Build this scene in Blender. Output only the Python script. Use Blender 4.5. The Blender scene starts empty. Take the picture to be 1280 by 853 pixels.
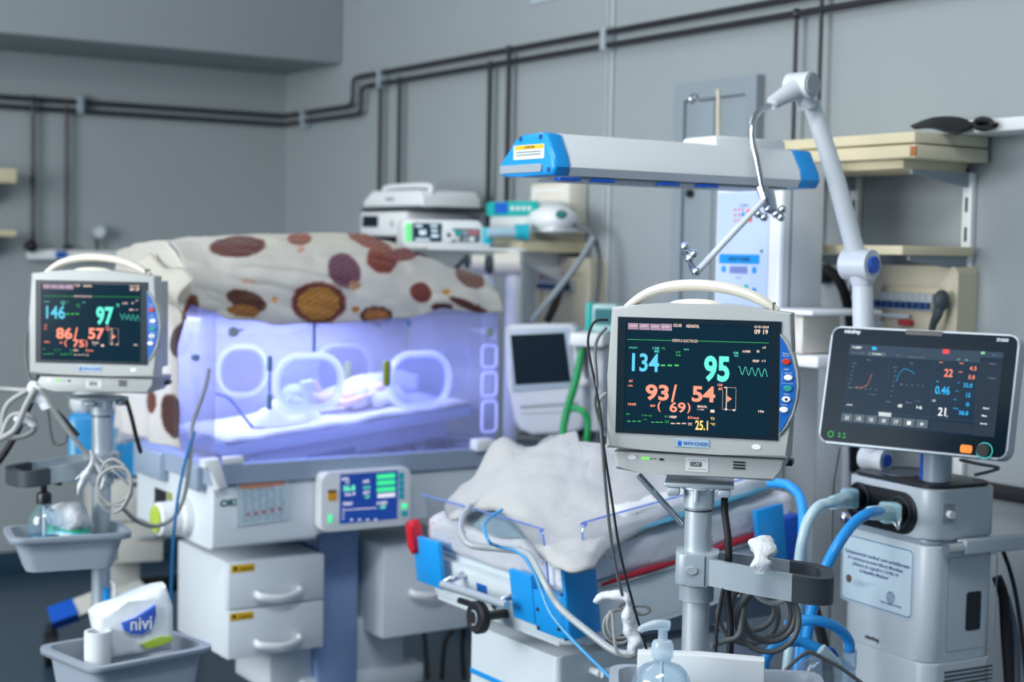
import bpy, bmesh, math, random
from mathutils import Vector, Matrix, noise as mnoise
C = bpy.context.scene.collection
random.seed(7)

# ------------------------------------------------------------------ camera
F_PX, PITCH, ROLL, TH, CAM_H = 1925.0, 0.0590, 0.0188, 0.5813, 1.35
CAM = Vector((0, 0, CAM_H))
cam_data = bpy.data.cameras.new('camera'); cam = bpy.data.objects.new('camera', cam_data); C.objects.link(cam)
cam_data.sensor_width = 36.0; cam_data.lens = 36.0 * F_PX / 1280.0
cam_rot = (Matrix.Rotation(math.pi / 2 - PITCH, 3, 'X') @ Matrix.Rotation(ROLL, 3, 'Z'))
cam.matrix_world = Matrix.Translation(CAM) @ cam_rot.to_4x4()
cam_data.dof.use_dof = True; cam_data.dof.focus_distance = 2.42; cam_data.dof.aperture_fstop = 3.6
cam_data.clip_start = 0.05
bpy.context.scene.camera = cam

# ------------------------------------------------------------------ world, lights, exposure
world = bpy.data.worlds.new('daylight'); bpy.context.scene.world = world; world.use_nodes = True
bg = world.node_tree.nodes['Background']; bg.inputs[0].default_value = (0.44, 0.63, 0.86, 1); bg.inputs[1].default_value = 0.37

def area(name, loc, rot, sx, sy, power, col):
    l = bpy.data.lights.new(name, 'AREA'); l.shape = 'RECTANGLE'; l.size = sx; l.size_y = sy; l.energy = power; l.color = col
    o = bpy.data.objects.new(name, l); o.location = loc; o.rotation_euler = rot; C.objects.link(o); return o
area('ceiling_lamp', (-0.2, 1.4, 2.95), (0, 0, TH), 1.3, 0.6, 34, (0.95, 0.98, 1.0))
area('ceiling_lamp', (-0.9, 4.0, 2.95), (0, 0, TH), 1.3, 0.6, 7, (0.95, 0.98, 1.0))
WIN = Vector((-3.4, 1.2, 1.85)); area('window_light', WIN, (Vector((0.4, 4.6, 1.2)) - WIN).to_track_quat('-Z', 'Y').to_euler(), 2.4, 1.8, 130, (0.95, 0.98, 1.0))
vs = bpy.context.scene.view_settings
vs.view_transform = 'Standard'; vs.look = 'None'; vs.gamma = 1.0; vs.exposure = 0.45; vs.use_curve_mapping = False

# ------------------------------------------------------------------ measuring helpers
def ray(px, py):
    d = cam_rot @ Vector((px - 640.0, -(py - 426.5), -F_PX))
    return d / d.y
def P(px, py, Y): return CAM + ray(px, py) * Y
def proj(p):
    q = cam_rot.transposed() @ (Vector(p) - CAM)
    return 640 + F_PX * q.x / -q.z, 426.5 - F_PX * q.y / -q.z
class Fr:
    """a local frame: origin, yaw about Z and optional tilt; on() meets a sight line with one of its planes"""
    def __init__(s, o, yaw=0.0, tilt=None):
        s.o = Vector(o); s.yaw = yaw
        s.R = Matrix.Rotation(yaw, 3, 'Z')
        if tilt: s.R = s.R @ Matrix.Rotation(tilt[1], 3, tilt[0])
        s.Rt = s.R.transposed()
    def on(s, px, py, ax, val):
        o = s.Rt @ (CAM - s.o); d = s.Rt @ ray(px, py); i = 'xyz'.index(ax)
        return o + d * ((val - o[i]) / d[i])
    def at(s, px, py, Y): return s.Rt @ (P(px, py, Y) - s.o)
    def loc(s, p): return s.Rt @ (Vector(p) - s.o)
    def w(s, p): return s.o + s.R @ Vector(p)
    def m4(s): return Matrix.Translation(s.o) @ s.R.to_4x4()
def rel(root, sub): return root.m4().inverted() @ sub.m4()
CORNER = Vector((-1.0178, 6.8540, 0))
W = Fr(CORNER, TH)          # room frame: x along the left wall, y along the right wall
PI = math.pi

# ------------------------------------------------------------------ materials
def lin(c):
    out = []
    for v in c[:3]:
        v /= 255.0
        out.append(v / 12.92 if v <= 0.04045 else ((v + 0.055) / 1.055) ** 2.4)
    return tuple(out) + (1.0,)
_mats = {}
def mat(name, col, rough=0.5, metal=0.0, var=0.05, scale=14.0, bump=0.0, bscale=60.0, emit=None, es=1.0, spec=0.5, sheen=0.0, coat=0.0, sub=0.0):
    if name in _mats: return _mats[name]
    m = bpy.data.materials.new(name); m.use_nodes = True; nt = m.node_tree; b = nt.nodes['Principled BSDF']
    b.inputs['Roughness'].default_value = rough; b.inputs['Metallic'].default_value = metal
    b.inputs['Specular IOR Level'].default_value = spec
    if coat: b.inputs['Coat Weight'].default_value = coat
    if sheen: b.inputs['Sheen Weight'].default_value = sheen
    tc = nt.nodes.new('ShaderNodeTexCoord')
    n = nt.nodes.new('ShaderNodeTexNoise'); n.inputs['Scale'].default_value = scale; n.inputs['Detail'].default_value = 4
    nt.links.new(tc.outputs['Object'], n.inputs['Vector'])
    mx = nt.nodes.new('ShaderNodeMix'); mx.data_type = 'RGBA'
    c = lin(col)
    mx.inputs['A'].default_value = tuple(max(0, x * (1 - var)) for x in c[:3]) + (1,)
    mx.inputs['B'].default_value = tuple(min(1, x * (1 + var)) for x in c[:3]) + (1,)
    nt.links.new(n.outputs['Fac'], mx.inputs['Factor']); nt.links.new(mx.outputs['Result'], b.inputs['Base Color'])
    if bump:
        n2 = nt.nodes.new('ShaderNodeTexNoise'); n2.inputs['Scale'].default_value = bscale; n2.inputs['Detail'].default_value = 5
        nt.links.new(tc.outputs['Object'], n2.inputs['Vector'])
        bp = nt.nodes.new('ShaderNodeBump'); bp.inputs['Strength'].default_value = bump; bp.inputs['Distance'].default_value = 0.01
        nt.links.new(n2.outputs['Fac'], bp.inputs['Height']); nt.links.new(bp.outputs['Normal'], b.inputs['Normal'])
    if emit:
        b.inputs['Emission Color'].default_value = lin(emit); b.inputs['Emission Strength'].default_value = es
    _mats[name] = m; return m
def em(name, col, s=1.0):
    return mat(name, (8, 10, 12), 0.6, emit=col, es=s, spec=0.1)
def clear(name, tint=(235, 240, 250), gloss=0.06, haze=0.0, hz=(225, 230, 240), top=0.55):
    """thin clear plastic: see-through, a little reflective, a little milky"""
    if name in _mats: return _mats[name]
    m = bpy.data.materials.new(name); m.use_nodes = True; nt = m.node_tree; nt.nodes.clear()
    out = nt.nodes.new('ShaderNodeOutputMaterial'); tr = nt.nodes.new('ShaderNodeBsdfTransparent'); tr.inputs[0].default_value = lin(tint)
    gl = nt.nodes.new('ShaderNodeBsdfGlossy'); gl.inputs['Roughness'].default_value = 0.08
    lw = nt.nodes.new('ShaderNodeLayerWeight'); lw.inputs['Blend'].default_value = 0.25
    mp = nt.nodes.new('ShaderNodeMapRange'); mp.inputs['To Min'].default_value = gloss; mp.inputs['To Max'].default_value = top
    nt.links.new(lw.outputs['Fresnel'], mp.inputs['Value'])
    m1 = nt.nodes.new('ShaderNodeMixShader'); nt.links.new(mp.outputs['Result'], m1.inputs[0]); nt.links.new(tr.outputs[0], m1.inputs[1]); nt.links.new(gl.outputs[0], m1.inputs[2])
    if haze:
        tc = nt.nodes.new('ShaderNodeTexCoord'); n = nt.nodes.new('ShaderNodeTexNoise'); n.inputs['Scale'].default_value = 3.0
        nt.links.new(tc.outputs['Object'], n.inputs['Vector'])
        hm = nt.nodes.new('ShaderNodeMapRange'); hm.inputs['To Min'].default_value = haze * 0.7; hm.inputs['To Max'].default_value = haze * 1.3
        nt.links.new(n.outputs['Fac'], hm.inputs['Value'])
        df = nt.nodes.new('ShaderNodeBsdfDiffuse'); df.inputs[0].default_value = lin(hz)
        tl = nt.nodes.new('ShaderNodeBsdfTranslucent'); tl.inputs[0].default_value = lin(hz)
        a = nt.nodes.new('ShaderNodeAddShader'); nt.links.new(df.outputs[0], a.inputs[0]); nt.links.new(tl.outputs[0], a.inputs[1])
        m2 = nt.nodes.new('ShaderNodeMixShader'); nt.links.new(hm.outputs['Result'], m2.inputs[0]); nt.links.new(m1.outputs[0], m2.inputs[1]); nt.links.new(a.outputs[0], m2.inputs[2])
        nt.links.new(m2.outputs[0], out.inputs[0])
    else:
        nt.links.new(m1.outputs[0], out.inputs[0])
    _mats[name] = m; return m
def dots(name, base, cols, scale, size, rough=0.85, bump=0.3):
    """cloth with a scattered small print"""
    if name in _mats: return _mats[name]
    m = mat(name, base, rough, var=0.04, bump=bump, bscale=35, sheen=0.2); nt = m.node_tree; b = nt.nodes['Principled BSDF']
    tc = nt.nodes.new('ShaderNodeTexCoord'); vo = nt.nodes.new('ShaderNodeTexVoronoi'); vo.inputs['Scale'].default_value = scale
    nt.links.new(tc.outputs['Object'], vo.inputs['Vector'])
    lt = nt.nodes.new('ShaderNodeMath'); lt.operation = 'LESS_THAN'; lt.inputs[1].default_value = size; nt.links.new(vo.outputs['Distance'], lt.inputs[0])
    sx = nt.nodes.new('ShaderNodeSeparateColor'); nt.links.new(vo.outputs['Color'], sx.inputs[0])
    cr = nt.nodes.new('ShaderNodeValToRGB'); cr.color_ramp.interpolation = 'CONSTANT'
    el = cr.color_ramp.elements
    for i, c in enumerate(cols):
        e = el[i] if i < 2 else el.new(i / len(cols))
        e.position = i / len(cols); e.color = lin(c)
    nt.links.new(sx.outputs[0], cr.inputs[0])
    g2 = nt.nodes.new('ShaderNodeMath'); g2.operation = 'GREATER_THAN'; g2.inputs[1].default_value = 0.45; nt.links.new(sx.outputs[1], g2.inputs[0])
    mu = nt.nodes.new('ShaderNodeMath'); mu.operation = 'MULTIPLY'; nt.links.new(lt.outputs[0], mu.inputs[0]); nt.links.new(g2.outputs[0], mu.inputs[1])
    old = b.inputs['Base Color'].links[0].from_socket
    mx = nt.nodes.new('ShaderNodeMix'); mx.data_type = 'RGBA'; nt.links.new(mu.outputs[0], mx.inputs['Factor']); nt.links.new(old, mx.inputs['A']); nt.links.new(cr.outputs['Color'], mx.inputs['B'])
    nt.links.new(mx.outputs['Result'], b.inputs['Base Color'])
    return m

# ------------------------------------------------------------------ mesh helpers
def B(): return bmesh.new()
def box(bm, x0, x1, y0, y1, z0, z1, bev=0.0, seg=2):
    r = bmesh.ops.create_cube(bm, size=1.0); vs_ = r['verts']
    for v in vs_:
        v.co = Vector(((x0 + x1) / 2 + v.co.x * (x1 - x0), (y0 + y1) / 2 + v.co.y * (y1 - y0), (z0 + z1) / 2 + v.co.z * (z1 - z0)))
    if bev:
        es = list({e for v in vs_ for e in v.link_edges})
        bmesh.ops.bevel(bm, geom=es, offset=bev, segments=seg, affect='EDGES', profile=0.5)
    return bm
def to3(ax, a, b, c):
    return Vector((c, a, b)) if ax == 'x' else (Vector((a, c, b)) if ax == 'y' else Vector((a, b, c)))
def prism(bm, pts, ax, a0, a1, bev=0.0, seg=2):
    """2-D outline extruded along ax from a0 to a1"""
    lo = [bm.verts.new(to3(ax, p[0], p[1], a0)) for p in pts]; hi = [bm.verts.new(to3(ax, p[0], p[1], a1)) for p in pts]
    n = len(pts); fs = [bm.faces.new(lo[::-1]), bm.faces.new(hi)]
    for i in range(n): fs.append(bm.faces.new((lo[i], lo[(i + 1) % n], hi[(i + 1) % n], hi[i])))
    if bev:
        es = [e for f in fs[:2] for e in f.edges]
        bmesh.ops.bevel(bm, geom=list(set(es)), offset=bev, segments=seg, affect='EDGES', profile=0.5)
    return bm
def ringprism(bm, outer, inner, ax, a0, a1):
    """a frame: outline with a hole (same number of points)"""
    n = len(outer); V = [[bm.verts.new(to3(ax, p[0], p[1], a)) for p in pts] for a in (a0, a1) for pts in (outer, inner)]
    for i in range(n):
        j = (i + 1) % n
        for q in ((V[0][i], V[0][j], V[1][j], V[1][i]), (V[2][j], V[2][i], V[3][i], V[3][j]), (V[0][j], V[0][i], V[2][i], V[2][j]), (V[1][i], V[1][j], V[3][j], V[3][i])):
            bm.faces.new(q)
    return bm
def rrect(x0, x1, z0, z1, r, n=6):
    r = min(r, abs(x1 - x0) / 2.001, abs(z1 - z0) / 2.001); out = []
    for cx, cz, a in ((x1 - r, z1 - r, 0), (x0 + r, z1 - r, 90), (x0 + r, z0 + r, 180), (x1 - r, z0 + r, 270)):
        for k in range(n + 1):
            t = math.radians(a + 90 * k / n); out.append((cx + r * math.cos(t), cz + r * math.sin(t)))
    return out
def ell(cx, cz, rx, rz, n=24): return [(cx + rx * math.cos(2 * PI * k / n), cz + rz * math.sin(2 * PI * k / n)) for k in range(n)]
def spline(pts, k=6, closed=False):
    pts = [Vector(p) for p in pts]
    if len(pts) < 3 or k <= 1: return pts
    out = []; n = len(pts)
    for i in range(n if closed else n - 1):
        g = (lambda j: pts[j % n]) if closed else (lambda j: pts[max(0, min(n - 1, j))])
        p0, p1, p2, p3 = g(i - 1), g(i), g(i + 1), g(i + 2)
        for s in range(k):
            t = s / k
            out.append(0.5 * ((2 * p1) + (p2 - p0) * t + (2 * p0 - 5 * p1 + 4 * p2 - p3) * t * t + (3 * p1 - p0 - 3 * p2 + p3) * t ** 3))
    if not closed: out.append(pts[-1])
    return out
def tube(bm, pts, r, n=8, k=6, closed=False, flat=None, jit=0.0, seed=0):
    """swept tube; r a number or one radius per point; flat=(a,b) scales the section"""
    rs = None
    if isinstance(r, (list, tuple)):
        rs = [v.x for v in spline([Vector((q, 0, 0)) for q in r], k, closed)]
    P_ = spline(pts, k, closed); m = len(P_)
    if rs is None: rs = [r] * m
    up = None; rings = []
    for i in range(m):
        if closed: t = P_[(i + 1) % m] - P_[i - 1]
        else: t = P_[min(m - 1, i + 1)] - P_[max(0, i - 1)]
        if t.length < 1e-9: t = Vector((0, 0, 1))
        t.normalize()
        if up is None:
            up = Vector((0, 0, 1)) if abs(t.z) < 0.9 else Vector((1, 0, 0))
        up = (up - t * up.dot(t))
        if up.length < 1e-6: up = t.orthogonal()
        up.normalize(); s = t.cross(up)
        a, b = flat if flat else (1, 1); ring = []
        for q in range(n):
            th = 2 * PI * q / n; rr = rs[min(i, len(rs) - 1)]
            if jit: rr *= 1 + 1.5 * jit * mnoise.noise((P_[i] + (up * math.cos(th) * a + s * math.sin(th) * b) * rr) * (0.8 / max(rs)) + Vector((seed * 7.3, 0, seed)))
            ring.append(bm.verts.new(P_[i] + (up * math.cos(th) * a + s * math.sin(th) * b) * rr))
        rings.append(ring)
    for i in range(m if closed else m - 1):
        A, Bq = rings[i], rings[(i + 1) % m]
        for q in range(n): bm.faces.new((A[q], A[(q + 1) % n], Bq[(q + 1) % n], Bq[q]))
    if not closed: bm.faces.new(rings[0][::-1]); bm.faces.new(rings[-1])
    return bm
def cyl(bm, p, q, r0, r1=None, n=20):
    r1 = r0 if r1 is None else r1
    return tube(bm, [p, q], [r0, r1], n=n, k=1)
def lathe(bm, prof, c=(0, 0, 0), n=24, ax='z'):
    c = Vector(c); rings = []
    for r, z in prof:
        ring = []
        for k in range(n):
            a = 2 * PI * k / n; x, y = r * math.cos(a), r * math.sin(a)
            ring.append(bm.verts.new(c + (Vector((x, y, z)) if ax == 'z' else (Vector((x, -z, y)) if ax == 'y' else Vector((z, x, y))))))
        rings.append(ring)
    for A, D in zip(rings, rings[1:]):
        for k in range(n): bm.faces.new((A[k], A[(k + 1) % n], D[(k + 1) % n], D[k]))
    bm.faces.new(rings[0][::-1]); bm.faces.new(rings[-1]); return bm
def ball(bm, c, r, n=16):
    r = (r, r, r) if not isinstance(r, (tuple, list)) else r
    g = bmesh.ops.create_uvsphere(bm, u_segments=n, v_segments=max(6, n // 2), radius=1.0)
    for v in g['verts']: v.co = Vector(c) + Vector((v.co.x * r[0], v.co.y * r[1], v.co.z * r[2]))
    return bm
def sheet(bm, fn, nu, nv, closed_u=False):
    V = [[bm.verts.new(fn(i / nu, j / nv)) for j in range(nv + 1)] for i in range(nu + 1)]
    for i in range(nu):
        for j in range(nv): bm.faces.new((V[i][j], V[i + 1][j], V[i + 1][j + 1], V[i][j + 1]))
    return bm
def obj(name, bm, m, parent=None, M=None, label=None, kind=None, smooth=35, solid=0.0, subsurf=0):
    if M is not None: bm.transform(M)
    bmesh.ops.recalc_face_normals(bm, faces=bm.faces)
    me = bpy.data.meshes.new(name); bm.to_mesh(me); bm.free()
    if smooth:
        me.polygons.foreach_set('use_smooth', [True] * len(me.polygons)); me.set_sharp_from_angle(angle=math.radians(smooth))
    o = bpy.data.objects.new(name, me); C.objects.link(o); me.materials.append(m)
    if parent: o.parent = parent
    if label: o['label'] = label
    if kind: o['kind'] = kind
    if solid:
        s = o.modifiers.new('thickness', 'SOLIDIFY'); s.thickness = solid; s.offset = 0
    if subsurf:
        s = o.modifiers.new('smooth', 'SUBSURF'); s.levels = s.render_levels = subsurf
    return o
def tag(o, label, cat, group=None):
    o['label'] = label; o['category'] = cat
    if group: o['group'] = group
    return o
def thing(name, F, label, cat, group=None):
    o = bpy.data.objects.new(name, None); o.empty_display_size = 0.05; C.objects.link(o); o.location = F.o; o.rotation_euler = (0, 0, F.yaw)
    return tag(o, label, cat, group)
def struct(name, bm, m, parent=None, smooth=35):
    o = obj(name, bm, m, parent, smooth=smooth)
    o['kind'] = 'structure'; return o
def pts_on(F, L, ax, val):
    i = 'xyz'.index(ax); out = []
    for p in L:
        q = F.on(p[0], p[1], ax, val); out.append((q.y, q.z) if ax == 'x' else ((q.x, q.z) if ax == 'y' else (q.x, q.y)))
    return out
# flat print on a local plane y = val: everything is measured into local x, z
def ext(F, x0, y0, x1, y1, val, ax='y'):
    xm, ym = (x0 + x1) / 2, (y0 + y1) / 2; k = 0 if ax == 'y' else 1
    a = F.on(x0, ym, ax, val)[k]; b = F.on(x1, ym, ax, val)[k]
    return a, b, F.on(xm, y1, ax, val).z, F.on(xm, y0, ax, val).z
def rc(bm, F, x0, y0, x1, y1, val, ax='y'):
    a, b, c, d = ext(F, x0, y0, x1, y1, val, ax)
    bm.faces.new([bm.verts.new(to3(ax, *p, val)) for p in ((a, c), (b, c), (b, d), (a, d))]); return bm
def slab(bm, F, x0, y0, x1, y1, v0, v1, r=0.004, ax='y', bev=0.0):
    """a rounded plate proud of plane v1, its face at v0"""
    a, b, c, d = ext(F, x0, y0, x1, y1, v0, ax)
    return prism(bm, rrect(min(a, b), max(a, b), min(c, d), max(c, d), r, 4), ax, v0, v1, bev)
def line(bm, F, L, w, val, ax='y', local=False):
    Q = [Vector(p) for p in L] if local else [Vector(q) for q in pts_on(F, L, ax, val)]
    for p, q in zip(Q, Q[1:]):
        d = q - p
        if d.length < 1e-7: continue
        n = Vector((-d.y, d.x)).normalized() * w / 2
        bm.faces.new([bm.verts.new(to3(ax, *r, val)) for r in (p - n, q - n, q + n, p + n)])
    return bm
_glyph = {}
def glyphs(s, bold):
    key = (s, bold)
    if key not in _glyph:
        cu = bpy.data.curves.new('lettering', 'FONT'); cu.body = s; cu.size = 1.0; cu.offset = bold; cu.resolution_u = 3 if len(s) < 8 else 2; cu.fill_mode = 'FRONT'
        o = bpy.data.objects.new('lettering', cu); C.objects.link(o); bpy.context.view_layer.update()
        me = bpy.data.meshes.new_from_object(o.evaluated_get(bpy.context.evaluated_depsgraph_get()))
        vs_ = [(v.co.x, v.co.y) for v in me.vertices]; fs = [tuple(p.vertices) for p in me.polygons]
        bpy.data.objects.remove(o); bpy.data.curves.remove(cu); bpy.data.meshes.remove(me); _glyph[key] = (vs_, fs)
    return _glyph[key]
def tx_local(bm, s, a, b, c, d, val, ax='y', bold=0.0):
    vs_, fs = glyphs(s, bold)
    if not vs_: return bm
    xs = [v[0] for v in vs_]; ys = [v[1] for v in vs_]; X0, X1, Y0, Y1 = min(xs), max(xs), min(ys), max(ys)
    V = [bm.verts.new(to3(ax, a + (x - X0) / (X1 - X0 + 1e-9) * (b - a), c + (y - Y0) / (Y1 - Y0 + 1e-9) * (d - c), val)) for x, y in vs_]
    for f in fs:
        try: bm.faces.new([V[i] for i in f])
        except ValueError: pass
    return bm
def tx(bm, s, F, x0, y0, x1, y1, val, ax='y', bold=0.0):
    """words fitted to the box they fill in the photograph"""
    return tx_local(bm, s, *ext(F, x0, y0, x1, y1, val, ax), val, ax, bold)
def fbm(p, o=3):
    s, a = 0.0, 1.0
    for _ in range(o):
        s += a * mnoise.noise(p); p = p * 2.1 + Vector((3.1, 1.7, 5.2)); a *= 0.5
    return s

# shared materials
M_wall = mat('wall_paint', (153, 161, 163), 0.6, var=0.035, scale=3.0, bump=0.08, bscale=120)
M_wallL = M_wall
M_ceil = mat('ceiling_paint', (205, 212, 214), 0.7, var=0.02)
M_floor = mat('vinyl_floor', (52, 74, 92), 0.32, var=0.12, scale=40, bump=0.02)
M_pipe = mat('dark_pipe_paint', (38, 38, 42), 0.4, var=0.15)
M_white = mat('white_plastic', (232, 235, 235), 0.38, var=0.02)
M_case = mat('warm_grey_casing', (174, 178, 176), 0.42, var=0.02, bump=0.03, bscale=400)
M_cream = mat('cream_plastic', (228, 222, 208), 0.35, var=0.03)
M_beige = mat('beige_plastic', (200, 192, 168), 0.5, var=0.04)
M_wood = mat('pale_laminate', (216, 204, 170), 0.55, var=0.10, scale=9)
M_black = mat('black_plastic', (16, 18, 22), 0.35, var=0.2)
M_rubber = mat('black_rubber', (20, 22, 26), 0.6, var=0.2)
M_alu = mat('brushed_aluminium', (196, 206, 212), 0.38, 0.55, var=0.05)
M_chrome = mat('chrome', (205, 210, 215), 0.16, 1.0, var=0.02)
M_grey = mat('grey_plastic', (150, 158, 164), 0.45, var=0.04)
M_greym = mat('mid_grey_casting', (158, 170, 178), 0.4, 0.15, var=0.04)
M_dark = mat('charcoal_plastic', (52, 60, 66), 0.5, var=0.1)
M_blue = mat('bright_blue_plastic', (20, 146, 220), 0.35, var=0.05)
M_blued = mat('deep_blue_plastic', (10, 84, 190), 0.35, var=0.05)
M_panelblue = mat('panel_blue', (22, 96, 178), 0.35, var=0.05)
M_teal = mat('teal_plastic', (20, 176, 170), 0.4, var=0.06)
M_cyan = mat('cyan_plastic', (40, 186, 208), 0.4, var=0.06)
M_green = mat('green_hose', (10, 150, 80), 0.4, var=0.08)
M_red = mat('red_plastic', (196, 20, 40), 0.4, var=0.08)
M_tissue = mat('white_gauze', (204, 209, 212), 0.9, var=0.04, bump=0.5, bscale=90)
M_linen = mat('white_flannel', (206, 207, 203), 0.95, var=0.03, bump=0.35, bscale=60, sheen=0.3)
M_cable = mat('grey_cable', (150, 152, 150), 0.45, var=0.05)
M_cabled = mat('dark_grey_cable', (92, 96, 98), 0.45, var=0.05)
M_paper = mat('white_paper', (208, 214, 216), 0.8, var=0.03)
M_yel = mat('yellow_label', (232, 186, 20), 0.5, var=0.05)
M_ink = mat('black_ink', (14, 16, 18), 0.7)
M_inkb = mat('blue_ink', (24, 66, 120), 0.7)
M_orange = mat('orange_plastic', (250, 130, 20), 0.4, emit=(250, 120, 10), es=0.3)
M_inc = mat('incubator_plastic', (218, 226, 230), 0.35, var=0.02)
M_incd = mat('incubator_grey_rim', (150, 166, 184), 0.4, var=0.03)
M_tray = mat('tray_grey_plastic', (150, 160, 172), 0.45, var=0.04)
M_acry = clear('clear_acrylic', tint=(251, 252, 254), gloss=0.02, top=0.25)
M_glassdark = mat('dark_screen_glass', (8, 26, 38), 0.15, var=0.05, spec=0.35)
M_clearb = clear('clear_bottle', tint=(225, 238, 246), gloss=0.08, haze=0.05)
M_pumpclear = clear('frosted_pump', tint=(225, 232, 236), gloss=0.06, haze=0.4, hz=(190, 200, 206))

# ================================================================== THE SETTING (room frame W)
def wbm(name, bm, m, parent=None, smooth=35): # room-frame structure mesh
    bm.transform(W.m4()); return struct(name, bm, m, parent, smooth)
CEIL = 3.0
wbm('floor', box(B(), -6.5, 0.1, -9.0, 0.1, -0.1, 0.0), M_floor)
wbm('ceiling', box(B(), -6.5, 0.1, -9.0, 0.1, CEIL, CEIL + 0.1), M_ceil)
wbm('wall_left', box(B(), -6.5, 0.1, 0.0, 0.1, 0.0, CEIL), M_wallL)
wbm('wall_right', box(B(), 0.0, 0.1, -9.0, 0.0, 0.0, CEIL), M_wall)
zb = W.on(428, 80, 'x', 0)
wbm('trim_1', box(B(), -6.5, -0.001, zb.y, -0.001, zb.z, CEIL - 0.001, 0.006), M_wallL)
M_skirt = mat('dark_blue_skirting', (40, 66, 84), 0.4, var=0.06)
wbm('baseboard_left', box(B(), -6.5, -0.001, -0.022, -0.001, 0.001, 0.09, 0.004), M_skirt)
wbm('baseboard_right', box(B(), -0.022, -0.001, -9.0, -0.03, 0.001, 0.09, 0.004), M_skirt)

# gas pipes: two runs with their drops and clips
def gas_pipe(name, label, zl, zr, step_y, off, dropsL, dropsR, r):
    root = thing(name, W, label, 'pipe', None); d = 0.035 + off * 0
    pts = [(-6.4, -d, zl), (-3.0, -d, zl), (-d - 0.03, -d, zl), (-d, -d, zl), (-d, -d - 0.03, zl), (-d, step_y + 0.05, zl), (-d, step_y + 0.012, zl + 0.006), (-d, step_y, zl + 0.03),
           (-d, step_y, zr - 0.03), (-d, step_y - 0.012, zr - 0.006), (-d, step_y - 0.05, zr), (-d, -4.0, zr), (-d, -8.8, zr)]
    obj('pipe_run', tube(B(), pts, r, n=10, k=1), M_pipe, root)
    for px, py0, py1 in dropsL:
        a = W.on(px, py1, 'y', -d); obj('pipe_drop', cyl(B(), (a.x, -d, zl), (a.x, -d, a.z), r * 0.95, n=10), M_pipe, root)
        b = B(); ball(b, (a.x, -d, zl), r * 1.6, 10); obj('pipe_tee', b, M_pipe, root)
    for px, py1 in dropsR:
        a = W.on(px, py1, 'x', -d); obj('pipe_drop', cyl(B(), (-d, a.y, zr), (-d, a.y, a.z), (r * 0.95 if px < 800 else 0.0058), n=10), M_pipe, root)
        b = B(); ball(b, (-d, a.y, zr), r * 1.6, 10); obj('pipe_tee', b, M_pipe, root)
    return root
s1 = W.on(441, 120, 'x', -0.035); s2 = W.on(452, 120, 'x', -0.035)
zl1 = W.on(175, 133, 'y', -0.035).z; zl2 = W.on(175, 144, 'y', -0.035).z; zr1 = W.on(660, 58, 'x', -0.035).z; zr2 = W.on(660, 73.5, 'x', -0.035).z
gas_pipe('gas_pipe', 'upper dark gas pipe running along both walls under the beam', zl1, zr1, s1.y, 0, [(41, 126, 302)], [(474, 250), (633, 262), (1018, 305)], 0.0095)
gas_pipe('gas_pipe', 'lower dark gas pipe running parallel just below the other', zl2, zr2, s2.y, 0, [(83, 138, 308)], [(498, 236), (609, 300), (991, 180)], 0.0095)
for i, (px, py, ax, wh) in enumerate(((100, 130, 'y', 'left wall'), (380, 148, 'x', 'right wall near the corner'), (476, 97, 'x', 'right wall just past the pipe step'), (757, 47, 'x', 'right wall above the white conduit'))):
    a = W.on(px, py, ax, -0.035); b = B()
    if ax == 'y': box(b, a.x - 0.013, a.x + 0.013, -0.05, -0.001, a.z - 0.04, a.z + 0.035, 0.003)
    else: box(b, -0.05, -0.001, a.y - 0.013, a.y + 0.013, a.z - 0.04, a.z + 0.035, 0.003)
    b.transform(W.m4()); tag(obj('pipe_clip', b, M_alu if i == 3 else M_greym), 'small clip holding both pipes on the ' + wh, 'clip')
# white conduit up the right wall
a = W.on(762, 100, 'x', 0.0); b = B(); box(b, -0.008, -0.001, a.y - 0.024, a.y - 0.008, 0.10, 2.995, 0.003); box(b, -0.006, -0.001, a.y + 0.004, a.y + 0.012, 0.10, 2.995, 0.003); b.transform(W.m4())
tag(obj('cable_conduit', b, mat('conduit_white', (180, 188, 190), 0.5)), 'thin white twin conduit running up the right wall past the pipes', 'conduit')

# grey cabinet in the right wall
F = Fr(W.w((0, W.on(848, 300, 'x', 0).y, 0)), TH - PI / 2)   # local x runs along the wall towards the camera, y into the wall
M_cab = mat('grey_blue_enamel', (142, 154, 161), 0.45, var=0.04)
cab = thing('wall_cabinet', F, 'tall grey-blue metal cabinet with two doors in the right wall', 'cabinet')
x0 = F.on(848, 105, 'y', -0.03); x1 = F.on(946, 97, 'y', -0.03); zt = x0.z; zb_ = 0.62; wd = x1.x
ob = B(); ringprism(ob, [(0, zb_), (wd, zb_), (wd, zt), (0, zt)], [(0.045, zb_ + 0.045), (wd - 0.045, zb_ + 0.045), (wd - 0.045, zt - 0.05), (0.045, zt - 0.05)], 'y', -0.03, -0.002)
obj('cabinet_frame', ob, M_cab, cab)
mid = F.on(893, 150, 'y', -0.02).x
for a, b_ in ((0.047, mid - 0.002), (mid + 0.002, wd - 0.047)):
    obj('door_panel', box(B(), a, b_, -0.022, -0.002, zb_ + 0.047, zt - 0.052, 0.003), M_cab, cab)
k = F.on(862, 242, 'y', -0.03); b = B(); lathe(b, [(0.012, -0.022), (0.012, -0.034), (0.008, -0.036)], (k.x, 0, k.z), 14, 'y')
# lathe along y: profile z runs to -y
bb = B(); cyl(bb, (k.x, -0.022, k.z), (k.x, -0.036, k.z), 0.012, n=14); b.free(); obj('lock', bb, M_black, cab)
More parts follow.
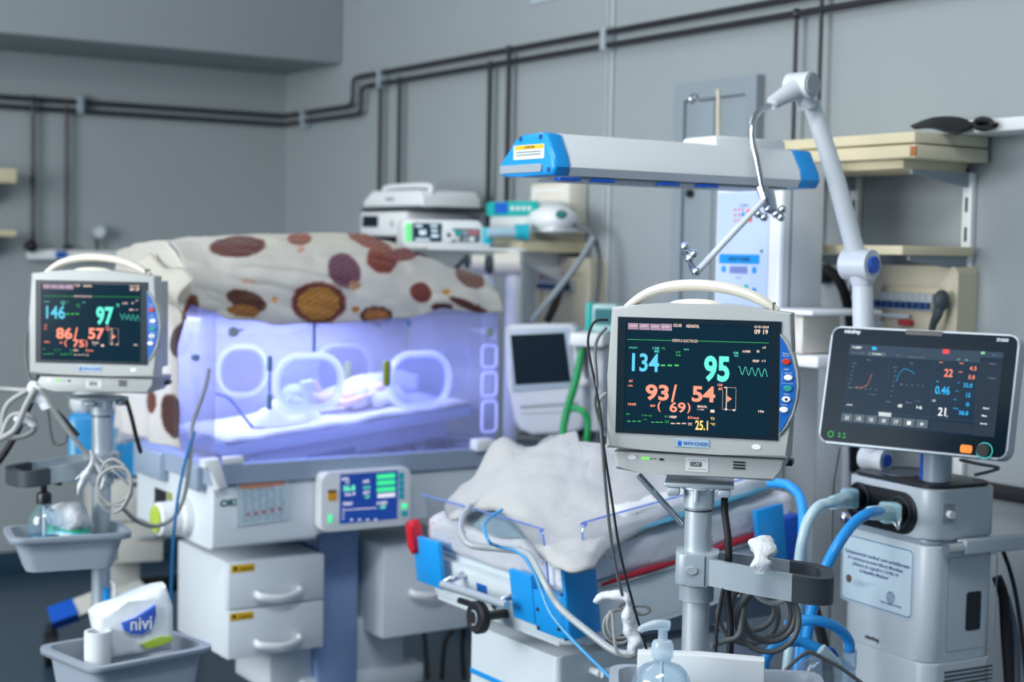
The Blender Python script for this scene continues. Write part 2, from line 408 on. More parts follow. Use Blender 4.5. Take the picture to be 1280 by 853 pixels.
# a notice on the wall at the top
a = W.on(678, 0, 'x', 0); b = B(); box(b, -0.006, -0.001, a.y - 0.1, a.y + 0.06, W.on(678, 3, 'x', 0).z, 2.3); b.transform(W.m4())
tag(obj('wall_notice', b, mat('pale_card', (176, 188, 196), 0.7)), 'pale notice high on the right wall at the top edge', 'notice')

# left wall: shelves at the edge, gas outlet rail
def left_shelf(py0, py1, px, dep, lab):
    F = Fr(W.w((W.on(px, py0, 'y', -dep).x, 0, 0)), TH); t = thing('wall_shelf', F, lab, 'shelf')
    z1 = F.on(px, py0, 'y', -dep).z; z0 = F.on(px, py1, 'y', -dep).z
    obj('board', box(B(), -0.55, 0, -dep, -0.002, z0, z1, 0.003), M_wood, t)
    b = B(); prism(b, [(-0.004, z0), (-dep * 0.8, z0), (-0.004, z0 - 0.11)], 'x', -0.09, -0.075); obj('bracket', b, M_beige, t)
left_shelf(211, 229, 21, 0.22, 'upper pale wooden shelf on the left wall at the picture edge')
left_shelf(288, 296, 21, 0.22, 'lower pale wooden shelf on the left wall at the picture edge')
F = Fr(W.w((W.on(100, 318, 'y', 0).x, 0, 0)), TH)
rail = thing('gas_outlet_rail', F, 'white gas outlet rail with a blue tag on the left wall', 'rail')
p = F.on(36, 318, 'y', -0.05); q = F.on(160, 318, 'y', -0.05)
obj('rail_body', box(B(), p.x, q.x, -0.05, -0.002, F.on(100, 325, 'y', -.05).z, F.on(100, 313, 'y', -.05).z, 0.006), M_white, rail)
obj('tag', slab(B(), F, 70, 314, 84, 323, -0.056, -0.05), M_panelblue, rail)
k = F.on(39, 308, 'y', -0.07); b = B(); ball(b, k, 0.026, 14); cyl(b, (k.x, -0.002, k.z), (k.x, -0.06, k.z), 0.012); obj('outlet_valve', b, M_black, rail)
k = F.on(84, 309, 'y', -0.04); b = B(); ball(b, k, (0.02, 0.03, 0.012), 12); obj('outlet_knob', b, M_dark, rail)
k = F.on(122, 290, 'y', -0.05); b = B(); cyl(b, (k.x, -0.03, k.z), (k.x, -0.075, k.z), 0.028, n=20); obj('gauge', b, M_alu, rail)
b = B(); cyl(b, (k.x, -0.077, k.z), (k.x, -0.079, k.z), 0.021, n=20); obj('gauge_dial', b, M_paper, rail)
b = B(); cyl(b, (k.x, -0.04, k.z - 0.025), (k.x, -0.04, p.z), 0.008, n=10); obj('gauge_stem', b, M_dark, rail)

# ------------------------------------------------------------------ right-hand shelving on the wall
yb = W.on(1240, 173, 'x', 0).y; DEP = 0.2562
def wall_thing(name, label, cat, y, z=0.0, group=None):      # a thing standing off the right wall, in the room frame's axes
    F = Fr(W.w((0, y, z)), TH); return F, thing(name, F, label, cat, group)
M_board2 = mat('cream_board', (226, 216, 186), 0.5, var=0.07, scale=7)
lens_ = []
specs = [  # left px of the front edge, right-front corner px, top y, bottom y at corner, far length
    (1145, 164, 178, 'topmost cream board of the stack lying on the upper wall brackets'),
    (1145, 180, 197, 'middle cream board of the stack on the upper wall brackets'),
    (1130, 199, 211, 'lowest narrower cream board of the stack on the upper wall brackets')]
for i, (cx, t, bt, lab) in enumerate(specs):
    dep = DEP if i < 2 else DEP - 0.028
    k = W.on(cx, (t + bt) / 2, 'x', -dep); z1 = W.on(cx, t, 'x', -dep).z; z0 = W.on(cx, bt, 'x', -dep).z
    yl = k.y + 0.62 - (0.02 * i)
    F, t_ = wall_thing('board', lab, 'board', k.y, z0)
    bm = box(B(), -dep, -0.012, 0, yl - k.y, 0.0, z1 - z0, 0.003)
    bm.verts.ensure_lookup_table(); obj('board_core', bm, M_board2, t_)
    # edge band slightly proud, with a chipped corner on the middle board
    obj('edge_band', box(B(), -dep - 0.002, -dep, 0.001 if i != 1 else 0.016, yl - k.y, 0.002, z1 - z0 - 0.002), M_wood, t_)
    if i == 1: obj('chip', box(B(), -dep - 0.0015, -dep + 0.004, 0.0, 0.016, 0.004, z1 - z0 - 0.004, 0.001), mat('raw_chipboard', (176, 116, 66), 0.9, var=0.3, scale=80), t_)
zs0 = W.on(1128, 319, 'x', -0.262).z; zs1 = W.on(1128, 307, 'x', -0.262).z; ysh = W.on(1225, 312, 'x', 0).y
for px, top, lab in ((1070, 212, 'left'), (1211, 212, 'right')):
    k = W.on(px, 260, 'x', -0.01); F, u_ = wall_thing('shelf_upright', 'white slotted ' + lab + '-hand shelf upright fixed to the right wall', 'bracket', k.y)
    z_hi = W.on(1130, 211, 'x', -0.228).z; obj('rail', box(B(), -0.018, -0.001, -0.014, 0.014, 0.7, z_hi - 0.001, 0.002), M_white, u_)
    b = B()
    for j in range(9): box(b, -0.0195, -0.018, -0.0035, 0.0035, 0.97 + j * 0.070, 0.97 + j * 0.070 + 0.034)
    obj('slots', b, M_dark, u_, kind='stuff')
    for zz in (z_hi - 0.001, zs0 - 0.001):
        b = B(); prism(b, [(-0.018, zz), (-0.21, zz), (-0.21, zz - 0.010), (-0.018, zz - 0.035)], 'y', -0.004, 0.004); obj('arm', b, M_greym, u_)
F, t_ = wall_thing('wall_shelf', 'pale wooden shelf board on the right wall below the board stack', 'shelf', ysh, zs0)
yl = W.on(1014, 305, 'x', -0.262).y
obj('board', box(B(), -0.262, -0.02, 0, yl - ysh, 0, zs1 - zs0, 0.003), M_wood, t_)
# breaker box
def breaker_box(pxl, pxr, pyt, pyb, dep, label, nb, by0, by1, bx0, bx1):
    k = W.on(pxl, pyt, 'x', -dep); F = Fr(W.w((0, k.y, 0)), TH - PI / 2); t = thing('breaker_panel', F, label, 'panel')
    a, b_, c, d = ext(F, pxl, pyt, pxr, pyb, -dep); c = d - (d - c)
    bm = B(); ringprism(bm, rrect(a, b_, c, d, 0.02), rrect(a + 0.03, b_ - 0.035, c + 0.03, d - 0.05, 0.008), 'y', -dep, -0.002); obj('surround', bm, M_beige, t)
    obj('inner_cover', box(B(), a + 0.028, b_ - 0.033, -dep + 0.012, -dep + 0.02, c + 0.028, d - 0.048), mat('beige_cover', (214, 204, 176), 0.5), t)
    xa, xb, za, zb2 = ext(F, bx0, by0, bx1, by1, -dep)
    for j in range(nb):
        x = xa + (xb - xa) * j / nb; w_ = (xb - xa) / nb
        br = obj('breaker', box(B(), x + 0.0005, x + w_ - 0.0005, -dep - 0.004, -dep + 0.012, za, zb2, 0.001), mat('breaker_grey', (176, 184, 188), 0.45), t)
        obj('switch', box(B(), x + 0.15 * w_, x + 0.85 * w_, -dep - 0.014, -dep - 0.004, za + (zb2 - za) * 0.12, za + (zb2 - za) * 0.5, 0.001), M_inkb, br)
    return F, t, dep
F, t, dep = breaker_box(1089, 1196, 332, 470, 0.07, 'beige breaker panel under the right wall shelf', 9, 366, 388, 1095, 1166)
obj('label_strip', slab(B(), F, 1098, 392, 1136, 397, -dep - 0.001, -dep + 0.012), M_paper, t)
obj('label_strip', slab(B(), F, 1122, 400, 1138, 407, -dep - 0.001, -dep + 0.012), mat('red_label', (190, 60, 60), 0.6), t)
k = F.on(1177, 376, 'y', -dep - 0.03); b = B(); ball(b, k, (0.017, 0.022, 0.026), 14); tube(b, [k, k + Vector((-0.005, -0.005, -0.03)), k + Vector((-0.022, -0.004, -0.07)), k + Vector((-0.03, 0.0, -0.16))], [0.013, 0.012, 0.008, 0.006], n=10)
b.transform(F.m4()); tag(obj('power_plug', b, mat('grey_rubber_plug', (60, 70, 76), 0.6)), 'dark grey plug with cord in the right breaker panel', 'plug')
# black plug with thick cable left of the arm
k = W.on(1018, 342, 'x', -0.05); b = B(); ball(b, k, (0.03, 0.032, 0.028), 16); cyl(b, k + Vector((0.045, 0, 0)), k, 0.026)
L = [k + Vector((-0.02, 0, 0))] + [W.on(px, py, 'x', -0.07) for px, py in ((1032, 337), (1046, 347), (1056, 368), (1063, 405), (1066, 480), (1068, 590))]
tube(b, L, 0.013, n=10); b.transform(W.m4()); tag(obj('power_plug', b, M_rubber), 'round black plug with thick black cable drooping down the right wall', 'plug')
# stuff on the boards: white strip, black folded umbrella-like cable bundle
zt_ = W.on(1145, 164, 'x', -DEP).z
k = W.on(1248, 158, 'x', -0.10); F, t_ = wall_thing('white_ledge', 'white flat trunking box on the right wall beside the board stack', 'box', k.y, 0)
zk = W.on(1250, 164, 'x', -0.13).z
obj('casing', box(B(), -0.13, -0.001, -0.35, 0.13, zk, zk + 0.03, 0.004), M_white, t_)
k = W.on(1190, 155, 'x', -0.12)
b = B()
for j in range(16):
    q = j / 15; tube(b, [W.on(1140 + 4 * q, 158 + 2 * q, 'x', -0.10 - 0.05 * q), W.on(1165, 149 + 10 * q, 'x', -0.12 - 0.05 * q), W.on(1195, 148 + 18 * q, 'x', -0.12 - 0.05 * q), W.on(1218, 155 + 2 * q, 'x', -0.13)], 0.004, n=6, k=5)
for j in range(5):
    tube(b, [W.on(1229 + 11 * math.cos(a_), 155 + (7 - j * 0.5) * math.sin(a_) , 'x', -0.135 - 0.006 * j) for a_ in [x * PI / 4 for x in range(8)]], 0.005, n=6, k=4, closed=True)
tube(b, [W.on(1212, 155, 'x', -0.13), W.on(1222, 156, 'x', -0.135), W.on(1240, 157, 'x', -0.135), W.on(1252, 155, 'x', -0.12)], 0.006, n=8)
b.transform(W.m4()); tag(obj('cable_bundle', b, M_rubber), 'black tied cable bundle lying on top of the board stack', 'cable')
# black hand rail on the right wall behind the ventilator
b = B(); k0 = W.on(1240, 617, 'x', -0.05); box(b, -0.065, -0.03, k0.y - 0.5, k0.y + 0.25, W.on(1260, 626, 'x', -0.05).z, W.on(1260, 608, 'x', -0.05).z, 0.006)
for yy in (k0.y - 0.3, k0.y + 0.1): box(b, -0.03, -0.001, yy - 0.01, yy + 0.01, k0.z - 0.01, k0.z + 0.01)
b.transform(W.m4()); tag(obj('wall_bumper', b, M_rubber), 'black bumper rail on the right wall behind the grey ventilator', 'rail')

# ================================================================== PATIENT MONITORS (one design, two of them)
FM = Fr(P(872, 600, 2.40), math.radians(-16))        # measured on the near one
M_scr = mat('monitor_screen_glow', (4, 14, 20), 0.15, emit=(8, 33, 47), es=1.0, spec=0.12)
M_bez = mat('dark_teal_bezel', (6, 26, 38), 0.3, var=0.05)
E_blue = em('readout_sky_blue', (92, 190, 222)); E_aqua = em('readout_aqua', (100, 232, 208)); E_salmon = em('readout_salmon', (255, 148, 122))
E_yel = em('readout_yellow', (255, 214, 120)); E_white = em('readout_pale', (238, 206, 190)); E_green = em('readout_green', (70, 190, 90)); E_mauve = em('readout_mauve', (150, 128, 150)); E_dgreen = em('readout_dark_green', (40, 140, 90))
E_lcd = em('led_green', (120, 235, 90))
def monitor(F, label, v):
    root = thing('patient_monitor', F, label, 'monitor'); G = FM
    o = lambda L, y=0.0: pts_on(G, L, 'y', y)
    # main housing with the round lobe on its right
    front = o([(764, 384), (800, 381), (838, 379), (906, 381), (950, 387), (989, 392), (990, 440), (989, 520), (986, 574), (900, 569), (820, 564), (757, 560), (759, 470)])
    obj('housing', prism(B(), front, 'y', 0.0, 0.055, 0.006, 3), M_case, root)
    back = o([(775, 398), (980, 402), (976, 560), (772, 552)])
    obj('rear_housing', prism(B(), back, 'y', 0.056, 0.15, 0.02, 3), M_case, root)
    low = o([(767, 564), (980, 575), (977, 588), (966, 602), (800, 592), (769, 586)], 0.012)
    obj('base_unit', prism(B(), low, 'y', 0.012, 0.15, 0.004, 2), M_case, root)
    # bezel frame round the screen
    xa, xb, za, zb = ext(G, 771, 399, 975, 546, 0.0); xc, xd, zc, zd = ext(G, 781, 405, 962, 541, 0.0)
    b = ringprism(B(), [(xa, za), (xb, za), (xb, zb), (xa, zb)], [(xc, zc), (xd, zc), (xd, zd), (xc, zd)], 'y', -0.002, 0.002); obj('bezel', b, M_bez, root)
    obj('screen', box(B(), xc, xd, -0.0002, 0.003, zc, zd), M_scr, root)
    y = -0.0012
    def put(name, m, *items, bold=0.02):
        b = B()
        for it in items:
            if isinstance(it[0], str): tx(b, it[0], G, *it[1:], y, bold=bold)
            else: rc(b, G, *it, y)
        return obj(name, b, m, root, smooth=0, kind='stuff' if len(items) > 1 else None)
    put('heart_rate_reading', E_blue, (v['hr'], 790, 442, 824, 465))
    put('oxygen_reading', E_aqua, (v['ox'], 880, 445, 912, 478), bold=0.035)
    for it in ((v['sys'], 807, 481, 836, 501), ('/', 839, 481, 846, 503), (v['dia'], 865, 483, 894, 503)): put('pressure_reading', E_salmon, it, bold=0.03)
    put('mean_pressure_reading', E_salmon, ('(', 822, 502, 826, 515), (v['mean'], 837, 503, 857, 516), (')', 859, 504, 863, 517), bold=0.02)
    if v.get('temp'): put('temperature_reading', E_yel, (v['temp'], 869, 526, 885, 538), ('T2', 888, 522, 893, 525), ('°C', 888, 529, 894, 532))
    put('clock_reading', E_white, (v['time'], 943, 412, 960, 418), ('07-07-2024', 943, 407, 961, 410.5), ('ICU-03', 842, 405, 852, 409), ('NEONATAL', 858, 406, 874, 410))
    for it in ((785, 404, 798, 412), (799, 404.5, 812, 412.5), (812.7, 405, 825.5, 413), (826, 405, 840, 413.5)): put('alarm_tab', E_mauve, it)
    b = B(); yy = y; y -= 0.0004
    for k, s in enumerate(('ALARM', 'LIMIT', 'STAND BY', 'REVIEW')): tx(b, s, G, 787 + 13.6 * k, 406 + 0.5 * k, 796 + 13.6 * k, 408.5 + 0.5 * k, y)
    tx(b, 'VERIFICA ELECTROZII', G, 840, 424.5, 872, 428, y); obj('screen_message', b, E_white, root, smooth=0, kind='stuff'); y = yy
    b = B(); line(b, G, [(784, 424.3), (840, 426)], 0.0006, y); line(b, G, [(872, 426.5), (961, 429)], 0.0006, y); obj('trace_line', b, E_green, root, smooth=0, kind='stuff')
    b = B(); line(b, G, [(923 + 0.5 * k, 463 + 0.10 * 0.5 * k - 5 * math.cos(k * 0.39 - 0.6)) for k in range(74)], 0.0006, y)
    for s, bx in (('VPC/PT', (786, 434, 797, 436)), ('120', (816, 434, 824, 437)), ('80', (818, 438, 824, 441)), ('100', (917, 440, 923, 443)), ('85', (918, 444, 923, 446)), ('SpO2', (855, 436, 861, 438.5))): tx(b, s, G, *bx, y)
    obj('pulse_trace', b, E_aqua, root, smooth=0, kind='stuff')
    b = B()
    for x0 in (826, 834.5, 843): rc(b, G, x0, 456, x0 + 5.5, 458, y)
    for x0 in (784, 790.5, 797): rc(b, G, x0, 526.4, x0 + 4, 527.4, y)
    for x0 in (814, 819.5, 824.5): rc(b, G, x0, 527.6, x0 + 4, 528.6, y)
    for s, bx in (('V5', (827, 434.5, 831, 437)), ('ST', (845, 439.5, 851, 442)), ('imp', (845, 443, 851, 446)), ('RR', (783, 517, 787, 519)), ('CVP (3)', (802, 519, 815, 521)), ('mmHg', (804, 524, 808, 525.5)), ('ET', (831, 520, 836, 522)), ('CO2', (831, 526, 836, 529))): tx(b, s, G, *bx, y)
    obj('small_readings', b, E_green, root, smooth=0, kind='stuff')
    b = B()
    for s, bx in (('NIBP', (837, 520, 846, 523)), ('MANUAL', (872, 507, 884, 510)), ('1 min', (872, 511, 880, 513)), ('ALARMS', (928, 438, 938, 441)), ('II', (946, 438, 949, 441)), ('x1', (953, 433, 957, 436)), ('RESP', (941, 450, 949, 453)), ('x 2', (952, 450, 957, 452.5)), ('10s', (948, 513, 955, 516))): tx(b, s, G, *bx, y, bold=0.02)
    for x0 in (838.5, 845.5, 852.5): rc(b, G, x0, 529, x0 + 5, 530.2, y)
    for q in (529, 531): rc(b, G, 860, q, 865, q + 0.7, y)
    rc(b, G, 905, 484, 908.5, 485.2, y); rc(b, G, 907.6, 484, 908.5, 512, y); rc(b, G, 906, 511, 909, 513, y); rc(b, G, 916, 512, 919, 514, y); rc(b, G, 888, 512.5, 893, 516, y)
    line(b, G, [(908.5, 484.5), (920, 485), (919.6, 513), (903, 512), (903.5, 488)], 0.0003, y)
    obj('pale_readings', b, E_white, root, smooth=0, kind='stuff')
    b = B()
    for s, bx in (('ART', (786, 475, 791, 478)), ('mmHg', (785, 481, 791, 484)), ('MAP', (813, 506, 819, 509)), ('10:05', (785, 504, 795, 507)), ('Det', (860, 521, 874, 524)), ('120', (897, 480, 903, 483)), ('60', (898, 484.5, 903, 488))): tx(b, s, G, *bx, y, bold=0.02)
    tri = pts_on(G, [(909, 495), (915, 499), (909, 503)], 'y', y); b.faces.new([b.verts.new((p[0], y, p[1])) for p in tri]); obj('red_readings', b, E_salmon, root, smooth=0, kind='stuff')
    # blue key panel, a flat lobe
    arc = [(975.5, 420), (983, 431), (990, 447), (994, 465), (995.5, 482), (994, 498), (989, 515), (982, 530), (974.5, 541)]
    rim = [(975.5, 417), (985, 428), (993, 446), (997, 465), (998.5, 482), (997, 500), (991.5, 518), (984, 534), (974.5, 545)]
    obj('key_panel_rim', prism(B(), o(rim), 'y', -0.004, 0.03, 0.001, 1), M_case, root)
    kp = obj('key_panel', prism(B(), o(arc), 'y', -0.0055, -0.003), M_panelblue, root)
    for (cx, cy, m) in ((983.5, 452, mat('red_key', (196, 50, 30), 0.4)), (986, 472, M_white), (985.5, 485.5, mat('green_key', (40, 150, 140), 0.4)), (983.5, 499, M_white), (980.5, 512, M_white)):
        c = G.on(cx, cy, 'y', 0); b = B(); prism(b, ell(c.x, c.z, 0.0068, 0.0046, 16), 'y', -0.0085, -0.005, 0.001, 1); obj('key', b, m, kp)
    b = B(); c = G.on(983.5, 499, 'y', 0); prism(b, ell(c.x, c.z, 0.0022, 0.0022, 10), 'y', -0.0087, -0.008)
    obj('key_dot', b, M_ink, kp)
    b = B()
    for s, bx in (('Silence', (978, 441, 987, 443)), ('Alarms', (978, 444, 987, 446)), ('NIBP', (980, 461, 986, 463)), ('Interval', (981, 465.5, 990, 467.5)), ('Start/Stop', (979, 478.5, 991, 480.5)), ('Menu', (980, 492, 987, 494)), ('Home', (977, 505, 984, 507))): tx(b, s, G, *bx, -0.0058)
    line(b, G, [(978, 463), (977.5, 481)], 0.0003, -0.0058)
    obj('key_names', b, M_paper, kp, smooth=0, kind='stuff')
    # badge, sticker, leds, speaker slots, power ovals
    bd = obj('badge', slab(B(), G, 844, 549.5, 887, 559.5, -0.001, 0.001, 0.001), mat('badge_grey', (176, 196, 206), 0.4), root)
    b = B(); tx(b, 'NIHON KOHDEN', G, 854, 552.5, 885, 557.5, -0.0014, bold=0.03); rc(b, G, 847, 551.5, 852, 557.5, -0.0014); line(b, G, [(844.5, 550), (886.5, 550.6), (886, 559.2), (844.3, 558.6), (844.5, 550)], 0.0004, -0.0014)
    obj('badge_lettering', b, M_panelblue, bd, smooth=0, kind='stuff')
    st = obj('inventory_sticker', slab(B(), G, 857, 572.5, 885.5, 590, 0.0112, 0.0122, 0.0008), mat('sticker_silver', (206, 210, 208), 0.35), root)
    b = B(); tx(b, '00558', G, 862.5, 577.5, 877, 584, 0.0108, bold=0.02)
    for q in (575, 586.5): line(b, G, [(860, q), (883, q + 0.8)], 0.0005, 0.0108)
    obj('sticker_print', b, M_ink, st, smooth=0, kind='stuff')
    b = B()
    for q in (577.2, 580.8, 584.6): slab(b, G, 916, q, 931.5, q + 2.0, 0.0105, 0.013, 0.002)
    obj('speaker_slots', b, M_ink, root, kind='stuff')
    for cx, cy, yy in ((790.5, 572, 0.011), (945.5, 559.5, -0.001)):
        c = G.on(cx, cy, 'y', yy); obj('power_oval', prism(B(), ell(c.x, c.z, 0.0072, 0.0042, 20), 'y', yy, yy + 0.003, 0.0006, 1), M_white, root)
    b = B(); rc(b, G, 802, 571.5, 806.5, 574.5, 0.0115); rc(b, G, 807.3, 571.8, 811.5, 574.8, 0.0115); obj('power_light', b, E_lcd, root, smooth=0, kind='stuff')
    c = G.on(826.5, 574.5, 'y', 0.011); b = B(); prism(b, ell(c.x, c.z, 0.0036, 0.0019, 12), 'y', 0.0105, 0.013); 
    for q in (814, 818.5): c = G.on(q, 573.8, 'y', 0.011); prism(b, ell(c.x, c.z, 0.0011, 0.0008, 8), 'y', 0.0105, 0.013)
    obj('sensor_dots', b, M_ink, root, kind='stuff')
    # carrying handle and the swelling below it
    A = [(782, 386), (797, 374.5), (815, 365), (840, 358.5), (870, 356.5), (905, 360), (935, 368), (955, 377.5), (972, 389)]
    obj('handle', tube(B(), [G.on(px, py, 'y', 0.05) for px, py in A], [0.006, 0.0075, 0.0085, 0.009, 0.009, 0.009, 0.0088, 0.008, 0.006], n=12, k=5, flat=(1.0, 1.9)), M_cream, root)
    c = G.on(871, 380, 'y', 0.03); b = B(); ball(b, (c.x, 0.03, c.z - 0.002), (0.045, 0.03, 0.010), 20); obj('top_swelling', b, M_cream, root)
    b = B()
    q = G.on(966, 383.5, 'y', 0.03); box(b, q.x - 0.0006, q.x + 0.0006, 0.034, 0.066, q.z - 0.005, q.z + 0.006); obj('handle_seam', b, M_dark, root)
    # rear cable sockets low on the right side
    q = G.on(985, 581, 'y', 0.1); b = B(); box(b, q.x - 0.012, q.x + 0.006, 0.11, 0.14, q.z - 0.004, q.z + 0.006, 0.002); obj('side_socket', b, M_black, root)
    return root
mon1 = monitor(FM, 'large sharp patient monitor reading 134 and 95 in the foreground', dict(hr='134', ox='95', sys='93', dia='54', mean='69', temp='25.1', time='09 19'))
FM2 = Fr(P(117, 493, 3.42), math.radians(-5))
mon2 = monitor(FM2, 'blurred patient monitor reading 146 and 97 at the left', dict(hr='146', ox='97', sys='86', dia='57', mean='75', temp=None, time='09 19'))

# ------------------------------------------------------------------ monitor stands
def stand(F, label, handle_dir, zh0, zh1, tall=True):
    """F: origin on the floor under the pole. pole top is at the monitor's underside"""
    t = thing('monitor_stand', F, label, 'stand')
    zt = FMz(F)
    R = 0.0218
    obj('pole', cyl(B(), (0, 0, 0.10), (0, 0, zt - 0.034), R, n=28), M_alu, t)
    b = B(); lathe(b, [(R + 0.001, zt - 0.036), (R + 0.003, zt - 0.034), (R + 0.003, zt - 0.006), (R + 0.008, zt - 0.004), (R + 0.008, zt - 0.001)], n=28); obj('pole_head', b, M_alu, t)
    obj('pole_band', lathe(B(), [(R + 0.0006, zt - 0.040), (R + 0.0006, zt - 0.0375)], n=28), M_dark, t)
    mp = obj('mount_plate', box(B(), -0.055, 0.055, -0.026, 0.07, zt - 0.001, zt + 0.006, 0.002), M_alu, t)
    b = B()
    for s in (-1, 1): box(b, s * 0.040 - 0.010, s * 0.040 + 0.010, -0.03, 0.0, zt - 0.014, zt - 0.002, 0.003)
    cyl(b, (-0.004, -0.028, zt - 0.022), (-0.004, -0.028, zt - 0.003), 0.004, n=10)
    obj('mount_clamp', b, M_alu, t, kind='stuff')
    # grab handle: clamp block and a loop with a dark grip
    cb = obj('handle_clamp', prism(B(), rrect(-0.034, 0.034, -0.04, 0.036, 0.018), 'z', zh0, zh1, 0.004), M_greym, t)
    b = B(); box(b, 0.012, 0.0135, -0.0415, -0.038, zh0 + 0.002, zh1 - 0.002); obj('clamp_gap', b, M_dark, cb)
    b = B(); c = -0.008; prism(b, ell(c, (zh0 + zh1) / 2, 0.010, 0.007, 18), 'y', -0.043, -0.038, 0.001, 1); obj('clamp_button', b, M_grey, cb)
    zm = (zh0 + zh1) / 2; hh = (zh1 - zh0) / 2; s = handle_dir
    def bar(path, w):
        bm = B(); L = spline([Vector((p[0], p[1], 0)) for p in path], 6); out = []; inn = []
        for i, p in enumerate(L):
            d = (L[min(i + 1, len(L) - 1)] - L[max(i - 1, 0)]).normalized(); n_ = Vector((-d.y, d.x, 0)) * w
            out.append(p + n_); inn.append(p - n_)
        drop = lambda p: -0.10 * abs(p.x)
        R_ = [[bm.verts.new(Vector((q.x, q.y, zm + drop(p) + e * hh * 0.82))) for q, e in ((o_, -1), (o_, 1), (n2, 1), (n2, -1))] for o_, n2, p in zip(out, inn, L)]
        for a_, b_ in zip(R_, R_[1:]):
            for k in range(4): bm.faces.new((a_[k], a_[(k + 1) % 4], b_[(k + 1) % 4], b_[k]))
        bm.faces.new(R_[0][::-1]); bm.faces.new(R_[-1]); return bm
    LN = 0.148
    obj('handle_arm', bar([(s * 0.02, -0.034), (s * 0.06, -0.047), (s * 0.11, -0.058), (s * LN, -0.062)], 0.0055), M_greym, t)
    obj('handle_arm', bar([(s * 0.02, 0.03), (s * 0.06, 0.042), (s * 0.11, 0.046), (s * LN, 0.046)], 0.0055), M_greym, t)
    obj('handle_grip', bar([(s * LN, -0.062), (s * (LN + 0.03), -0.062), (s * (LN + 0.052), -0.048), (s * (LN + 0.057), -0.008), (s * (LN + 0.052), 0.032), (s * (LN + 0.03), 0.046), (s * LN, 0.046)], 0.010), M_dark, t)
    obj('pole_collar', lathe(B(), [(R + 0.004, zh0 - 0.030), (R + 0.006, zh0 - 0.029), (R + 0.006, zh0 - 0.004), (R + 0.002, zh0 - 0.002)], n=28), M_greym, t)
    # five-footed base
    obj('base_hub', lathe(B(), [(0.03, 0.07), (0.06, 0.075), (0.06, 0.11), (0.035, 0.125), (0.026, 0.16)], n=24), M_greym, t)
    for k in range(5):
        a = 2 * PI * k / 5 + 0.5; d = Vector((math.cos(a), math.sin(a), 0))
        lg = obj('leg', tube(B(), [d * 0.05 + Vector((0, 0, 0.092)), d * 0.28 + Vector((0, 0, 0.078))], [0.02, 0.014], n=8, k=1), M_greym, t)
        b = B(); q = d * 0.285; cyl(b, q + Vector((-d.y * 0.012, d.x * 0.012, 0.035)), q + Vector((d.y * 0.012, -d.x * 0.012, 0.035)), 0.0345, n=18); cyl(b, q + Vector((0, 0, 0.06)), q + Vector((0, 0, 0.075)), 0.008); obj('caster', b, M_rubber, lg)
    return t
def FMz(F): return FMz.z
ps = P(873, 650, 2.45); FS = Fr((ps.x, ps.y, 0), math.radians(-8)); FMz.z = P(873, 604, 2.45).z - 0.004
stand(FS, 'silver pole stand with grab handle under the sharp foreground monitor', 1, FS.at(870, 734, 2.41).z, FS.at(870, 694, 2.41).z)
ps = P(127, 560, 3.50); FS2 = Fr((ps.x, ps.y, 0), math.radians(38)); FMz.z = P(127, 497, 3.5).z - 0.004
stand(FS2, 'silver pole stand with grab handle under the blurred left monitor', -1, FS2.at(127, 592, 3.46).z, FS2.at(127, 568, 3.46).z)

# ================================================================== INCUBATOR
k0 = P(264, 688, 3.9); FI = Fr((k0.x, k0.y, 0), TH)
inc = thing('infant_incubator', FI, 'closed infant incubator glowing blue under a spotted blanket', 'incubator')
on = lambda px, py, y=0.0: FI.on(px, py, 'y', y)
ILN = on(612, 560).x; IDP = 0.56
zb0 = on(264, 688).z; zr0 = on(264, 609).z; zr1 = on(264, 592).z
ZB = zb0; ZR = zr0 + 0.004; ZT = ZR + 0.05
# lower housing: deep on the left, shallower to the right
xs = on(398, 660).x
obj('base_housing', prism(B(), [(0, ZB), (xs, ZB), (xs, ZB + 0.03), (ILN, ZB + 0.03), (ILN, ZR), (0, ZR)], 'y', 0.0, IDP, 0.012, 3), M_inc, inc)
rim_o = rrect(-0.012, ILN + 0.012, -0.012, IDP + 0.012, 0.03); rim_i = rrect(0.03, ILN - 0.03, 0.03, IDP - 0.03, 0.02)
obj('base_rim', ringprism(B(), rim_o, rim_i, 'z', ZR + 0.0005, ZT), M_incd, inc)
M_deck = mat('deck_in_blue_light', (20, 50, 130), 0.35, var=0.1, scale=8)  # blue of the lamp light put into the deck colour
obj('deck', box(B(), 0.028, ILN - 0.028, 0.028, IDP - 0.028, ZR - 0.001, ZT - 0.022, 0.004), M_deck, inc)
b = B()
for i in range(7):
    x = 0.12 + i * 0.1; box(b, x, x + 0.05, 0.06, IDP - 0.1, ZT - 0.022, ZT - 0.016, 0.003)
obj('deck_vents', b, M_deck, inc, kind='stuff')
# hood: thin clear walls
M_hood = clear('hood_acrylic', tint=(243, 244, 252), gloss=0.02, haze=0.065, hz=(226, 228, 246))
XL, XR, YF, YB = 0.012, on(622, 480, 0.02).x, 0.018, IDP - 0.03
ZH = on(610, 392, YF).z
TK = 0.005
hf = obj('front_wall', box(B(), XL, XR, YF, YF + TK, ZT, ZH, 0.001), M_hood, inc)
hb = obj('rear_wall', box(B(), XL, XR, YB - TK, YB, ZT, ZH, 0.001), M_hood, inc)
obj('end_wall', box(B(), XL, XL + TK, YF + TK, YB - TK, ZT, ZH, 0.001), M_hood, inc)
hr = obj('end_wall', box(B(), XR - TK, XR, YF + TK, YB - TK, ZT, ZH, 0.001), M_hood, inc)
obj('hood_top', box(B(), XL, XR, YF, YB, ZH, ZH + TK, 0.001), M_hood, inc)
M_ring = clear('port_ring_plastic', tint=(236, 238, 250), gloss=0.05, haze=0.42, hz=(224, 226, 250), top=0.3)
M_olive = mat('olive_latch', (150, 160, 60), 0.45)
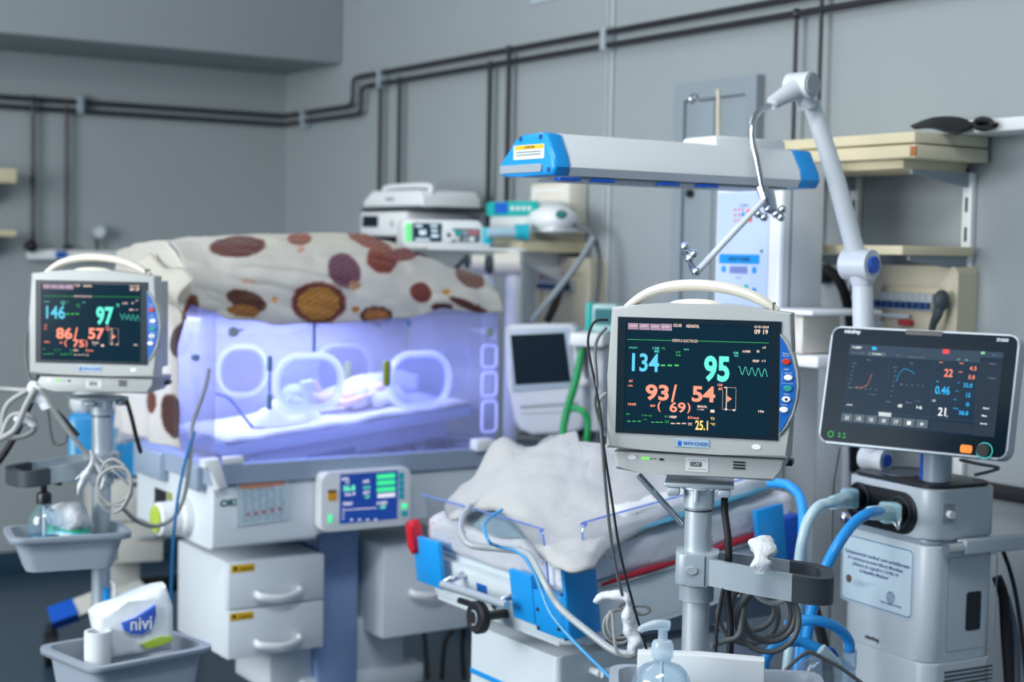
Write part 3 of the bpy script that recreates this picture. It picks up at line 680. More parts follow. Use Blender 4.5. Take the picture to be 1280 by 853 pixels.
M_hinge = mat('hinge_blue_grey', (110, 140, 180), 0.4)
def port(wall, x0, y0, x1, y1, yv, side, r=0.0105, latch=None):
    a, b_, c, d = ext(FI, x0, y0, x1, y1, yv)
    m = clear('port_acrylic', tint=(226, 230, 248), gloss=0.05, haze=0.085, hz=(226, 228, 246))
    rr = rrect(a, b_, c, d, (d - c) * 0.44, 8)
    t = obj('port_door', prism(B(), rr, 'y', yv - 0.002, yv + 0.002), m, wall)
    obj('port_ring', tube(B(), [Vector((p[0], yv, p[1])) for p in rr], r, n=10, k=1, closed=True, flat=(1, 1)), M_ring, wall)
    if latch:
        q = on(latch[0], latch[1], yv - 0.014); bm = B(); prism(bm, rrect(q.x - 0.009, q.x + 0.009, q.z - 0.036, q.z + 0.036, 0.008), 'y', yv - 0.022, yv - 0.010, 0.003); obj('port_latch', bm, M_olive, wall)
    if side is not None:
        q = on(side, (y0 + y1) / 2, yv); bm = B()
        box(bm, q.x - 0.006, q.x + 0.006, yv - 0.010, yv + 0.002, q.z - 0.07, q.z - 0.03, 0.002); box(bm, q.x - 0.006, q.x + 0.006, yv - 0.010, yv + 0.002, q.z + 0.03, q.z + 0.07, 0.002)
        cyl(bm, (q.x, yv - 0.004, q.z - 0.07), (q.x, yv - 0.004, q.z + 0.07), 0.0035, n=8); obj('port_hinge', bm, M_hinge, wall)
port(hf, 346, 446, 426, 511, YF - 0.008, 336, latch=None)
port(hf, 487, 443, 560, 508, YF - 0.008, None, latch=(483, 467))
port(hb, 272, 434, 332, 494, YB + 0.004, None)
port(hb, 394, 432, 462, 494, YB + 0.004, None, r=0.009, latch=(434, 466))
port(hb, 548, 430, 588, 486, YB + 0.004, None, r=0.009)
# sockets on the right corner of the hood, screws and clips on the walls
for (y0, y1) in ((432, 459), (466, 495), (502, 540)):
    a, b_, c, d = ext(FI, 603, y0, 621, y1, YF - 0.004); obj('grommet', tube(B(), [Vector((p[0], YF - 0.002, p[1])) for p in rrect(a, b_, c, d, 0.012)], 0.004, n=8, k=1, closed=True), M_ring, hf)
for px, py, rr, m in ((290, 415, 0.013, M_greym), (610, 415, 0.013, M_greym), (508, 404, 0.009, M_hinge), (243, 447, 0.009, M_hinge)):
    q = on(px, py, YF); b = B(); cyl(b, (q.x, YF - 0.001, q.z), (q.x, YF - 0.014, q.z), rr, n=18)
    if px == 290: cyl(b, (q.x, YF - 0.008, q.z), (q.x + 0.028, YF - 0.008, q.z + 0.006), 0.003, n=8)
    obj('wall_knob', b, m, hf)
q = on(392, 420, YF); b = B(); box(b, q.x - 0.004, q.x + 0.004, YF - 0.006, YF - 0.0005, on(392, 440, YF).z, on(392, 404, YF).z, 0.001); obj('wall_clip', b, M_hinge, hf)
# corner hinges on the rim
q = on(268, 590, -0.02); b = B(); prism(b, [(q.x - 0.03, ZT + 0.02), (q.x + 0.01, ZT + 0.022), (q.x + 0.034, ZR - 0.004), (q.x + 0.004, ZR - 0.01), (q.x - 0.005, ZT - 0.01), (q.x - 0.03, ZT)], 'y', -0.03, 0.012, 0.006, 2)
obj('corner_bracket', b, M_white, inc); b = B(); box(b, q.x + 0.03, q.x + 0.085, -0.012, 0.012, ZT + 0.0, ZT + 0.022, 0.005); obj('corner_bracket', b, M_white, inc)
q = on(612, 572, -0.02); b = B(); box(b, q.x - 0.05, q.x + 0.012, -0.03, 0.012, ZT - 0.006, ZT + 0.03, 0.008); obj('corner_bracket', b, M_white, inc)
b = B(); box(b, -0.03, 0.0, 0.03, 0.10, ZR - 0.02, ZT - 0.004, 0.006); box(b, -0.028, 0.0, 0.30, 0.5, ZR - 0.03, ZT - 0.004, 0.008); obj('side_bracket', b, M_incd, inc, kind='stuff')
# tilted mattress tray with its leg
y_t = 0.10
pL = on(318, 566, y_t); pR = on(596, 519, y_t); sl = (pR.z - pL.z) / (pR.x - pL.x); ang = math.atan(sl)
FT = Fr(FI.w((pL.x, y_t, pL.z)), TH, ('Y', -ang)); MT = rel(FI, FT); TL = (pR.x - pL.x) / math.cos(ang)
TX0 = -0.075
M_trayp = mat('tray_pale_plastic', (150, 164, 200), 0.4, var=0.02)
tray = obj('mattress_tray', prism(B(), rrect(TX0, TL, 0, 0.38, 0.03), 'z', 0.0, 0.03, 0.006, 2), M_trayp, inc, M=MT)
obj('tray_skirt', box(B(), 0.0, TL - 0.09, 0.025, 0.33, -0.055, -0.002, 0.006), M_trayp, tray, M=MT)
obj('tray_handle_slot', box(B(), 0.16, 0.31, 0.021, 0.026, -0.052, -0.036, 0.004), M_deck, tray, M=MT)
lg = on(523, 556, 0.16); b = B(); box(b, lg.x - 0.012, lg.x + 0.012, 0.15, 0.175, ZT - 0.02, lg.z + 0.01, 0.003); obj('tray_leg', b, M_incd, inc)
b = B(); q = on(570, 560, 0.2); box(b, q.x - 0.05, q.x + 0.03, 0.17, 0.24, ZT - 0.02, ZT + 0.02, 0.004); tube(b, [(q.x - 0.15, 0.12, ZT + 0.03), (q.x + 0.07, 0.18, ZT)], 0.008, k=1); obj('tilt_lever', b, M_incd, inc)
# control panel, lettering, knob
cp = FI; a, b_, c, d = ext(FI, 402, 588, 513, 661, -0.045)
pan = obj('control_panel', prism(B(), rrect(a, b_, c, d, 0.018), 'y', -0.045, -0.005, 0.006, 3), M_white, inc)
yp = -0.0456
obj('panel_screen', slab(B(), FI, 425, 591, 497, 652, yp - 0.0006, yp + 0.001, 0.001), mat('panel_screen_glow', (4, 14, 40), 0.2, emit=(22, 58, 134), es=0.9), pan)
yq = yp - 0.0012
b = B()
for q in (593, 601, 609.5): rc(b, FI, 471, q - 0.4, 494, q + 5.5, yq)
obj('screen_buttons', b, em('panel_green', (60, 216, 140)), pan, smooth=0, kind='stuff')
b = B(); rc(b, FI, 472, 617, 494, 622, yq)
for s, bx in (('SKIN', (427, 597, 436, 601)), ('SET', (432, 602, 437, 605)), ('36.9', (431, 616, 444, 620)), ('AIR', (453, 600, 462, 604)), ('SET', (454, 614, 463, 618)), ('TREND', (428, 628, 441, 632)), ('HUMID', (471, 627, 484, 631))): tx(b, s, FI, *bx, yq, bold=0.03)
line(b, FI, [(430, 638), (471, 635)], 0.002, yq)
for q in range(4): rc(b, FI, 438 + 10 * q, 649, 441 + 10 * q, 651, yq)
for q in range(4): rc(b, FI, 428, 636 + 4 * q, 430, 637.5 + 4 * q, yq)
obj('screen_words', b, em('panel_pale', (206, 206, 224)), pan, smooth=0, kind='stuff')
b = B(); tx(b, '36.8', FI, 429, 607, 444, 614, yq, bold=0.05); tx(b, '34.5', FI, 454, 608, 463, 611, yq, bold=0.04); tx(b, '60', FI, 475, 632, 482, 636, yq, bold=0.04); tx(b, '35', FI, 456, 620, 462, 623, yq, bold=0.03); obj('screen_figures', b, em('panel_mint', (110, 230, 176)), pan, smooth=0, kind='stuff')
for (x0, y0, x1, y1, m) in ((410, 616, 421, 626, mat('amber_key', (236, 170, 30), 0.4)), (410, 613, 421, 616, M_dark), (499, 591, 505, 600, M_cyan), (499, 601, 505, 608, M_cyan), (499, 609, 505, 616, M_cyan), (499, 617, 505, 624, M_cyan), (503, 630, 509, 636, em('panel_lamp_green', (60, 230, 150))), (502, 639, 510, 645, M_cyan), (411, 644, 415, 654, em('panel_lamp_green', (60, 230, 150)))):
    obj('panel_key', slab(B(), FI, x0, y0, x1, y1, yp - 0.002, yp + 0.001, 0.003), m, pan)
b = B(); tx(b, 'OKM', FI, 275, 624, 303, 633.5, -0.001, bold=0.05); obj('maker_name', b, mat('dark_green_ink', (10, 96, 90), 0.6), inc, smooth=0)
F_end = lambda px, py: FI.on(px, py, 'x', 0.0)
k = F_end(234, 646); b = B(); lathe(b, [(0.035, -0.085), (0.044, -0.08), (0.044, -0.028), (0.05, -0.02), (0.05, -0.001)], (0, k.y, k.z), 24, 'x'); kn = obj('filter_knob', b, M_white, inc)
b = B(); lathe(b, [(0.022, -0.094), (0.036, -0.09), (0.036, -0.086)], (0, k.y, k.z), 24, 'x'); obj('knob_cap', b, mat('lime_cap', (176, 200, 70), 0.45), kn)
bw = obj('sensor_window', slab(B(), FI, 193, 612, 207, 640, -0.003, -0.0005, 0.003, 'x'), M_black, inc)
obj('end_lamp', slab(B(), FI, 209, 616, 214, 626, -0.003, -0.0005, 0.002, 'x'), mat('olive_latch', (150, 160, 60), 0.45), inc)
# drawers, column, base
def drawers(x0, x1, y0, zt, splits, zlow, dep, px_label):
    u_ = obj('drawer_cabinet', box(B(), x0, x1, y0 + 0.018, y0 + dep, zlow, zt, 0.006), M_inc, inc)
    zz = [zt] + splits + [zlow]
    for i in range(len(zz) - 1):
        dr = obj('drawer', box(B(), x0, x1, y0, y0 + 0.0175, zz[i + 1] + 0.0015, zz[i] - 0.0015, 0.004), M_inc, u_)
        yield dr, zz[i], zz[i + 1], u_
YD = 0.035
x0 = on(285, 760, YD).x; x1 = on(405, 750, YD).x; zt = on(285, 704, YD).z; zm = on(283, 764.5, YD).z; zl = on(282, 827, YD).z
for i, (dr, za, zb2, u_) in enumerate(drawers(x0, x1, YD, zt, [zm], zl, 0.36, 1)):
    hx0, hx1 = on(320, 745, YD).x, on(374, 740, YD).x; hz = on(346, (743, 803)[i], YD).z
    b = B(); tube(b, [(hx0, YD - 0.001, hz + 0.006), (hx0 + 0.008, YD - 0.022, hz + 0.002), ((hx0 + hx1) / 2, YD - 0.034, hz - 0.004), (hx1 - 0.008, YD - 0.022, hz + 0.002), (hx1, YD - 0.001, hz + 0.006)], 0.008, n=10, flat=(1.3, 0.8)); obj('drawer_handle', b, M_white, u_)
    yy = (711, 771)[i]; x_ = (303.5, 302)[i]; lb = obj('warning_label', slab(B(), FI, x_ - 14.5, yy - 5, x_ + 14.5, yy + 4.5, YD - 0.0012, YD, 0.001), M_yel, u_)
    b = B(); tx(b, 'ATENTIE', FI, x_ - 4, yy - 1.5, x_ + 13, yy + 2.5, YD - 0.0016, bold=0.02); t3 = pts_on(FI, [(x_ - 12.5, yy + 2.5), (x_ - 6, yy + 2.5), (x_ - 9.2, yy - 3.5)], 'y', YD - 0.0016); b.faces.new([b.verts.new((p[0], YD - 0.0016, p[1])) for p in t3]); obj('label_print', b, M_ink, u_, smooth=0, kind='stuff')
x0 = on(479, 720, YD).x; x1 = x0 + (on(405, 750, YD).x - on(285, 760, YD).x); zt = on(478, 683, YD).z; zl = on(478, 800, YD).z
for dr, za, zb2, u_ in drawers(x0, x1, YD, zt, [], zl, 0.36, 0):
    hx0, hx1 = on(513, 742, YD).x, on(556, 742, YD).x; hz = on(530, 741, YD).z
    b = B(); tube(b, [(hx0, YD - 0.001, hz + 0.006), (hx0 + 0.008, YD - 0.022, hz + 0.002), ((hx0 + hx1) / 2, YD - 0.034, hz - 0.004), (hx1 - 0.008, YD - 0.022, hz + 0.002), (hx1, YD - 0.001, hz + 0.006)], 0.008, n=10, flat=(1.3, 0.8)); obj('drawer_handle', b, M_white, u_)
xa = on(398, 740, 0.13).x; xb = on(449, 740, 0.13).x
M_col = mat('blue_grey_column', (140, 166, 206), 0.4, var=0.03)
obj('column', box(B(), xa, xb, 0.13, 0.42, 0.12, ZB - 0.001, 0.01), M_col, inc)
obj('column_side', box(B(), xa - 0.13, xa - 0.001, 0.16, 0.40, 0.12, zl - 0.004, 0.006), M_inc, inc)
for yy in (0.14, 0.44):
    ft = obj('base_beam', box(B(), 0.33, ILN - 0.12, yy, yy + 0.07, 0.09, 0.15, 0.01), M_inc, inc)
    for xx in (0.37, ILN - 0.15):
        b = B(); cyl(b, (xx, yy + 0.02, 0.042), (xx, yy + 0.05, 0.042), 0.042, n=20); obj('caster', b, M_rubber, ft)
b = B(); box(b, xb - 0.02, xb + 0.16, 0.15, 0.4, 0.12, 0.30, 0.01); obj('power_box', b, M_inc, inc)

# blue phototherapy lamp standing on the hood, under the blanket
lampx0, lampx1 = on(275, 380, 0.3).x, on(455, 380, 0.3).x
b = B(); ZL = on(360, 293, 0.28).z
FLm = Fr(FI.w((lampx0, 0.12, ZH + TK)), TH)
lm = thing('phototherapy_lamp', FLm, 'blue phototherapy lamp box standing on the hood beneath the spotted blanket', 'lamp')
obj('lamp_housing', box(B(), 0.0, lampx1 - lampx0, 0.0, 0.30, 0.012, ZL - ZH - 0.03, 0.02), M_white, lm)
obj('lamp_panel', box(B(), 0.02, lampx1 - lampx0 - 0.02, 0.02, 0.28, 0.001, 0.0115), em('blue_tubes', (60, 80, 255), 4.0), lm)
ctr = FI.w(((lampx0 + lampx1) / 2 - 0.05, 0.29, ZH - 0.012))
INC_LAMP = area('phototherapy_light', ctr, (0, 0, TH), 0.66, 0.34, 6.0, (0.50, 0.58, 1.0))

# ------------------------------------------------------------------ spotted blanket over the hood and its left end
SPOTS = [  # px centre, radii, angle, colour, (inner colour)
    (297, 309, 35, 13, -4, (120, 72, 68), None), (374, 299, 15, 8, 0, (168, 106, 90), None), (430, 339, 19, 23, -35, (130, 84, 104), None), (443, 357, 8, 6, 0, (205, 160, 130), None),
    (398, 379, 34, 26, 0, (128, 66, 60), (196, 142, 74)), (308, 376, 26, 12, 18, (112, 72, 62), None), (304, 389, 20, 8, 5, (176, 122, 70), None), (477, 325, 19, 17, 20, (150, 78, 66), None),
    (462, 303, 30, 8, 22, (172, 106, 90), None), (502, 319, 22, 8, -6, (162, 92, 92), None), (526, 366, 14, 12, 30, (140, 72, 64), None), (587, 347, 20, 12, 32, (146, 104, 90), None),
    (470, 395, 20, 12, 0, (84, 48, 44), (182, 122, 76)), (585, 382, 26, 5, 22, (104, 56, 52), None), (552, 384, 14, 5, 0, (88, 44, 56), None),
    (376, 313, 5, 5, 0, (232, 190, 170), None), (343, 375, 4, 4, 0, (236, 186, 130), None), (444, 387, 5, 4, 0, (206, 140, 70), None), (558, 366, 5, 4, 0, (228, 170, 90), None), (310, 352, 9, 3, 0, (226, 196, 172), None),
    (238, 392, 9, 24, 12, (134, 84, 66), None), (227, 425, 13, 22, 16, (86, 56, 66), None), (216, 520, 14, 28, -10, (92, 56, 52), None), (190, 503, 6, 14, 0, (126, 70, 58), None)]
def blanket_colour(px, py, w):
    c = (228, 225, 214)
    for cx, cy, rx, ry, an, col, inn in SPOTS:
        t = math.radians(an); dx, dy = px - cx, py - cy
        u_ = (dx * math.cos(t) + dy * math.sin(t)) / rx; v_ = (-dx * math.sin(t) + dy * math.cos(t)) / ry
        r = math.hypot(u_, v_) + 0.07 * mnoise.noise(Vector((px * 0.12, py * 0.12, cx)))
        if r < 1.06:
            sp = 0.22 * mnoise.noise(Vector((px * 0.45, py * 0.45, 3 + cx))) + 0.10 * math.sin(px * 0.5 + py * 0.9)
            f = min(1.0, (1.06 - r) / 0.12); k_ = inn if (inn and r < 0.78) else col
            k_ = tuple(min(255, max(0, q * (1 + sp))) for q in k_); c = tuple(a * (1 - f) + q * f for a, q in zip(c, k_))
    return lin(c)
M_blk = mat('spotted_muslin', (222, 220, 212), 0.9, var=0.03, bump=0.25, bscale=70, sheen=0.3)
_nt = M_blk.node_tree; _vc = _nt.nodes.new('ShaderNodeVertexColor'); _vc.layer_name = 'print'
_tr = _nt.nodes.new('ShaderNodeBsdfTranslucent'); _mxs = _nt.nodes.new('ShaderNodeMixShader'); _mxs.inputs[0].default_value = 0.45
_b = _nt.nodes['Principled BSDF']; _nt.links.new(_vc.outputs[0], _b.inputs['Base Color']); _nt.links.new(_vc.outputs[0], _tr.inputs[0])
_nt.links.new(_b.outputs[0], _mxs.inputs[1]); _nt.links.new(_tr.outputs[0], _mxs.inputs[2]); _nt.links.new(_mxs.outputs[0], _nt.nodes['Material Output'].inputs[0])
def interp(T, x):
    if x <= T[0][0]: return T[0][1]
    for (a, p), (b_, q) in zip(T, T[1:]):
        if x <= b_:
            t = (x - a) / (b_ - a); t = t * t * (3 - 2 * t) * 0.5 + t * 0.5; return p + (q - p) * t
    return T[-1][1]
edge_px = [(238, 378), (262, 388), (285, 401), (320, 402), (350, 405), (380, 406), (410, 404), (450, 402), (500, 398), (530, 392), (550, 387), (575, 388), (600, 390), (626, 391)]
ridge_px = [(236, 302), (262, 297), (330, 293), (400, 292), (450, 293), (480, 302), (520, 320), (570, 337), (600, 347), (612, 362), (626, 378)]
EDG = [(on(a, b_, YF - 0.012).x, on(a, b_, YF - 0.012).z) for a, b_ in edge_px]
RDG = [(FI.on(a, b_, 'y', 0.20).x, FI.on(a, b_, 'y', 0.20).z) for a, b_ in ridge_px]
X0, X1 = EDG[0][0], EDG[-1][0] + 0.004
def blanket_top(s, t):
    x = X0 + (X1 - X0) * s
    ze, zr_ = interp(EDG, x), interp(RDG, x)
    zr_ = max(zr_, ZH + TK + 0.012)
    if t < 0.5:
        q = t / 0.5; a = q * PI / 2
        y = (YF - 0.012) + 0.20 * (1 - math.cos(a)) ** 0.85; z = ze + (zr_ - ze) * math.sin(a) ** 0.9
    elif t < 0.75:
        q = (t - 0.5) / 0.25; y = YF + 0.188 + (YB + 0.012 - YF - 0.188) * q; z = zr_ - 0.03 * q * q
    else:
        q = (t - 0.75) / 0.25; y = YB + 0.014; z = (zr_ - 0.03) + (ZT + 0.0 - zr_ + 0.03) * q
    w_ = 0.011 * mnoise.noise(Vector((x * 5, y * 16 + z * 16 + x * 4, 1.0))) + 0.006 * mnoise.noise(Vector((x * 14, z * 34 + x * 9, 6.0))) + 0.008 * math.sin(34 * (z + 0.35 * x) + 2 * mnoise.noise(Vector((x * 5, 0, 2)))) * (0.3 if t > 0.5 else min(1, 3 * t))
    y -= abs(w_) * (1 if t < 0.5 else -1); z += 0.005 * mnoise.noise(Vector((x * 12, t * 8, 4))) + (0.004 * mnoise.noise(Vector((x * 9 + t * 20, t * 14, 8))) if 0.25 < t < 0.7 else 0)
    if t < 0.04: z += 0.004 * math.sin(x * 30)
    return Vector((x, y, z))
EDL = [(0.0, on(258, 385, YF).z), (1.0, FI.on(190, 356, 'x', -0.02).z)]
def blanket_end(s, t):
    # s: front to back along the left end, t: down from the top edge
    y = YF - 0.010 + (YB + 0.02 - YF) * s
    p = blanket_top(0.0, 0.5 * min(1, s * 2.4) + 0.0) if s < 0.42 else blanket_top(0.0, 0.5 + 0.25 * (s - 0.42) / 0.58)
    ztop = p.z; zlow = FI.on(215, 551, 'x', -0.03).z
    z = ztop + (zlow - ztop) * t
    out = -0.004 - 0.018 * math.sin(min(1, t * 3) * PI / 2) - 0.012 * math.sin(s * 15 + 1.0 + 2.0 * t) * min(1, t * 2) - 0.010 * mnoise.noise(Vector((s * 5, t * 5, 9)))
    return Vector((X0 + out, p.y if t < 0.05 else y, z))
b = B(); sheet(b, blanket_top, 260, 170); sheet(b, blanket_end, 100, 110); bmesh.ops.remove_doubles(b, verts=b.verts, dist=0.002)
# a turned-back flap sticking out over the left end
def flap(s, t):
    a = FI.on(256, 356, 'x', X0 - 0.012); y0_ = a.y
    y = y0_ + 0.02 + 0.30 * s
    z = a.z + 0.012 + 0.055 * s - 0.10 * t * (1 - 0.25 * s) + 0.012 * math.sin(7 * s)
    return Vector((X0 - 0.030 - 0.035 * math.sin(PI * min(1, t * 1.05)) - 0.02 * t, y, z))
sheet(b, flap, 24, 12)
FBk = Fr(FI.w((X0, YF, ZH)), TH)
for v in b.verts: v.co = FBk.loc(FI.w(v.co))
bl = obj('spotted_blanket', b, M_blk, None, smooth=80)
bl.location = FBk.o; bl.rotation_euler = (0, 0, TH)
tag(bl, 'cream blanket with brown spots draped over the incubator hood', 'blanket')
me = bl.data; ca = me.color_attributes.new('print', 'FLOAT_COLOR', 'POINT')
for v in me.vertices:
    q = proj(FBk.w(v.co)); ca.data[v.index].color = blanket_colour(q[0], q[1], v.co)
s_ = bl.modifiers.new('thickness', 'SOLIDIFY'); s_.thickness = 0.003; s_.offset = 0

# ------------------------------------------------------------------ in the hood: linen, newborn, tube
def tray_thing(name, bm, m, label, cat, group=None, solid=0.0, subsurf=0, smooth=80):
    o = obj(name, bm, m, None, smooth=smooth, solid=solid, subsurf=subsurf); o.matrix_world = FT.m4(); return tag(o, label, cat, group)
tp = lambda px, py, y=0.16: FT.on(px, py, 'y', y)
def msheet(s, t):
    x = TX0 + 0.006 + (TL - TX0 - 0.02) * s; y = 0.004 + 0.372 * t
    z = 0.046 + 0.006 * fbm(Vector((x * 9, y * 9, 2))); e = min(s, 1 - s, t, 1 - t)
    if e < 0.05: z -= 0.012 * (1 - e / 0.05) ** 2
    return Vector((x, y, z))
b = B(); sheet(b, msheet, 60, 40); tray_thing('mattress_sheet', b, M_linen, 'white sheet over the tilted mattress inside the incubator', 'sheet', solid=0.004)
def crumple(cx, cy, rx, ry, h, seed, n=36):
    def f(s, t):
        a = s * 2 * PI; r = t
        x = cx + rx * r * math.cos(a) * (1 + 0.2 * mnoise.noise(Vector((math.cos(a) * 1.5, math.sin(a) * 1.5, seed)))); y = cy + ry * r * math.sin(a) * (1 + 0.2 * mnoise.noise(Vector((math.sin(a) * 1.5, math.cos(a) * 1.5, seed + 4))))
        z = 0.052 + h * max(0, 1 - r ** 2.2) * (0.75 + 0.5 * fbm(Vector((x * 18, y * 18, seed))))
        return Vector((x, y, max(0.051, z)))
    b = B(); sheet(b, f, n, 14); bmesh.ops.remove_doubles(b, verts=b.verts, dist=0.0008); return b
q = tp(365, 515, 0.08); tray_thing('linen_bundle', crumple(q.x, 0.12, 0.105, 0.10, 0.075, 1), M_linen, 'crumpled white linen at the left end of the incubator mattress', 'linen')
q = tp(470, 470, 0.29); b = B(); tube(b, [(q.x - 0.20, 0.27, 0.072), (q.x - 0.1, 0.31, 0.078), (q.x, 0.32, 0.085), (q.x + 0.08, 0.31, 0.082), (q.x + 0.13, 0.27, 0.075)], [0.022, 0.030, 0.034, 0.034, 0.024], n=12, jit=0.25, seed=3)
tray_thing('linen_roll', b, M_linen, 'rolled white cloth nest behind the newborn in the incubator', 'linen')
# newborn lying on its back, head to the left
M_skin = mat('newborn_skin', (228, 188, 178), 0.55, var=0.05, bump=0.05, bscale=60)
def skin_body(name, joints, edges, root_i, m, sub=2):
    me = bpy.data.meshes.new(name); me.from_pydata([j[:3] for j in joints], edges, []); o = bpy.data.objects.new(name, me); C.objects.link(o)
    s = o.modifiers.new('skin', 'SKIN'); s.use_smooth_shade = True; s.branch_smoothing = 0.3
    sv = me.skin_vertices[0].data
    for i, j in enumerate(joints): sv[i].radius = (j[3], j[4] if len(j) > 4 else j[3]); sv[i].use_root = (i == root_i)
    ss = o.modifiers.new('smooth', 'SUBSURF'); ss.levels = ss.render_levels = sub
    me.materials.append(m); return o
q = tp(432, 500, 0.16); bx, by, bz = q.x, 0.16, 0.048
S = 0.36
J = [(bx + 0.03, by, bz + 0.036, 0.036, 0.032), (bx - 0.02, by, bz + 0.038, 0.036, 0.033), (bx - 0.065, by, bz + 0.038, 0.034, 0.030), (bx - 0.095, by, bz + 0.04, 0.017), (bx - 0.125, by + 0.004, bz + 0.047, 0.040, 0.042), (bx - 0.160, by + 0.008, bz + 0.050, 0.040, 0.041), (bx - 0.185, by + 0.01, bz + 0.048, 0.026),
     (bx - 0.07, by - 0.042, bz + 0.036, 0.014), (bx - 0.035, by - 0.075, bz + 0.030, 0.012), (bx + 0.012, by - 0.082, bz + 0.040, 0.010), (bx + 0.028, by - 0.080, bz + 0.044, 0.008),
     (bx - 0.07, by + 0.042, bz + 0.036, 0.014), (bx - 0.04, by + 0.07, bz + 0.04, 0.012), (bx - 0.06, by + 0.06, bz + 0.075, 0.010), (bx - 0.07, by + 0.05, bz + 0.088, 0.008),
     (bx + 0.05, by - 0.028, bz + 0.034, 0.021), (bx + 0.095, by - 0.045, bz + 0.062, 0.018), (bx + 0.135, by - 0.03, bz + 0.026, 0.012), (bx + 0.155, by - 0.03, bz + 0.024, 0.009), (bx + 0.160, by - 0.03, bz + 0.042, 0.007),
     (bx + 0.05, by + 0.028, bz + 0.034, 0.021), (bx + 0.085, by + 0.05, bz + 0.068, 0.018), (bx + 0.125, by + 0.035, bz + 0.03, 0.012), (bx + 0.145, by + 0.035, bz + 0.026, 0.009), (bx + 0.150, by + 0.035, bz + 0.044, 0.007)]
E_ = [(0, 1), (1, 2), (2, 3), (3, 4), (4, 5), (5, 6), (2, 7), (7, 8), (8, 9), (9, 10), (2, 11), (11, 12), (12, 13), (13, 14), (0, 15), (15, 16), (16, 17), (17, 18), (18, 19), (0, 20), (20, 21), (21, 22), (22, 23), (23, 24)]
nb = bpy.data.objects.new('newborn', None); C.objects.link(nb); nb.matrix_world = FT.m4()
tag(nb, 'tiny newborn person lying on its back in a white nappy inside the incubator', 'person')
body = skin_body('body', J, E_, 0, M_skin); body.parent = nb
b = B(); tube(b, [(bx + 0.006, by, bz + 0.037), (bx + 0.03, by, bz + 0.037), (bx + 0.056, by, bz + 0.037)], [0.042, 0.047, 0.044], n=16, k=3, flat=(0.92, 1.15)); obj('nappy', b, M_linen, nb)
b = B(); ball(b, (bx - 0.158, by + 0.008, bz + 0.050), (0.040, 0.0445, 0.0455), 18); obj('knitted_cap', b, M_tissue, nb)
fx, fz = bx - 0.126, bz + 0.088   # face looks up
b = B()
for s in (-1, 1): ball(b, (fx - 0.008, by + 0.004 + s * 0.015, fz - 0.004), (0.004, 0.006, 0.003), 8)
obj('closed_eyes', b, mat('eyelid', (196, 132, 122), 0.6), nb, kind='stuff')
b = B(); ball(b, (fx + 0.006, by + 0.004, fz + 0.001), (0.007, 0.005, 0.005), 10); obj('nose', b, M_skin, nb)
b = B(); ball(b, (fx + 0.019, by + 0.004, fz - 0.006), (0.003, 0.009, 0.003), 10); obj('mouth', b, mat('lip', (186, 100, 100), 0.5), nb)
for s in (-1, 1):
    b = B(); ball(b, (fx - 0.012, by + 0.004 + s * 0.041, bz + 0.048), (0.010, 0.005, 0.008), 8); obj('ear', b, M_skin, nb)
for hx, hy, hz, dx in ((bx + 0.030, by - 0.080, bz + 0.045, 1), (bx - 0.072, by + 0.049, bz + 0.090, -1)):
    hd = B()
    for f in range(4): o_ = (f - 1.5) * 0.0042; tube(hd, [(hx, hy + o_, hz), (hx + dx * 0.010, hy + o_ * 1.2, hz + 0.004), (hx + dx * (0.017 - 0.002 * abs(f - 1.5)), hy + o_ * 1.3, hz)], [0.0026, 0.0024, 0.0018], n=6, k=2)
    tube(hd, [(hx - dx * 0.002, hy + 0.006, hz), (hx + dx * 0.006, hy + 0.013, hz + 0.002), (hx + dx * 0.011, hy + 0.014, hz)], [0.0028, 0.0024, 0.0018], n=6, k=2)
    obj('fingers', hd, M_skin, nb, kind='stuff')
# cloth over the legs, like the white roll seen through the right port
def legcloth(s, t):
    x = bx + 0.045 + 0.12 * s; y = by - 0.085 + 0.17 * t
    z = bz + 0.010 + 0.075 * math.sin(PI * t) ** 0.7 * (1 - 0.55 * s) + 0.006 * fbm(Vector((x * 20, y * 20, 5)))
    return Vector((x, y, z))
b = B(); sheet(b, legcloth, 24, 24); tray_thing('cover_cloth', b, M_linen, 'white cloth laid over the newborn legs in the incubator', 'cloth', solid=0.003)
# breathing-circuit connector and line
q = tp(384, 484, 0.12); b = B(); box(b, q.x - 0.018, q.x + 0.018, 0.105, 0.135, q.z - 0.006, q.z + 0.018, 0.005); cyl(b, (q.x, 0.12, q.z - 0.06), (q.x, 0.12, q.z), 0.014, n=14)
tray_thing('breathing_connector', b, M_white, 'square white breathing connector standing beside the newborn head', 'connector', smooth=35)
b = B(); tube(b, [FI.on(270, 492, 'y', 0.06), FI.on(286, 498, 'y', 0.06), FI.on(300, 515, 'y', 0.07), FI.on(316, 535, 'y', 0.08)], 0.004, n=8); b.transform(FI.m4())
tag(obj('sensor_lead', b, mat('blue_lead', (60, 110, 190), 0.4)), 'blue sensor lead lying across the linen in the incubator', 'lead')

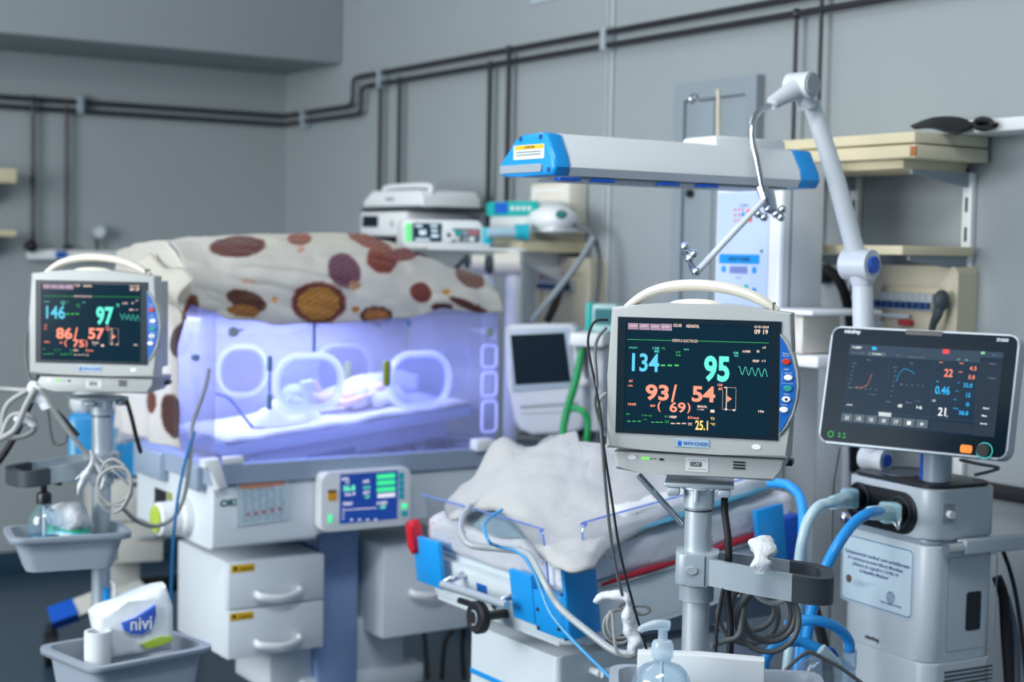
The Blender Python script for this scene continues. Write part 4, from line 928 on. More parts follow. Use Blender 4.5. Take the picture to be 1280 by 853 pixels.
# notice taped to the front
fr = FI; a, b_, c, d = ext(FI, 296, 600, 361, 657, -0.003)
FN = Fr(FI.w((a, 0, d)), TH); nt_ = thing('notice_sheet', FN, 'white printed notice sheet taped to the incubator front', 'notice')
def N(px, py): q = FN.loc(FI.w(FI.on(px, py, 'y', -0.004))); return q
cs = [N(296, 605), N(361, 599), N(361, 650), N(296, 659)]
b = B(); prism(b, [(p.x, p.z) for p in cs], 'y', -0.004, -0.002); obj('sheet', b, mat('pale_blue_paper', (196, 214, 222), 0.7), nt_)
b = B(); tc_ = [N(299, 597), N(355, 591), N(356, 606), N(300, 612)]; prism(b, [(p.x, p.z) for p in tc_], 'y', -0.0055, -0.0042); obj('orange_tape', b, mat('orange_tape', (222, 150, 116), 0.6), nt_)
b = B()
for r_ in range(9):
    for c_ in range(6):
        x_ = 303 + 9 * c_ + random.random() * 2; y_ = 615 + 4.4 * r_ - 0.07 * (x_ - 303); rc(b, FN, x_, y_, x_ + 4 + 4 * random.random(), y_ + 1.1, -0.0045)
obj('print', b, mat('teal_print', (90, 150, 170), 0.7), nt_, smooth=0, kind='stuff')
b = B()
for c_ in range(5): x_ = 308 + 10 * c_; y_ = 641 - 1.6 * c_; rc(b, FN, x_, y_, x_ + 4, y_ + 5, -0.0048)
tx(b, 'ATENTIE', FN, 312, 609, 342, 612, -0.0048); obj('red_print', b, mat('rose_print', (190, 120, 140), 0.7), nt_, smooth=0, kind='stuff')

# ================================================================== RADIANT WARMER AND COT
kk = P(702, 740, 2.95); FK = Fr((kk.x, kk.y, 0), TH)
wm = thing('infant_warmer', FK, 'open infant warmer cot with blue corner brackets and a long white heater head', 'warmer')
kon = lambda px, py, ax='x', v=0.0: FK.on(px, py, ax, v)
zc = kon(702, 722).z
AL = math.radians(8.0)
FB = Fr(FK.w((0, 0, zc)), TH, ('Y', -AL)); MB_ = rel(FK, FB)
bon = lambda px, py, ax='x', v=0.0: FB.on(px, py, ax, v)
BW = 0.575; BL = 0.66
M_plat = mat('warmer_white_plastic', (206, 216, 220), 0.38, var=0.02)
obj('bed_platform', prism(B(), rrect(0.012, BL, 0.012, BW - 0.012, 0.04), 'z', -0.155, -0.055, 0.015, 3), M_plat, wm, M=MB_)
obj('bed_tray', prism(B(), rrect(0.03, BL - 0.02, 0.03, BW - 0.03, 0.03), 'z', -0.055, -0.04, 0.004), M_plat, wm, M=MB_)
# acrylic side walls standing in the brackets
wf = obj('foot_panel', box(B(), -0.002, 0.004, 0.05, BW - 0.06, -0.03, bon(620, 645).z, 0.002), M_acry, wm, M=MB_)
ztop = bon(760, 645, 'y', 0.0).z
obj('side_panel', box(B(), 0.055, BL - 0.09, -0.003, 0.003, -0.03, ztop, 0.002), M_acry, wm, M=MB_)
M_edge = clear('acrylic_edge', tint=(150, 180, 235), gloss=0.35, haze=0.3, hz=(150, 175, 225))
b = B(); zf = bon(620, 645).z
tube(b, [(0.001, BW - 0.05, zf), (0.001, 0.09, zf), (0.001, 0.062, zf - 0.006), (0.001, 0.052, zf - 0.028), (0.001, 0.05, -0.05)], 0.0022, n=6, k=4); obj('panel_edge', b, M_edge, wm, M=MB_)
b = B(); tube(b, [(BL - 0.1, 0.0, ztop), (0.10, 0.0, ztop), (0.07, 0.0, ztop - 0.006), (0.057, 0.0, ztop - 0.028), (0.055, 0.0, -0.05)], 0.0022, n=6, k=4); obj('panel_edge', b, M_edge, wm, M=MB_)
# blue corner brackets: plates and rounded corner pieces
def plate_x(px0, py0, px1, py1, v=-0.012):
    p, q = bon(px0, py0, 'x', v), bon(px1, py1, 'x', v); return min(p.y, q.y), max(p.y, q.y), min(p.z, q.z), max(p.z, q.z)
PZ0, PZ1 = bon(655, 775, 'x', -0.012).z, bon(655, 716, 'x', -0.012).z
ya, yb2 = bon(668, 740, 'x', -0.012).y, bon(641, 735, 'x', -0.012).y
b1 = obj('corner_bracket', box(B(), -0.018, -0.006, ya, yb2, PZ0, PZ1, 0.002), M_blue, wm, M=MB_)
yc, yd = bon(553, 710, 'x', -0.012).y, bon(521, 700, 'x', -0.012).y
obj('corner_bracket', box(B(), -0.018, -0.006, yc, yd, PZ0, PZ1 + 0.004, 0.002), M_blue, wm, M=MB_)
xa, xb = bon(706, 750, 'y', -0.012).x, bon(746, 745, 'y', -0.012).x
b2 = obj('corner_bracket', box(B(), xa, xb, -0.018, -0.006, bon(725, 797, 'y', -0.012).z, bon(725, 707, 'y', -0.012).z, 0.002), M_blue, wm, M=MB_)
cz1 = bon(685, 742, 'x', -0.012).z
pts = [(-0.016, ya - 0.001)] + [(-0.016 + 0.03 * (1 - math.cos(t)), 0.015 - 0.031 * math.sin(t)) for t in [k * PI / 12 for k in range(1, 7)]] + [(xa - 0.001, -0.016), (xa - 0.001, 0.011), (0.010, 0.011), (0.010, ya - 0.001)]
obj('corner_post', prism(B(), pts, 'z', PZ0 - 0.01, cz1, 0.002), M_blue, wm, M=MB_)
b = B()
for px, py in ((672, 762), (673, 785)): q = bon(px, py, 'x', -0.017); cyl(b, (-0.014, q.y, q.z), (-0.0185, q.y, q.z), 0.004, n=10)
for px, py in ((697, 757), (699, 787)): q = bon(px, py, 'y', -0.017); cyl(b, (min(q.x, xa - 0.006), -0.014, q.z), (min(q.x, xa - 0.006), -0.0185, q.z), 0.004, n=10)
obj('bracket_screws', b, M_dark, wm, M=MB_, kind='stuff')
xa2, xb2 = bon(945, 670, 'y', -0.012).x, bon(979, 660, 'y', -0.012).x; xc2 = bon(1003, 660, 'y', -0.012).x
obj('corner_bracket', box(B(), xa2, xb2, -0.018, -0.006, bon(960, 705, 'y', -0.012).z, bon(960, 634, 'y', -0.012).z, 0.002), M_blue, wm, M=MB_)
obj('corner_post', prism(B(), [(xb2 + 0.001, -0.017), (xc2 - 0.02, -0.017), (xc2 - 0.005, -0.01), (xc2, 0.01), (xc2 - 0.02, 0.012), (xb2 + 0.001, 0.012)], 'z', bon(990, 708, 'y', -0.012).z, bon(990, 646, 'y', -0.012).z, 0.002), M_blued, wm, M=MB_)  # same plastic as the other corners, its shade put into a deeper blue
q0 = bon(519, 672, 'x', -0.02); obj('red_bumper', prism(B(), rrect(q0.y - 0.006, q0.y + 0.022, q0.z - 0.038, q0.z + 0.038, 0.013), 'x', -0.03, -0.004, 0.006), M_red, wm, M=MB_)
# foot rail, label, tilt wheel
r0, r1 = bon(553, 731, 'x', -0.05), bon(634, 757, 'x', -0.05)
b = B(); tube(b, [r0, r1], 0.0085, n=12, k=1); obj('foot_rail', b, M_alu, wm, M=MB_)
b = B()
for q, o_ in ((bon(566, 726, 'x', -0.02), 0.02), (bon(632, 752, 'x', -0.02), -0.01)): tube(b, [(-0.05, q.y + o_ * 0, q.z - 0.004), (-0.02, q.y, q.z + 0.004), (0.013, q.y, q.z + 0.006)], 0.008, n=10, k=3)
obj('rail_bracket', b, M_chrome, wm, M=MB_, kind='stuff')
obj('blue_label', slab(B(), FB, 596, 731, 608, 741, 0.0105, 0.0125, 0.001, 'x'), M_panelblue, wm, M=MB_)
q = kon(598, 772, 'x', -0.04); b = B(); lathe(b, [(0.016, -0.009), (0.030, -0.011), (0.034, -0.007), (0.034, 0.007), (0.030, 0.011), (0.016, 0.009)], (-0.04, q.y, q.z), 24, 'x'); wh = obj('tilt_wheel', b, M_rubber, wm)
b = B(); tube(b, [Vector((-0.052, q.y + 0.013 * math.cos(t), q.z + 0.015 * math.sin(t))) for t in [PI * 0.35 + k * PI * 0.14 for k in range(10)]], 0.0018, n=6, k=1); obj('wheel_mark', b, M_greym, wh)
b = B(); cyl(b, (-0.04, q.y + 0.02, q.z + 0.022), (-0.04, q.y + 0.075, q.z + 0.02), 0.0065); cyl(b, (-0.02, q.y, q.z), (0.06, q.y, q.z), 0.01); obj('wheel_lever', b, M_black, wh)
# pedestal cabinet under the bed
cy = kon(696, 810, 'x', 0.06); PX0 = 0.06; PY0 = cy.y; ztopc = kon(640, 782, 'x', 0.06).z
pyl = kon(586, 820, 'x', 0.06).y
obj('pedestal', prism(B(), rrect(PX0, PX0 + 0.46, PY0, max(pyl, PY0 + 0.3), 0.015), 'z', 0.14, ztopc - 0.03, 0.004), M_plat, wm)
bz0 = kon(600, 843, 'x', PX0).z
obj('blue_line', box(B(), PX0 - 0.0015, PX0 + 0.2, PY0 + 0.008, max(pyl, PY0 + 0.3) - 0.008, bz0 - 0.006, bz0 + 0.006, 0.001), M_blue, wm)
b = B(); q = kon(740, 838, 'y', PY0); cyl(b, (q.x, PY0, q.z), (q.x - 0.0, PY0 - 0.03, q.z), 0.008); tube(b, [(q.x, PY0 - 0.03, q.z), (q.x + 0.05, PY0 - 0.03, q.z + 0.002)], 0.009, n=12, k=1); obj('drawer_pull', b, M_white, wm)
obj('bed_pillar', box(B(), 0.2, 0.44, 0.16, 0.40, ztopc - 0.029, zc + 0.3 * math.tan(AL) - 0.165, 0.01), M_tray, wm)
b = B(); q = kon(780, 775, 'y', 0.03); prism(b, [(0.10, ztopc + 0.0), (0.62, ztopc + 0.0), (0.62, ztopc + 0.075), (0.5, ztopc + 0.05)], 'y', 0.06, 0.5); obj('bed_underside', b, mat('underside_shade', (112, 124, 140), 0.5), wm)  # grey wedge, shade below the platform put into its colour
for xx, yy in ((0.02, 0.02), (0.02, 0.5), (0.6, 0.02), (0.6, 0.5)):
    lg_ = obj('leg', box(B(), xx, xx + 0.08, yy, yy + 0.06, 0.085, 0.1385, 0.01), M_plat, wm); b = B(); cyl(b, (xx + 0.04, yy + 0.015, 0.042), (xx + 0.04, yy + 0.045, 0.042), 0.042, n=18); obj('caster', b, M_rubber, lg_)
# column behind the head of the bed with the control panel
CX0 = 0.76
cl = FK.on(893, 300, 'x', CX0).y; cr = FK.on(976, 300, 'x', CX0).y; HZT = FK.on(930, 236, 'x', CX0).z
lo_, hi_ = min(cl, cr), max(cl, cr)
obj('column', prism(B(), rrect(CX0, CX0 + 0.14, lo_, hi_, 0.012), 'z', 0.14, HZT + 0.06, 0.003), M_white, wm)
xg = FK.on(988, 300, 'y', lo_).x
b = B(); box(b, xg - 0.003, xg + 0.003, lo_ - 0.0008, lo_ + 0.002, 0.6, HZT + 0.04); obj('column_groove', b, M_grey, wm)
obj('column_foot', box(B(), 0.30, CX0 + 0.14, lo_ + 0.02, hi_ - 0.02, 0.09, 0.139, 0.01), M_plat, wm)
M_face = mat('panel_pale_blue', (188, 206, 238), 0.4, var=0.02)
xf = CX0 - 0.002
pan = obj('control_panel', slab(B(), FK, 896, 240, 960, 402, xf, CX0 + 0.001, 0.008, 'x'), M_face, wm)
band = obj('blue_band', slab(B(), FK, 899, 318, 949, 330, xf - 0.001, xf, 0.003, 'x'), M_blue, pan)
b = B(); tx(b, 'INFANT WARMER', FK, 911, 321.5, 938, 326.5, xf - 0.0016, 'x', 0.02); obj('band_lettering', b, M_inkb, pan, smooth=0, kind='stuff')
obj('display', slab(B(), FK, 912, 333, 934, 342, xf - 0.001, xf, 0.002, 'x'), mat('display_lilac', (120, 134, 190), 0.3), pan)
for (x0, y0, x1, y1, m) in ((902, 333, 907, 340, M_blue), (940, 334, 945, 342, M_blue), (930, 356, 935, 362, M_teal), (940, 360, 945, 366, M_blue), (907, 357, 922, 363, M_white)): obj('panel_key', slab(B(), FK, x0, y0, x1, y1, xf - 0.001, xf, 0.002, 'x'), m, pan)
b = B(); tx(b, '36.5 °C', FK, 920, 346, 927, 349, xf - 0.0008, 'x'); tx(b, 'ALARM', FK, 925, 255.5, 935, 258, xf - 0.0008, 'x'); obj('panel_lettering', b, M_inkb, pan, smooth=0, kind='stuff')
M_pk = mat('rose_dot', (214, 120, 130), 0.5); M_or = mat('orange_dot', (236, 96, 40), 0.4)
for (x, y, r_, m) in ((919, 262, 2, M_pk), (924, 262, 2, M_pk), (919, 269, 2, M_pk), (924, 269, 2, M_pk), (919, 276, 2, M_pk), (924, 276, 2, M_pk), (929, 268, 3, M_blue), (936, 265, 4, M_or), (938, 274, 4, M_or), (929, 262, 2, M_pk)):
    q = FK.on(x, y, 'x', xf); rr = r_ * 0.0018; b = B(); prism(b, ell(q.y, q.z, rr, rr, 12), 'x', xf - 0.0012, xf); obj('panel_lamp', b, m, pan)
b = B(); q = FK.on(953, 314, 'x', CX0); cyl(b, (CX0 - 0.004, q.y, q.z), (CX0, q.y, q.z), 0.0035, n=10); obj('panel_screw', b, M_dark, pan)
# heater head: white trough with blue end caps
XH0 = FK.loc(P(690, 200, 2.88)).x
sec = lambda L, v: [(FK.on(px, py, 'x', v).y, FK.on(px, py, 'x', v).z) for px, py in L]
cap = [(623, 208), (627, 200), (645, 175), (652, 168), (675, 165), (682, 167), (691, 195), (693, 208), (689, 219), (650, 221), (625, 221)]
S0 = sec(cap, XH0)
cyc, czc = sum(p[0] for p in S0) / len(S0), sum(p[1] for p in S0) / len(S0)
shr = lambda k: [(cyc + (p[0] - cyc) * k, czc + (p[1] - czc) * k) for p in S0]
ylo = min(p[0] for p in S0)
XH1 = FK.on(1027, 225, 'y', ylo).x; XB = FK.on(1002, 225, 'y', ylo).x; XA = FK.on(716, 215, 'y', ylo).x + 0.03
hd = obj('heater_head', prism(B(), shr(0.985), 'x', XH0 + 0.0405, XB, 0.0), M_white, wm)
c1 = obj('end_cap', prism(B(), S0, 'x', XH0, XH0 + 0.040, 0.008, 3), M_blue, hd)
obj('end_cap', prism(B(), S0, 'x', XB + 0.001, XH1, 0.008, 3), M_blue, hd)
obj('cap_strip', slab(B(), FK, 625, 206, 676, 216, XH0 - 0.004, XH0 + 0.001, 0.004, 'x'), M_greym, hd)
st = obj('cap_sticker', slab(B(), FK, 642, 181, 680, 199, XH0 - 0.001, XH0 + 0.001, 0.002, 'x'), M_paper, hd)
b = B(); rc(b, FK, 643, 181.5, 679, 186.5, XH0 - 0.0016, 'x'); obj('sticker_band', b, M_yel, hd, smooth=0)
b = B(); tx(b, 'ATENTIE', FK, 655, 182.5, 668, 185.5, XH0 - 0.0022, 'x', 0.02)
for y_ in (189.5, 193): rc(b, FK, 645, y_, 676, y_ + 0.9, XH0 - 0.0018, 'x')
obj('sticker_print', b, M_ink, hd, smooth=0, kind='stuff')
for px, py in ((651, 174), (676, 171), (686, 212)):
    q = FK.on(px, py, 'x', XH0); b = B(); cyl(b, (XH0 - 0.0015, q.y, q.z), (XH0 + 0.004, q.y, q.z), 0.005, n=10); obj('cap_screw', b, M_inkb, hd)
zlo = min(p[1] for p in S0); yhi = max(p[0] for p in S0)
obj('lamp_grille', box(B(), XH0 + 0.08, XB - 0.02, ylo + 0.018, yhi - 0.018, zlo - 0.005, zlo - 0.0005, 0.002), M_greym, hd)
b = B()
for xx in (0.02, 0.10, 0.26, 0.36): box(b, XH0 + xx, XH0 + xx + 0.05, ylo + 0.01, ylo + 0.03, zlo - 0.009, zlo - 0.002, 0.002)
obj('lamp_clip', b, M_blued, hd, kind='stuff')
obj('head_neck', box(B(), XB - 0.20, XB - 0.004, cyc - 0.05, cyc + 0.06, czc + 0.03, max(p[1] for p in S0) + 0.018, 0.01), M_white, wm)
LMP = area('blue_lamp_in_heater_head', FK.w((XH0 + 0.33, cyc, zlo - 0.016)), (0, 0, TH), 0.42, 0.05, 0.8, (0.32, 0.36, 1.0))
# shelf bracket with clamp to the right of the monitor
q0 = FK.on(1040, 384, 'y', lo_ - 0.06); xq = CX0 + 0.03
za = FK.on(1000, 440, 'y', lo_ - 0.05).z; zb3 = FK.on(1000, 385, 'y', lo_ - 0.05).z
FSh = Fr(FK.w((CX0 + 0.02, lo_ - 0.001, za)), TH)
t_ = thing('side_shelf', FSh, 'white moulded side shelf with a clamp fixed to the warmer column', 'shelf')
son = lambda px, py: FSh.on(px, py, 'y', -0.09)
h_ = zb3 - za
obj('shelf_top', box(B(), -0.10, 0.12, -0.19, -0.001, h_ - 0.012, h_, 0.005), M_white, t_)
obj('shelf_web', box(B(), -0.06, 0.06, -0.12, -0.002, 0.0, h_ - 0.013, 0.008), M_cream, t_)
obj('shelf_foot', box(B(), -0.05, 0.13, -0.16, -0.002, -0.03, -0.001, 0.008), M_white, t_)
b = B(); p = Vector((0.03, -0.165, h_ * 0.35)); cyl(b, p, p + Vector((0.08, -0.02, 0.004)), 0.014, n=14); cyl(b, p + Vector((0.05, 0.0, 0.03)), p + Vector((0.05, 0, -0.05)), 0.008); ball(b, p, 0.018, 12); obj('clamp', b, M_chrome, t_)
obj('clamp_plate', box(B(), 0.07, 0.12, -0.195, -0.16, h_ * 0.1, h_ * 0.75, 0.004), M_greym, t_)

# ------------------------------------------------------------------ bedding
def bed_thing(name, bm, m, label, cat, group=None, solid=0.0, smooth=80):
    o = obj(name, bm, m, None, smooth=smooth, solid=solid); o.matrix_world = FB.m4(); return tag(o, label, cat, group)
M_print = dots('printed_sheet', (232, 232, 232), [(226, 226, 226), (196, 150, 150), (150, 160, 170), (214, 180, 170), (150, 170, 190), (226, 226, 226)], 75, 0.24)
def rbox_sheet(x0, x1, y0, y1, z0, z1, r, amp, seed, nx=64, ny=56, nz=14):
    """mattress wrapped in a sheet: rounded box skin with soft ripples, closed below"""
    b = B(); box(b, x0, x1, y0, y1, z0, z1); bmesh.ops.subdivide_edges(b, edges=b.edges, cuts=24, use_grid_fill=True)
    c = Vector(((x0 + x1) / 2, (y0 + y1) / 2, (z0 + z1) / 2)); hx, hy, hz = (x1 - x0) / 2 - r, (y1 - y0) / 2 - r, (z1 - z0) / 2 - r * 0.8
    for v in b.verts:
        d = v.co - c; q = Vector((max(-hx, min(hx, d.x)), max(-hy, min(hy, d.y)), max(-hz, min(hz, d.z)))); e = d - q
        if e.length > 1e-6: e = e.normalized() * r
        n = e.normalized() if e.length > 0 else Vector((0, 0, 1))
        v.co = c + q + e + n * amp * fbm(Vector((v.co.x * 9, v.co.y * 9, v.co.z * 14 + seed)))
    return b
mt = bed_thing('cot_mattress', rbox_sheet(0.014, BL - 0.03, 0.014, BW - 0.02, -0.038, 0.034, 0.02, 0.006, 1), M_print, 'cot mattress in a white printed sheet tilted on the warmer', 'mattress')
b = B(); tube(b, [(0.3, 0.008, -0.040), (0.45, 0.006, -0.034), (0.62, 0.008, -0.034)], [0.004, 0.008, 0.004], n=8); tube(b, [(0.10, 0.010, -0.042), (0.2, 0.006, -0.037), (0.31, 0.007, -0.040)], [0.003, 0.008, 0.003], n=8); mp_ = obj('red_hem', b, mat('red_hem', (176, 30, 50), 0.8), mt)
# folded printed quilt layers under the blanket on the near side
def quilt(x0, x1, y0, y1, z, h, seed, amp=0.012):
    return rbox_sheet(x0, x1, y0, y1, z, z + h, h * 0.42, amp, seed)
bed_thing('folded_quilt', quilt(0.18, BL - 0.05, 0.035, 0.50, 0.036, 0.045, 4, 0.009), dots('printed_quilt', (208, 210, 206), [(208, 210, 206), (170, 190, 196), (200, 160, 160), (150, 170, 160)], 40, 0.28), 'folded pale printed quilt on the cot mattress under the white blanket', 'quilt')
b = B(); tube(b, [(0.16, 0.022, 0.045), (0.3, 0.018, 0.050), (0.45, 0.022, 0.052), (0.58, 0.03, 0.055)], [0.006, 0.010, 0.010, 0.006], n=8, jit=0.3, seed=2, flat=(0.5, 1.6)); bed_thing('teal_band', b, mat('teal_cloth', (70, 140, 160), 0.85), 'thin teal cloth edge between mattress and quilt on the near side', 'cloth')
M_gq = dots('grey_green_quilt', (140, 164, 172), [(176, 192, 194), (150, 168, 176), (196, 170, 160), (160, 180, 180)], 42, 0.25)
def cush(s, t):
    a = 2 * PI * s; r = t ** 0.7
    x = 0.128 + 0.112 * r * math.cos(a) * (1.0) ; y = 0.29 + 0.19 * r * math.sin(a)
    z = 0.036 + 0.056 * max(0, 1 - r ** 2.6) + 0.006 * fbm(Vector((x * 14, y * 14, 6)))
    return Vector((x, y, z))
b = B(); sheet(b, cush, 48, 16); bmesh.ops.remove_doubles(b, verts=b.verts, dist=0.0006); bed_thing('grey_green_cushion', b, M_gq, 'pale grey-green cushion at the foot of the cot under the blanket', 'cushion')
# white blanket: mound draped over the baby's supports
BO = [(563, 642), (556, 625), (574, 606), (600, 590), (618, 570), (640, 566), (668, 558), (703, 545), (724, 566), (752, 572), (800, 592), (838, 596), (862, 612), (838, 640), (800, 656), (768, 672), (748, 690), (738, 702), (715, 707), (696, 703), (683, 694), (670, 680), (655, 660), (640, 644), (622, 631), (604, 628), (590, 632), (576, 641)]
def mound(x, y):
    h = 0.050 + 0.135 * math.exp(-(((x - 0.30) / 0.21) ** 2 + ((y - 0.33) / 0.20) ** 2)) + 0.075 * math.exp(-(((x - 0.20) / 0.05) ** 2 + ((y - 0.50) / 0.06) ** 2)) + 0.028 * math.exp(-(((x - 0.10) / 0.10) ** 2 + ((y - 0.30) / 0.14) ** 2)) + 0.035 * math.exp(-(((x - 0.42) / 0.10) ** 2 + ((y - 0.22) / 0.08) ** 2))
    return h
def surf(px, py):                      # where the sight line meets the mound surface, in bed coordinates
    o = FB.Rt @ (CAM - FB.o); d = FB.Rt @ ray(px, py); t = 2.5
    for _ in range(400):
        p = o + d * t
        if p.z <= mound(p.x, p.y): return p
        t += 0.005
    return p
def wrinkle(x, y):
    return 0.007 * fbm(Vector((x * 10, y * 10, 2.0))) + 0.014 * abs(mnoise.noise(Vector((x * 9 + y * 6, y * 3 - x * 2, 7.0)))) + 0.0014 * fbm(Vector((x * 30, y * 24, 3.0)))
cxp, cyp = bon(700, 630, 'z', 0.15).x, bon(700, 630, 'z', 0.15).y
OUT = [surf(px, py) for px, py in BO]; OUT = spline([Vector((p.x, p.y, 0)) for p in OUT], 4, closed=True)
cen = Vector((0.27, 0.29, 0))
def blanket(s, t):
    i = s * len(OUT); k = int(i) % len(OUT); f = i - int(i); p = OUT[k].lerp(OUT[(k + 1) % len(OUT)], f)
    q = cen.lerp(p, t); z = mound(q.x, q.y) + wrinkle(q.x, q.y)
    if t > 0.9: z -= 0.018 * ((t - 0.9) / 0.1) ** 2
    return Vector((q.x, q.y, z))
b = B(); sheet(b, blanket, 120, 44); bmesh.ops.remove_doubles(b, verts=b.verts, dist=0.0006); bed_thing('white_blanket', b, mat('cot_flannel', (176, 177, 174), 0.95, var=0.03, bump=0.15, bscale=60, sheen=0.2), 'rumpled white flannel blanket heaped over the open cot', 'blanket', solid=0.006)
# second blanket edge: folded part towards the near side, and the baby's bundled wrap at the head end
b = B(); tube(b, [(0.46, 0.17, 0.100), (0.54, 0.18, 0.115), (0.60, 0.20, 0.118), (0.645, 0.22, 0.112)], [0.030, 0.042, 0.044, 0.030], n=14, jit=0.25, seed=5); bed_thing('white_wrap', b, M_linen, 'rolled white wrap beyond the pole at the head of the cot', 'wrap')
b = B(); tube(b, [(0.60, 0.09, 0.085), (0.64, 0.11, 0.11), (0.70, 0.16, 0.13), (0.74, 0.22, 0.14)], [0.020, 0.028, 0.030, 0.02], n=12, jit=0.3, seed=8); bed_thing('pink_wrap', b, dots('pink_print', (196, 70, 110), [(230, 200, 210), (196, 70, 110), (240, 230, 235)], 60, 0.4), 'pink patterned cloth bundle at the head end of the cot', 'cloth')
# the baby under the blanket: only a bit of forehead shows beneath the monitor
q = surf(818, 596); nb2 = bpy.data.objects.new('newborn', None); C.objects.link(nb2); nb2.matrix_world = FB.m4(); tag(nb2, 'newborn person swaddled in the open cot, a bit of forehead showing', 'person')
hx, hy, hz = q.x + 0.022, q.y - 0.004, q.z - 0.004
J2 = [(hx - 0.05, hy + 0.02, 0.062, 0.026), (hx - 0.02, hy + 0.01, 0.075, 0.018), (hx + 0.01, hy, hz - 0.03, 0.034, 0.034), (hx + 0.035, hy, hz - 0.028, 0.034), (hx + 0.055, hy, hz - 0.03, 0.026), (hx - 0.14, hy + 0.03, 0.055, 0.026), (hx - 0.20, hy + 0.04, 0.055, 0.022)]
bd2 = skin_body('body', J2, [(0, 1), (1, 2), (2, 3), (3, 4), (0, 5), (5, 6)], 0, M_skin); bd2.parent = nb2

# tubes on the cot
def route(name, L, r, m, label, cat, n=8, k=6, F=None, group=None, flat=None):
    """L: (px, py, depth) way-points of a hose or lead in the room"""
    P3 = [P(*q) for q in L]; o0 = P3[0]; b = B(); tube(b, [p - o0 for p in P3], r, n=n, k=k, flat=flat)
    o = obj(name, b, m, None, smooth=80); o.location = o0; return tag(o, label, cat, group)
M_tubeg = mat('clear_grey_tube', (164, 172, 174), 0.3, var=0.04); M_tubeb = mat('clear_blue_tube', (60, 150, 206), 0.3, var=0.04)
def on_bed(px, py, z): p = FB.on(px, py, 'z', z); return FB.w(p)
def depth_at(px, py, z): return on_bed(px, py, z).y
route('ventilation_tube', [(588, 632, depth_at(588, 632, .10)), (578, 648, depth_at(578, 648, .085)), (577, 668, depth_at(577, 668, .075)), (590, 682, depth_at(590, 682, .06)), (630, 687, depth_at(630, 687, .05)), (658, 692, 2.96), (672, 712, 2.90), (684, 735, 2.87), (700, 760, 2.85), (730, 786, 2.8), (770, 815, 2.75), (800, 815, 2.70), (835, 812, 2.62)], 0.0068, M_tubeg, 'grey corrugated breathing tube from the cot cushion down past the corner', 'tube', n=10)
route('oxygen_line', [(628, 637, depth_at(628, 637, .11)), (612, 648, depth_at(612, 648, .1)), (605, 660, depth_at(605, 660, .1)), (612, 678, depth_at(612, 678, .08)), (622, 683, depth_at(622, 683, .06)), (650, 692, 2.97), (667, 715, 2.91), (676, 738, 2.87), (690, 770, 2.84), (720, 805, 2.8), (765, 850, 2.72), (790, 880, 2.68)], 0.0034, M_tubeb, 'thin bright blue oxygen line from the cushion down to the floor', 'line')

# ================================================================== VENTILATOR AT THE RIGHT
YAWV = TH - PI / 2 + math.radians(-5)      # front faces the cot
pc = P(1163, 700, 2.98); FV = Fr((pc.x, pc.y, 0), YAWV)   # origin under the rounded front-right corner
von = lambda px, py, ax='y', v=0.0: FV.on(px, py, ax, v)
vt = thing('ventilator', FV, 'grey floor-standing ventilator with a dark touch screen at the right', 'ventilator')
M_vent = mat('silver_grey_casing', (186, 196, 202), 0.4, 0.06, var=0.02)
M_ventd = mat('ventilator_trim', (140, 156, 168), 0.35, 0.1, var=0.03)
VX0 = von(1054, 640).x; VZT = von(1150, 611).z; VD = von(1250, 640, 'x', 0.0).y
RC = 0.035
def body(x0, x1, y0, y1, z0, z1): return prism(B(), rrect(x0, x1, y0, y1, RC, 8), 'z', z0, z1, 0.004)
zseam = von(1150, 678).z; zlow = von(1140, 826).z
up = obj('upper_body', body(VX0, 0.0, 0.0, VD, zseam + 0.006, VZT), M_vent, vt)
obj('seam_band', body(VX0 + 0.004, -0.004, 0.004, VD - 0.004, zseam - 0.006, zseam + 0.0055), M_ventd, vt)
lowb = obj('lower_body', body(VX0, 0.0, 0.0, VD, zlow + 0.001, zseam - 0.0065), M_vent, vt)
obj('foot_body', body(VX0 - 0.004, 0.004, -0.004, VD, 0.16, zlow), M_vent, vt)
obj('trolley_base', prism(B(), rrect(VX0 - 0.08, 0.08, -0.1, VD + 0.1, 0.06), 'z', 0.09, 0.155, 0.01), M_ventd, vt)
for sx in (VX0 - 0.03, 0.03):
    for sy in (-0.05, VD + 0.05):
        b = B(); cyl(b, (sx, sy - 0.015, 0.045), (sx, sy + 0.015, 0.045), 0.044, n=18); obj('caster', b, M_rubber, vt)
obj('top_plate', body(VX0 + 0.006, -0.006, 0.006, VD - 0.006, VZT + 0.0005, VZT + 0.008), mat('charcoal_top', (24, 32, 38), 0.35, var=0.1), vt)
q = von(1130, 590, 'z', VZT + 0.012); obj('top_inset', prism(B(), ell(q.x, q.y, 0.05, 0.05, 28), 'z', VZT + 0.0085, VZT + 0.0105), mat('inset_grey', (84, 96, 104), 0.4), vt)
# gas ports
a0 = ext(FV, 1057, 606, 1146, 666, -0.003); 
c1_, c2_ = von(1076, 622), von(1127, 640)
pod = obj('port_recess', prism(B(), rrect(a0[0] + 0.002, a0[1], von(1100, 661).z, von(1100, 609).z, 0.05, 8), 'y', -0.004, 0.004, 0.002), M_black, vt)
for cc in (c1_, c2_):
    b = B(); tube(b, [Vector((cc.x + 0.030 * math.cos(t), -0.006, cc.z + 0.030 * math.sin(t))) for t in [k * PI / 12 for k in range(24)]], 0.0025, n=6, k=1, closed=True); obj('port_ring', b, M_dark, pod)
    b = B(); cyl(b, (cc.x, -0.004, cc.z), (cc.x, -0.028, cc.z), 0.019, n=20); obj('port_socket', b, M_rubber, pod)
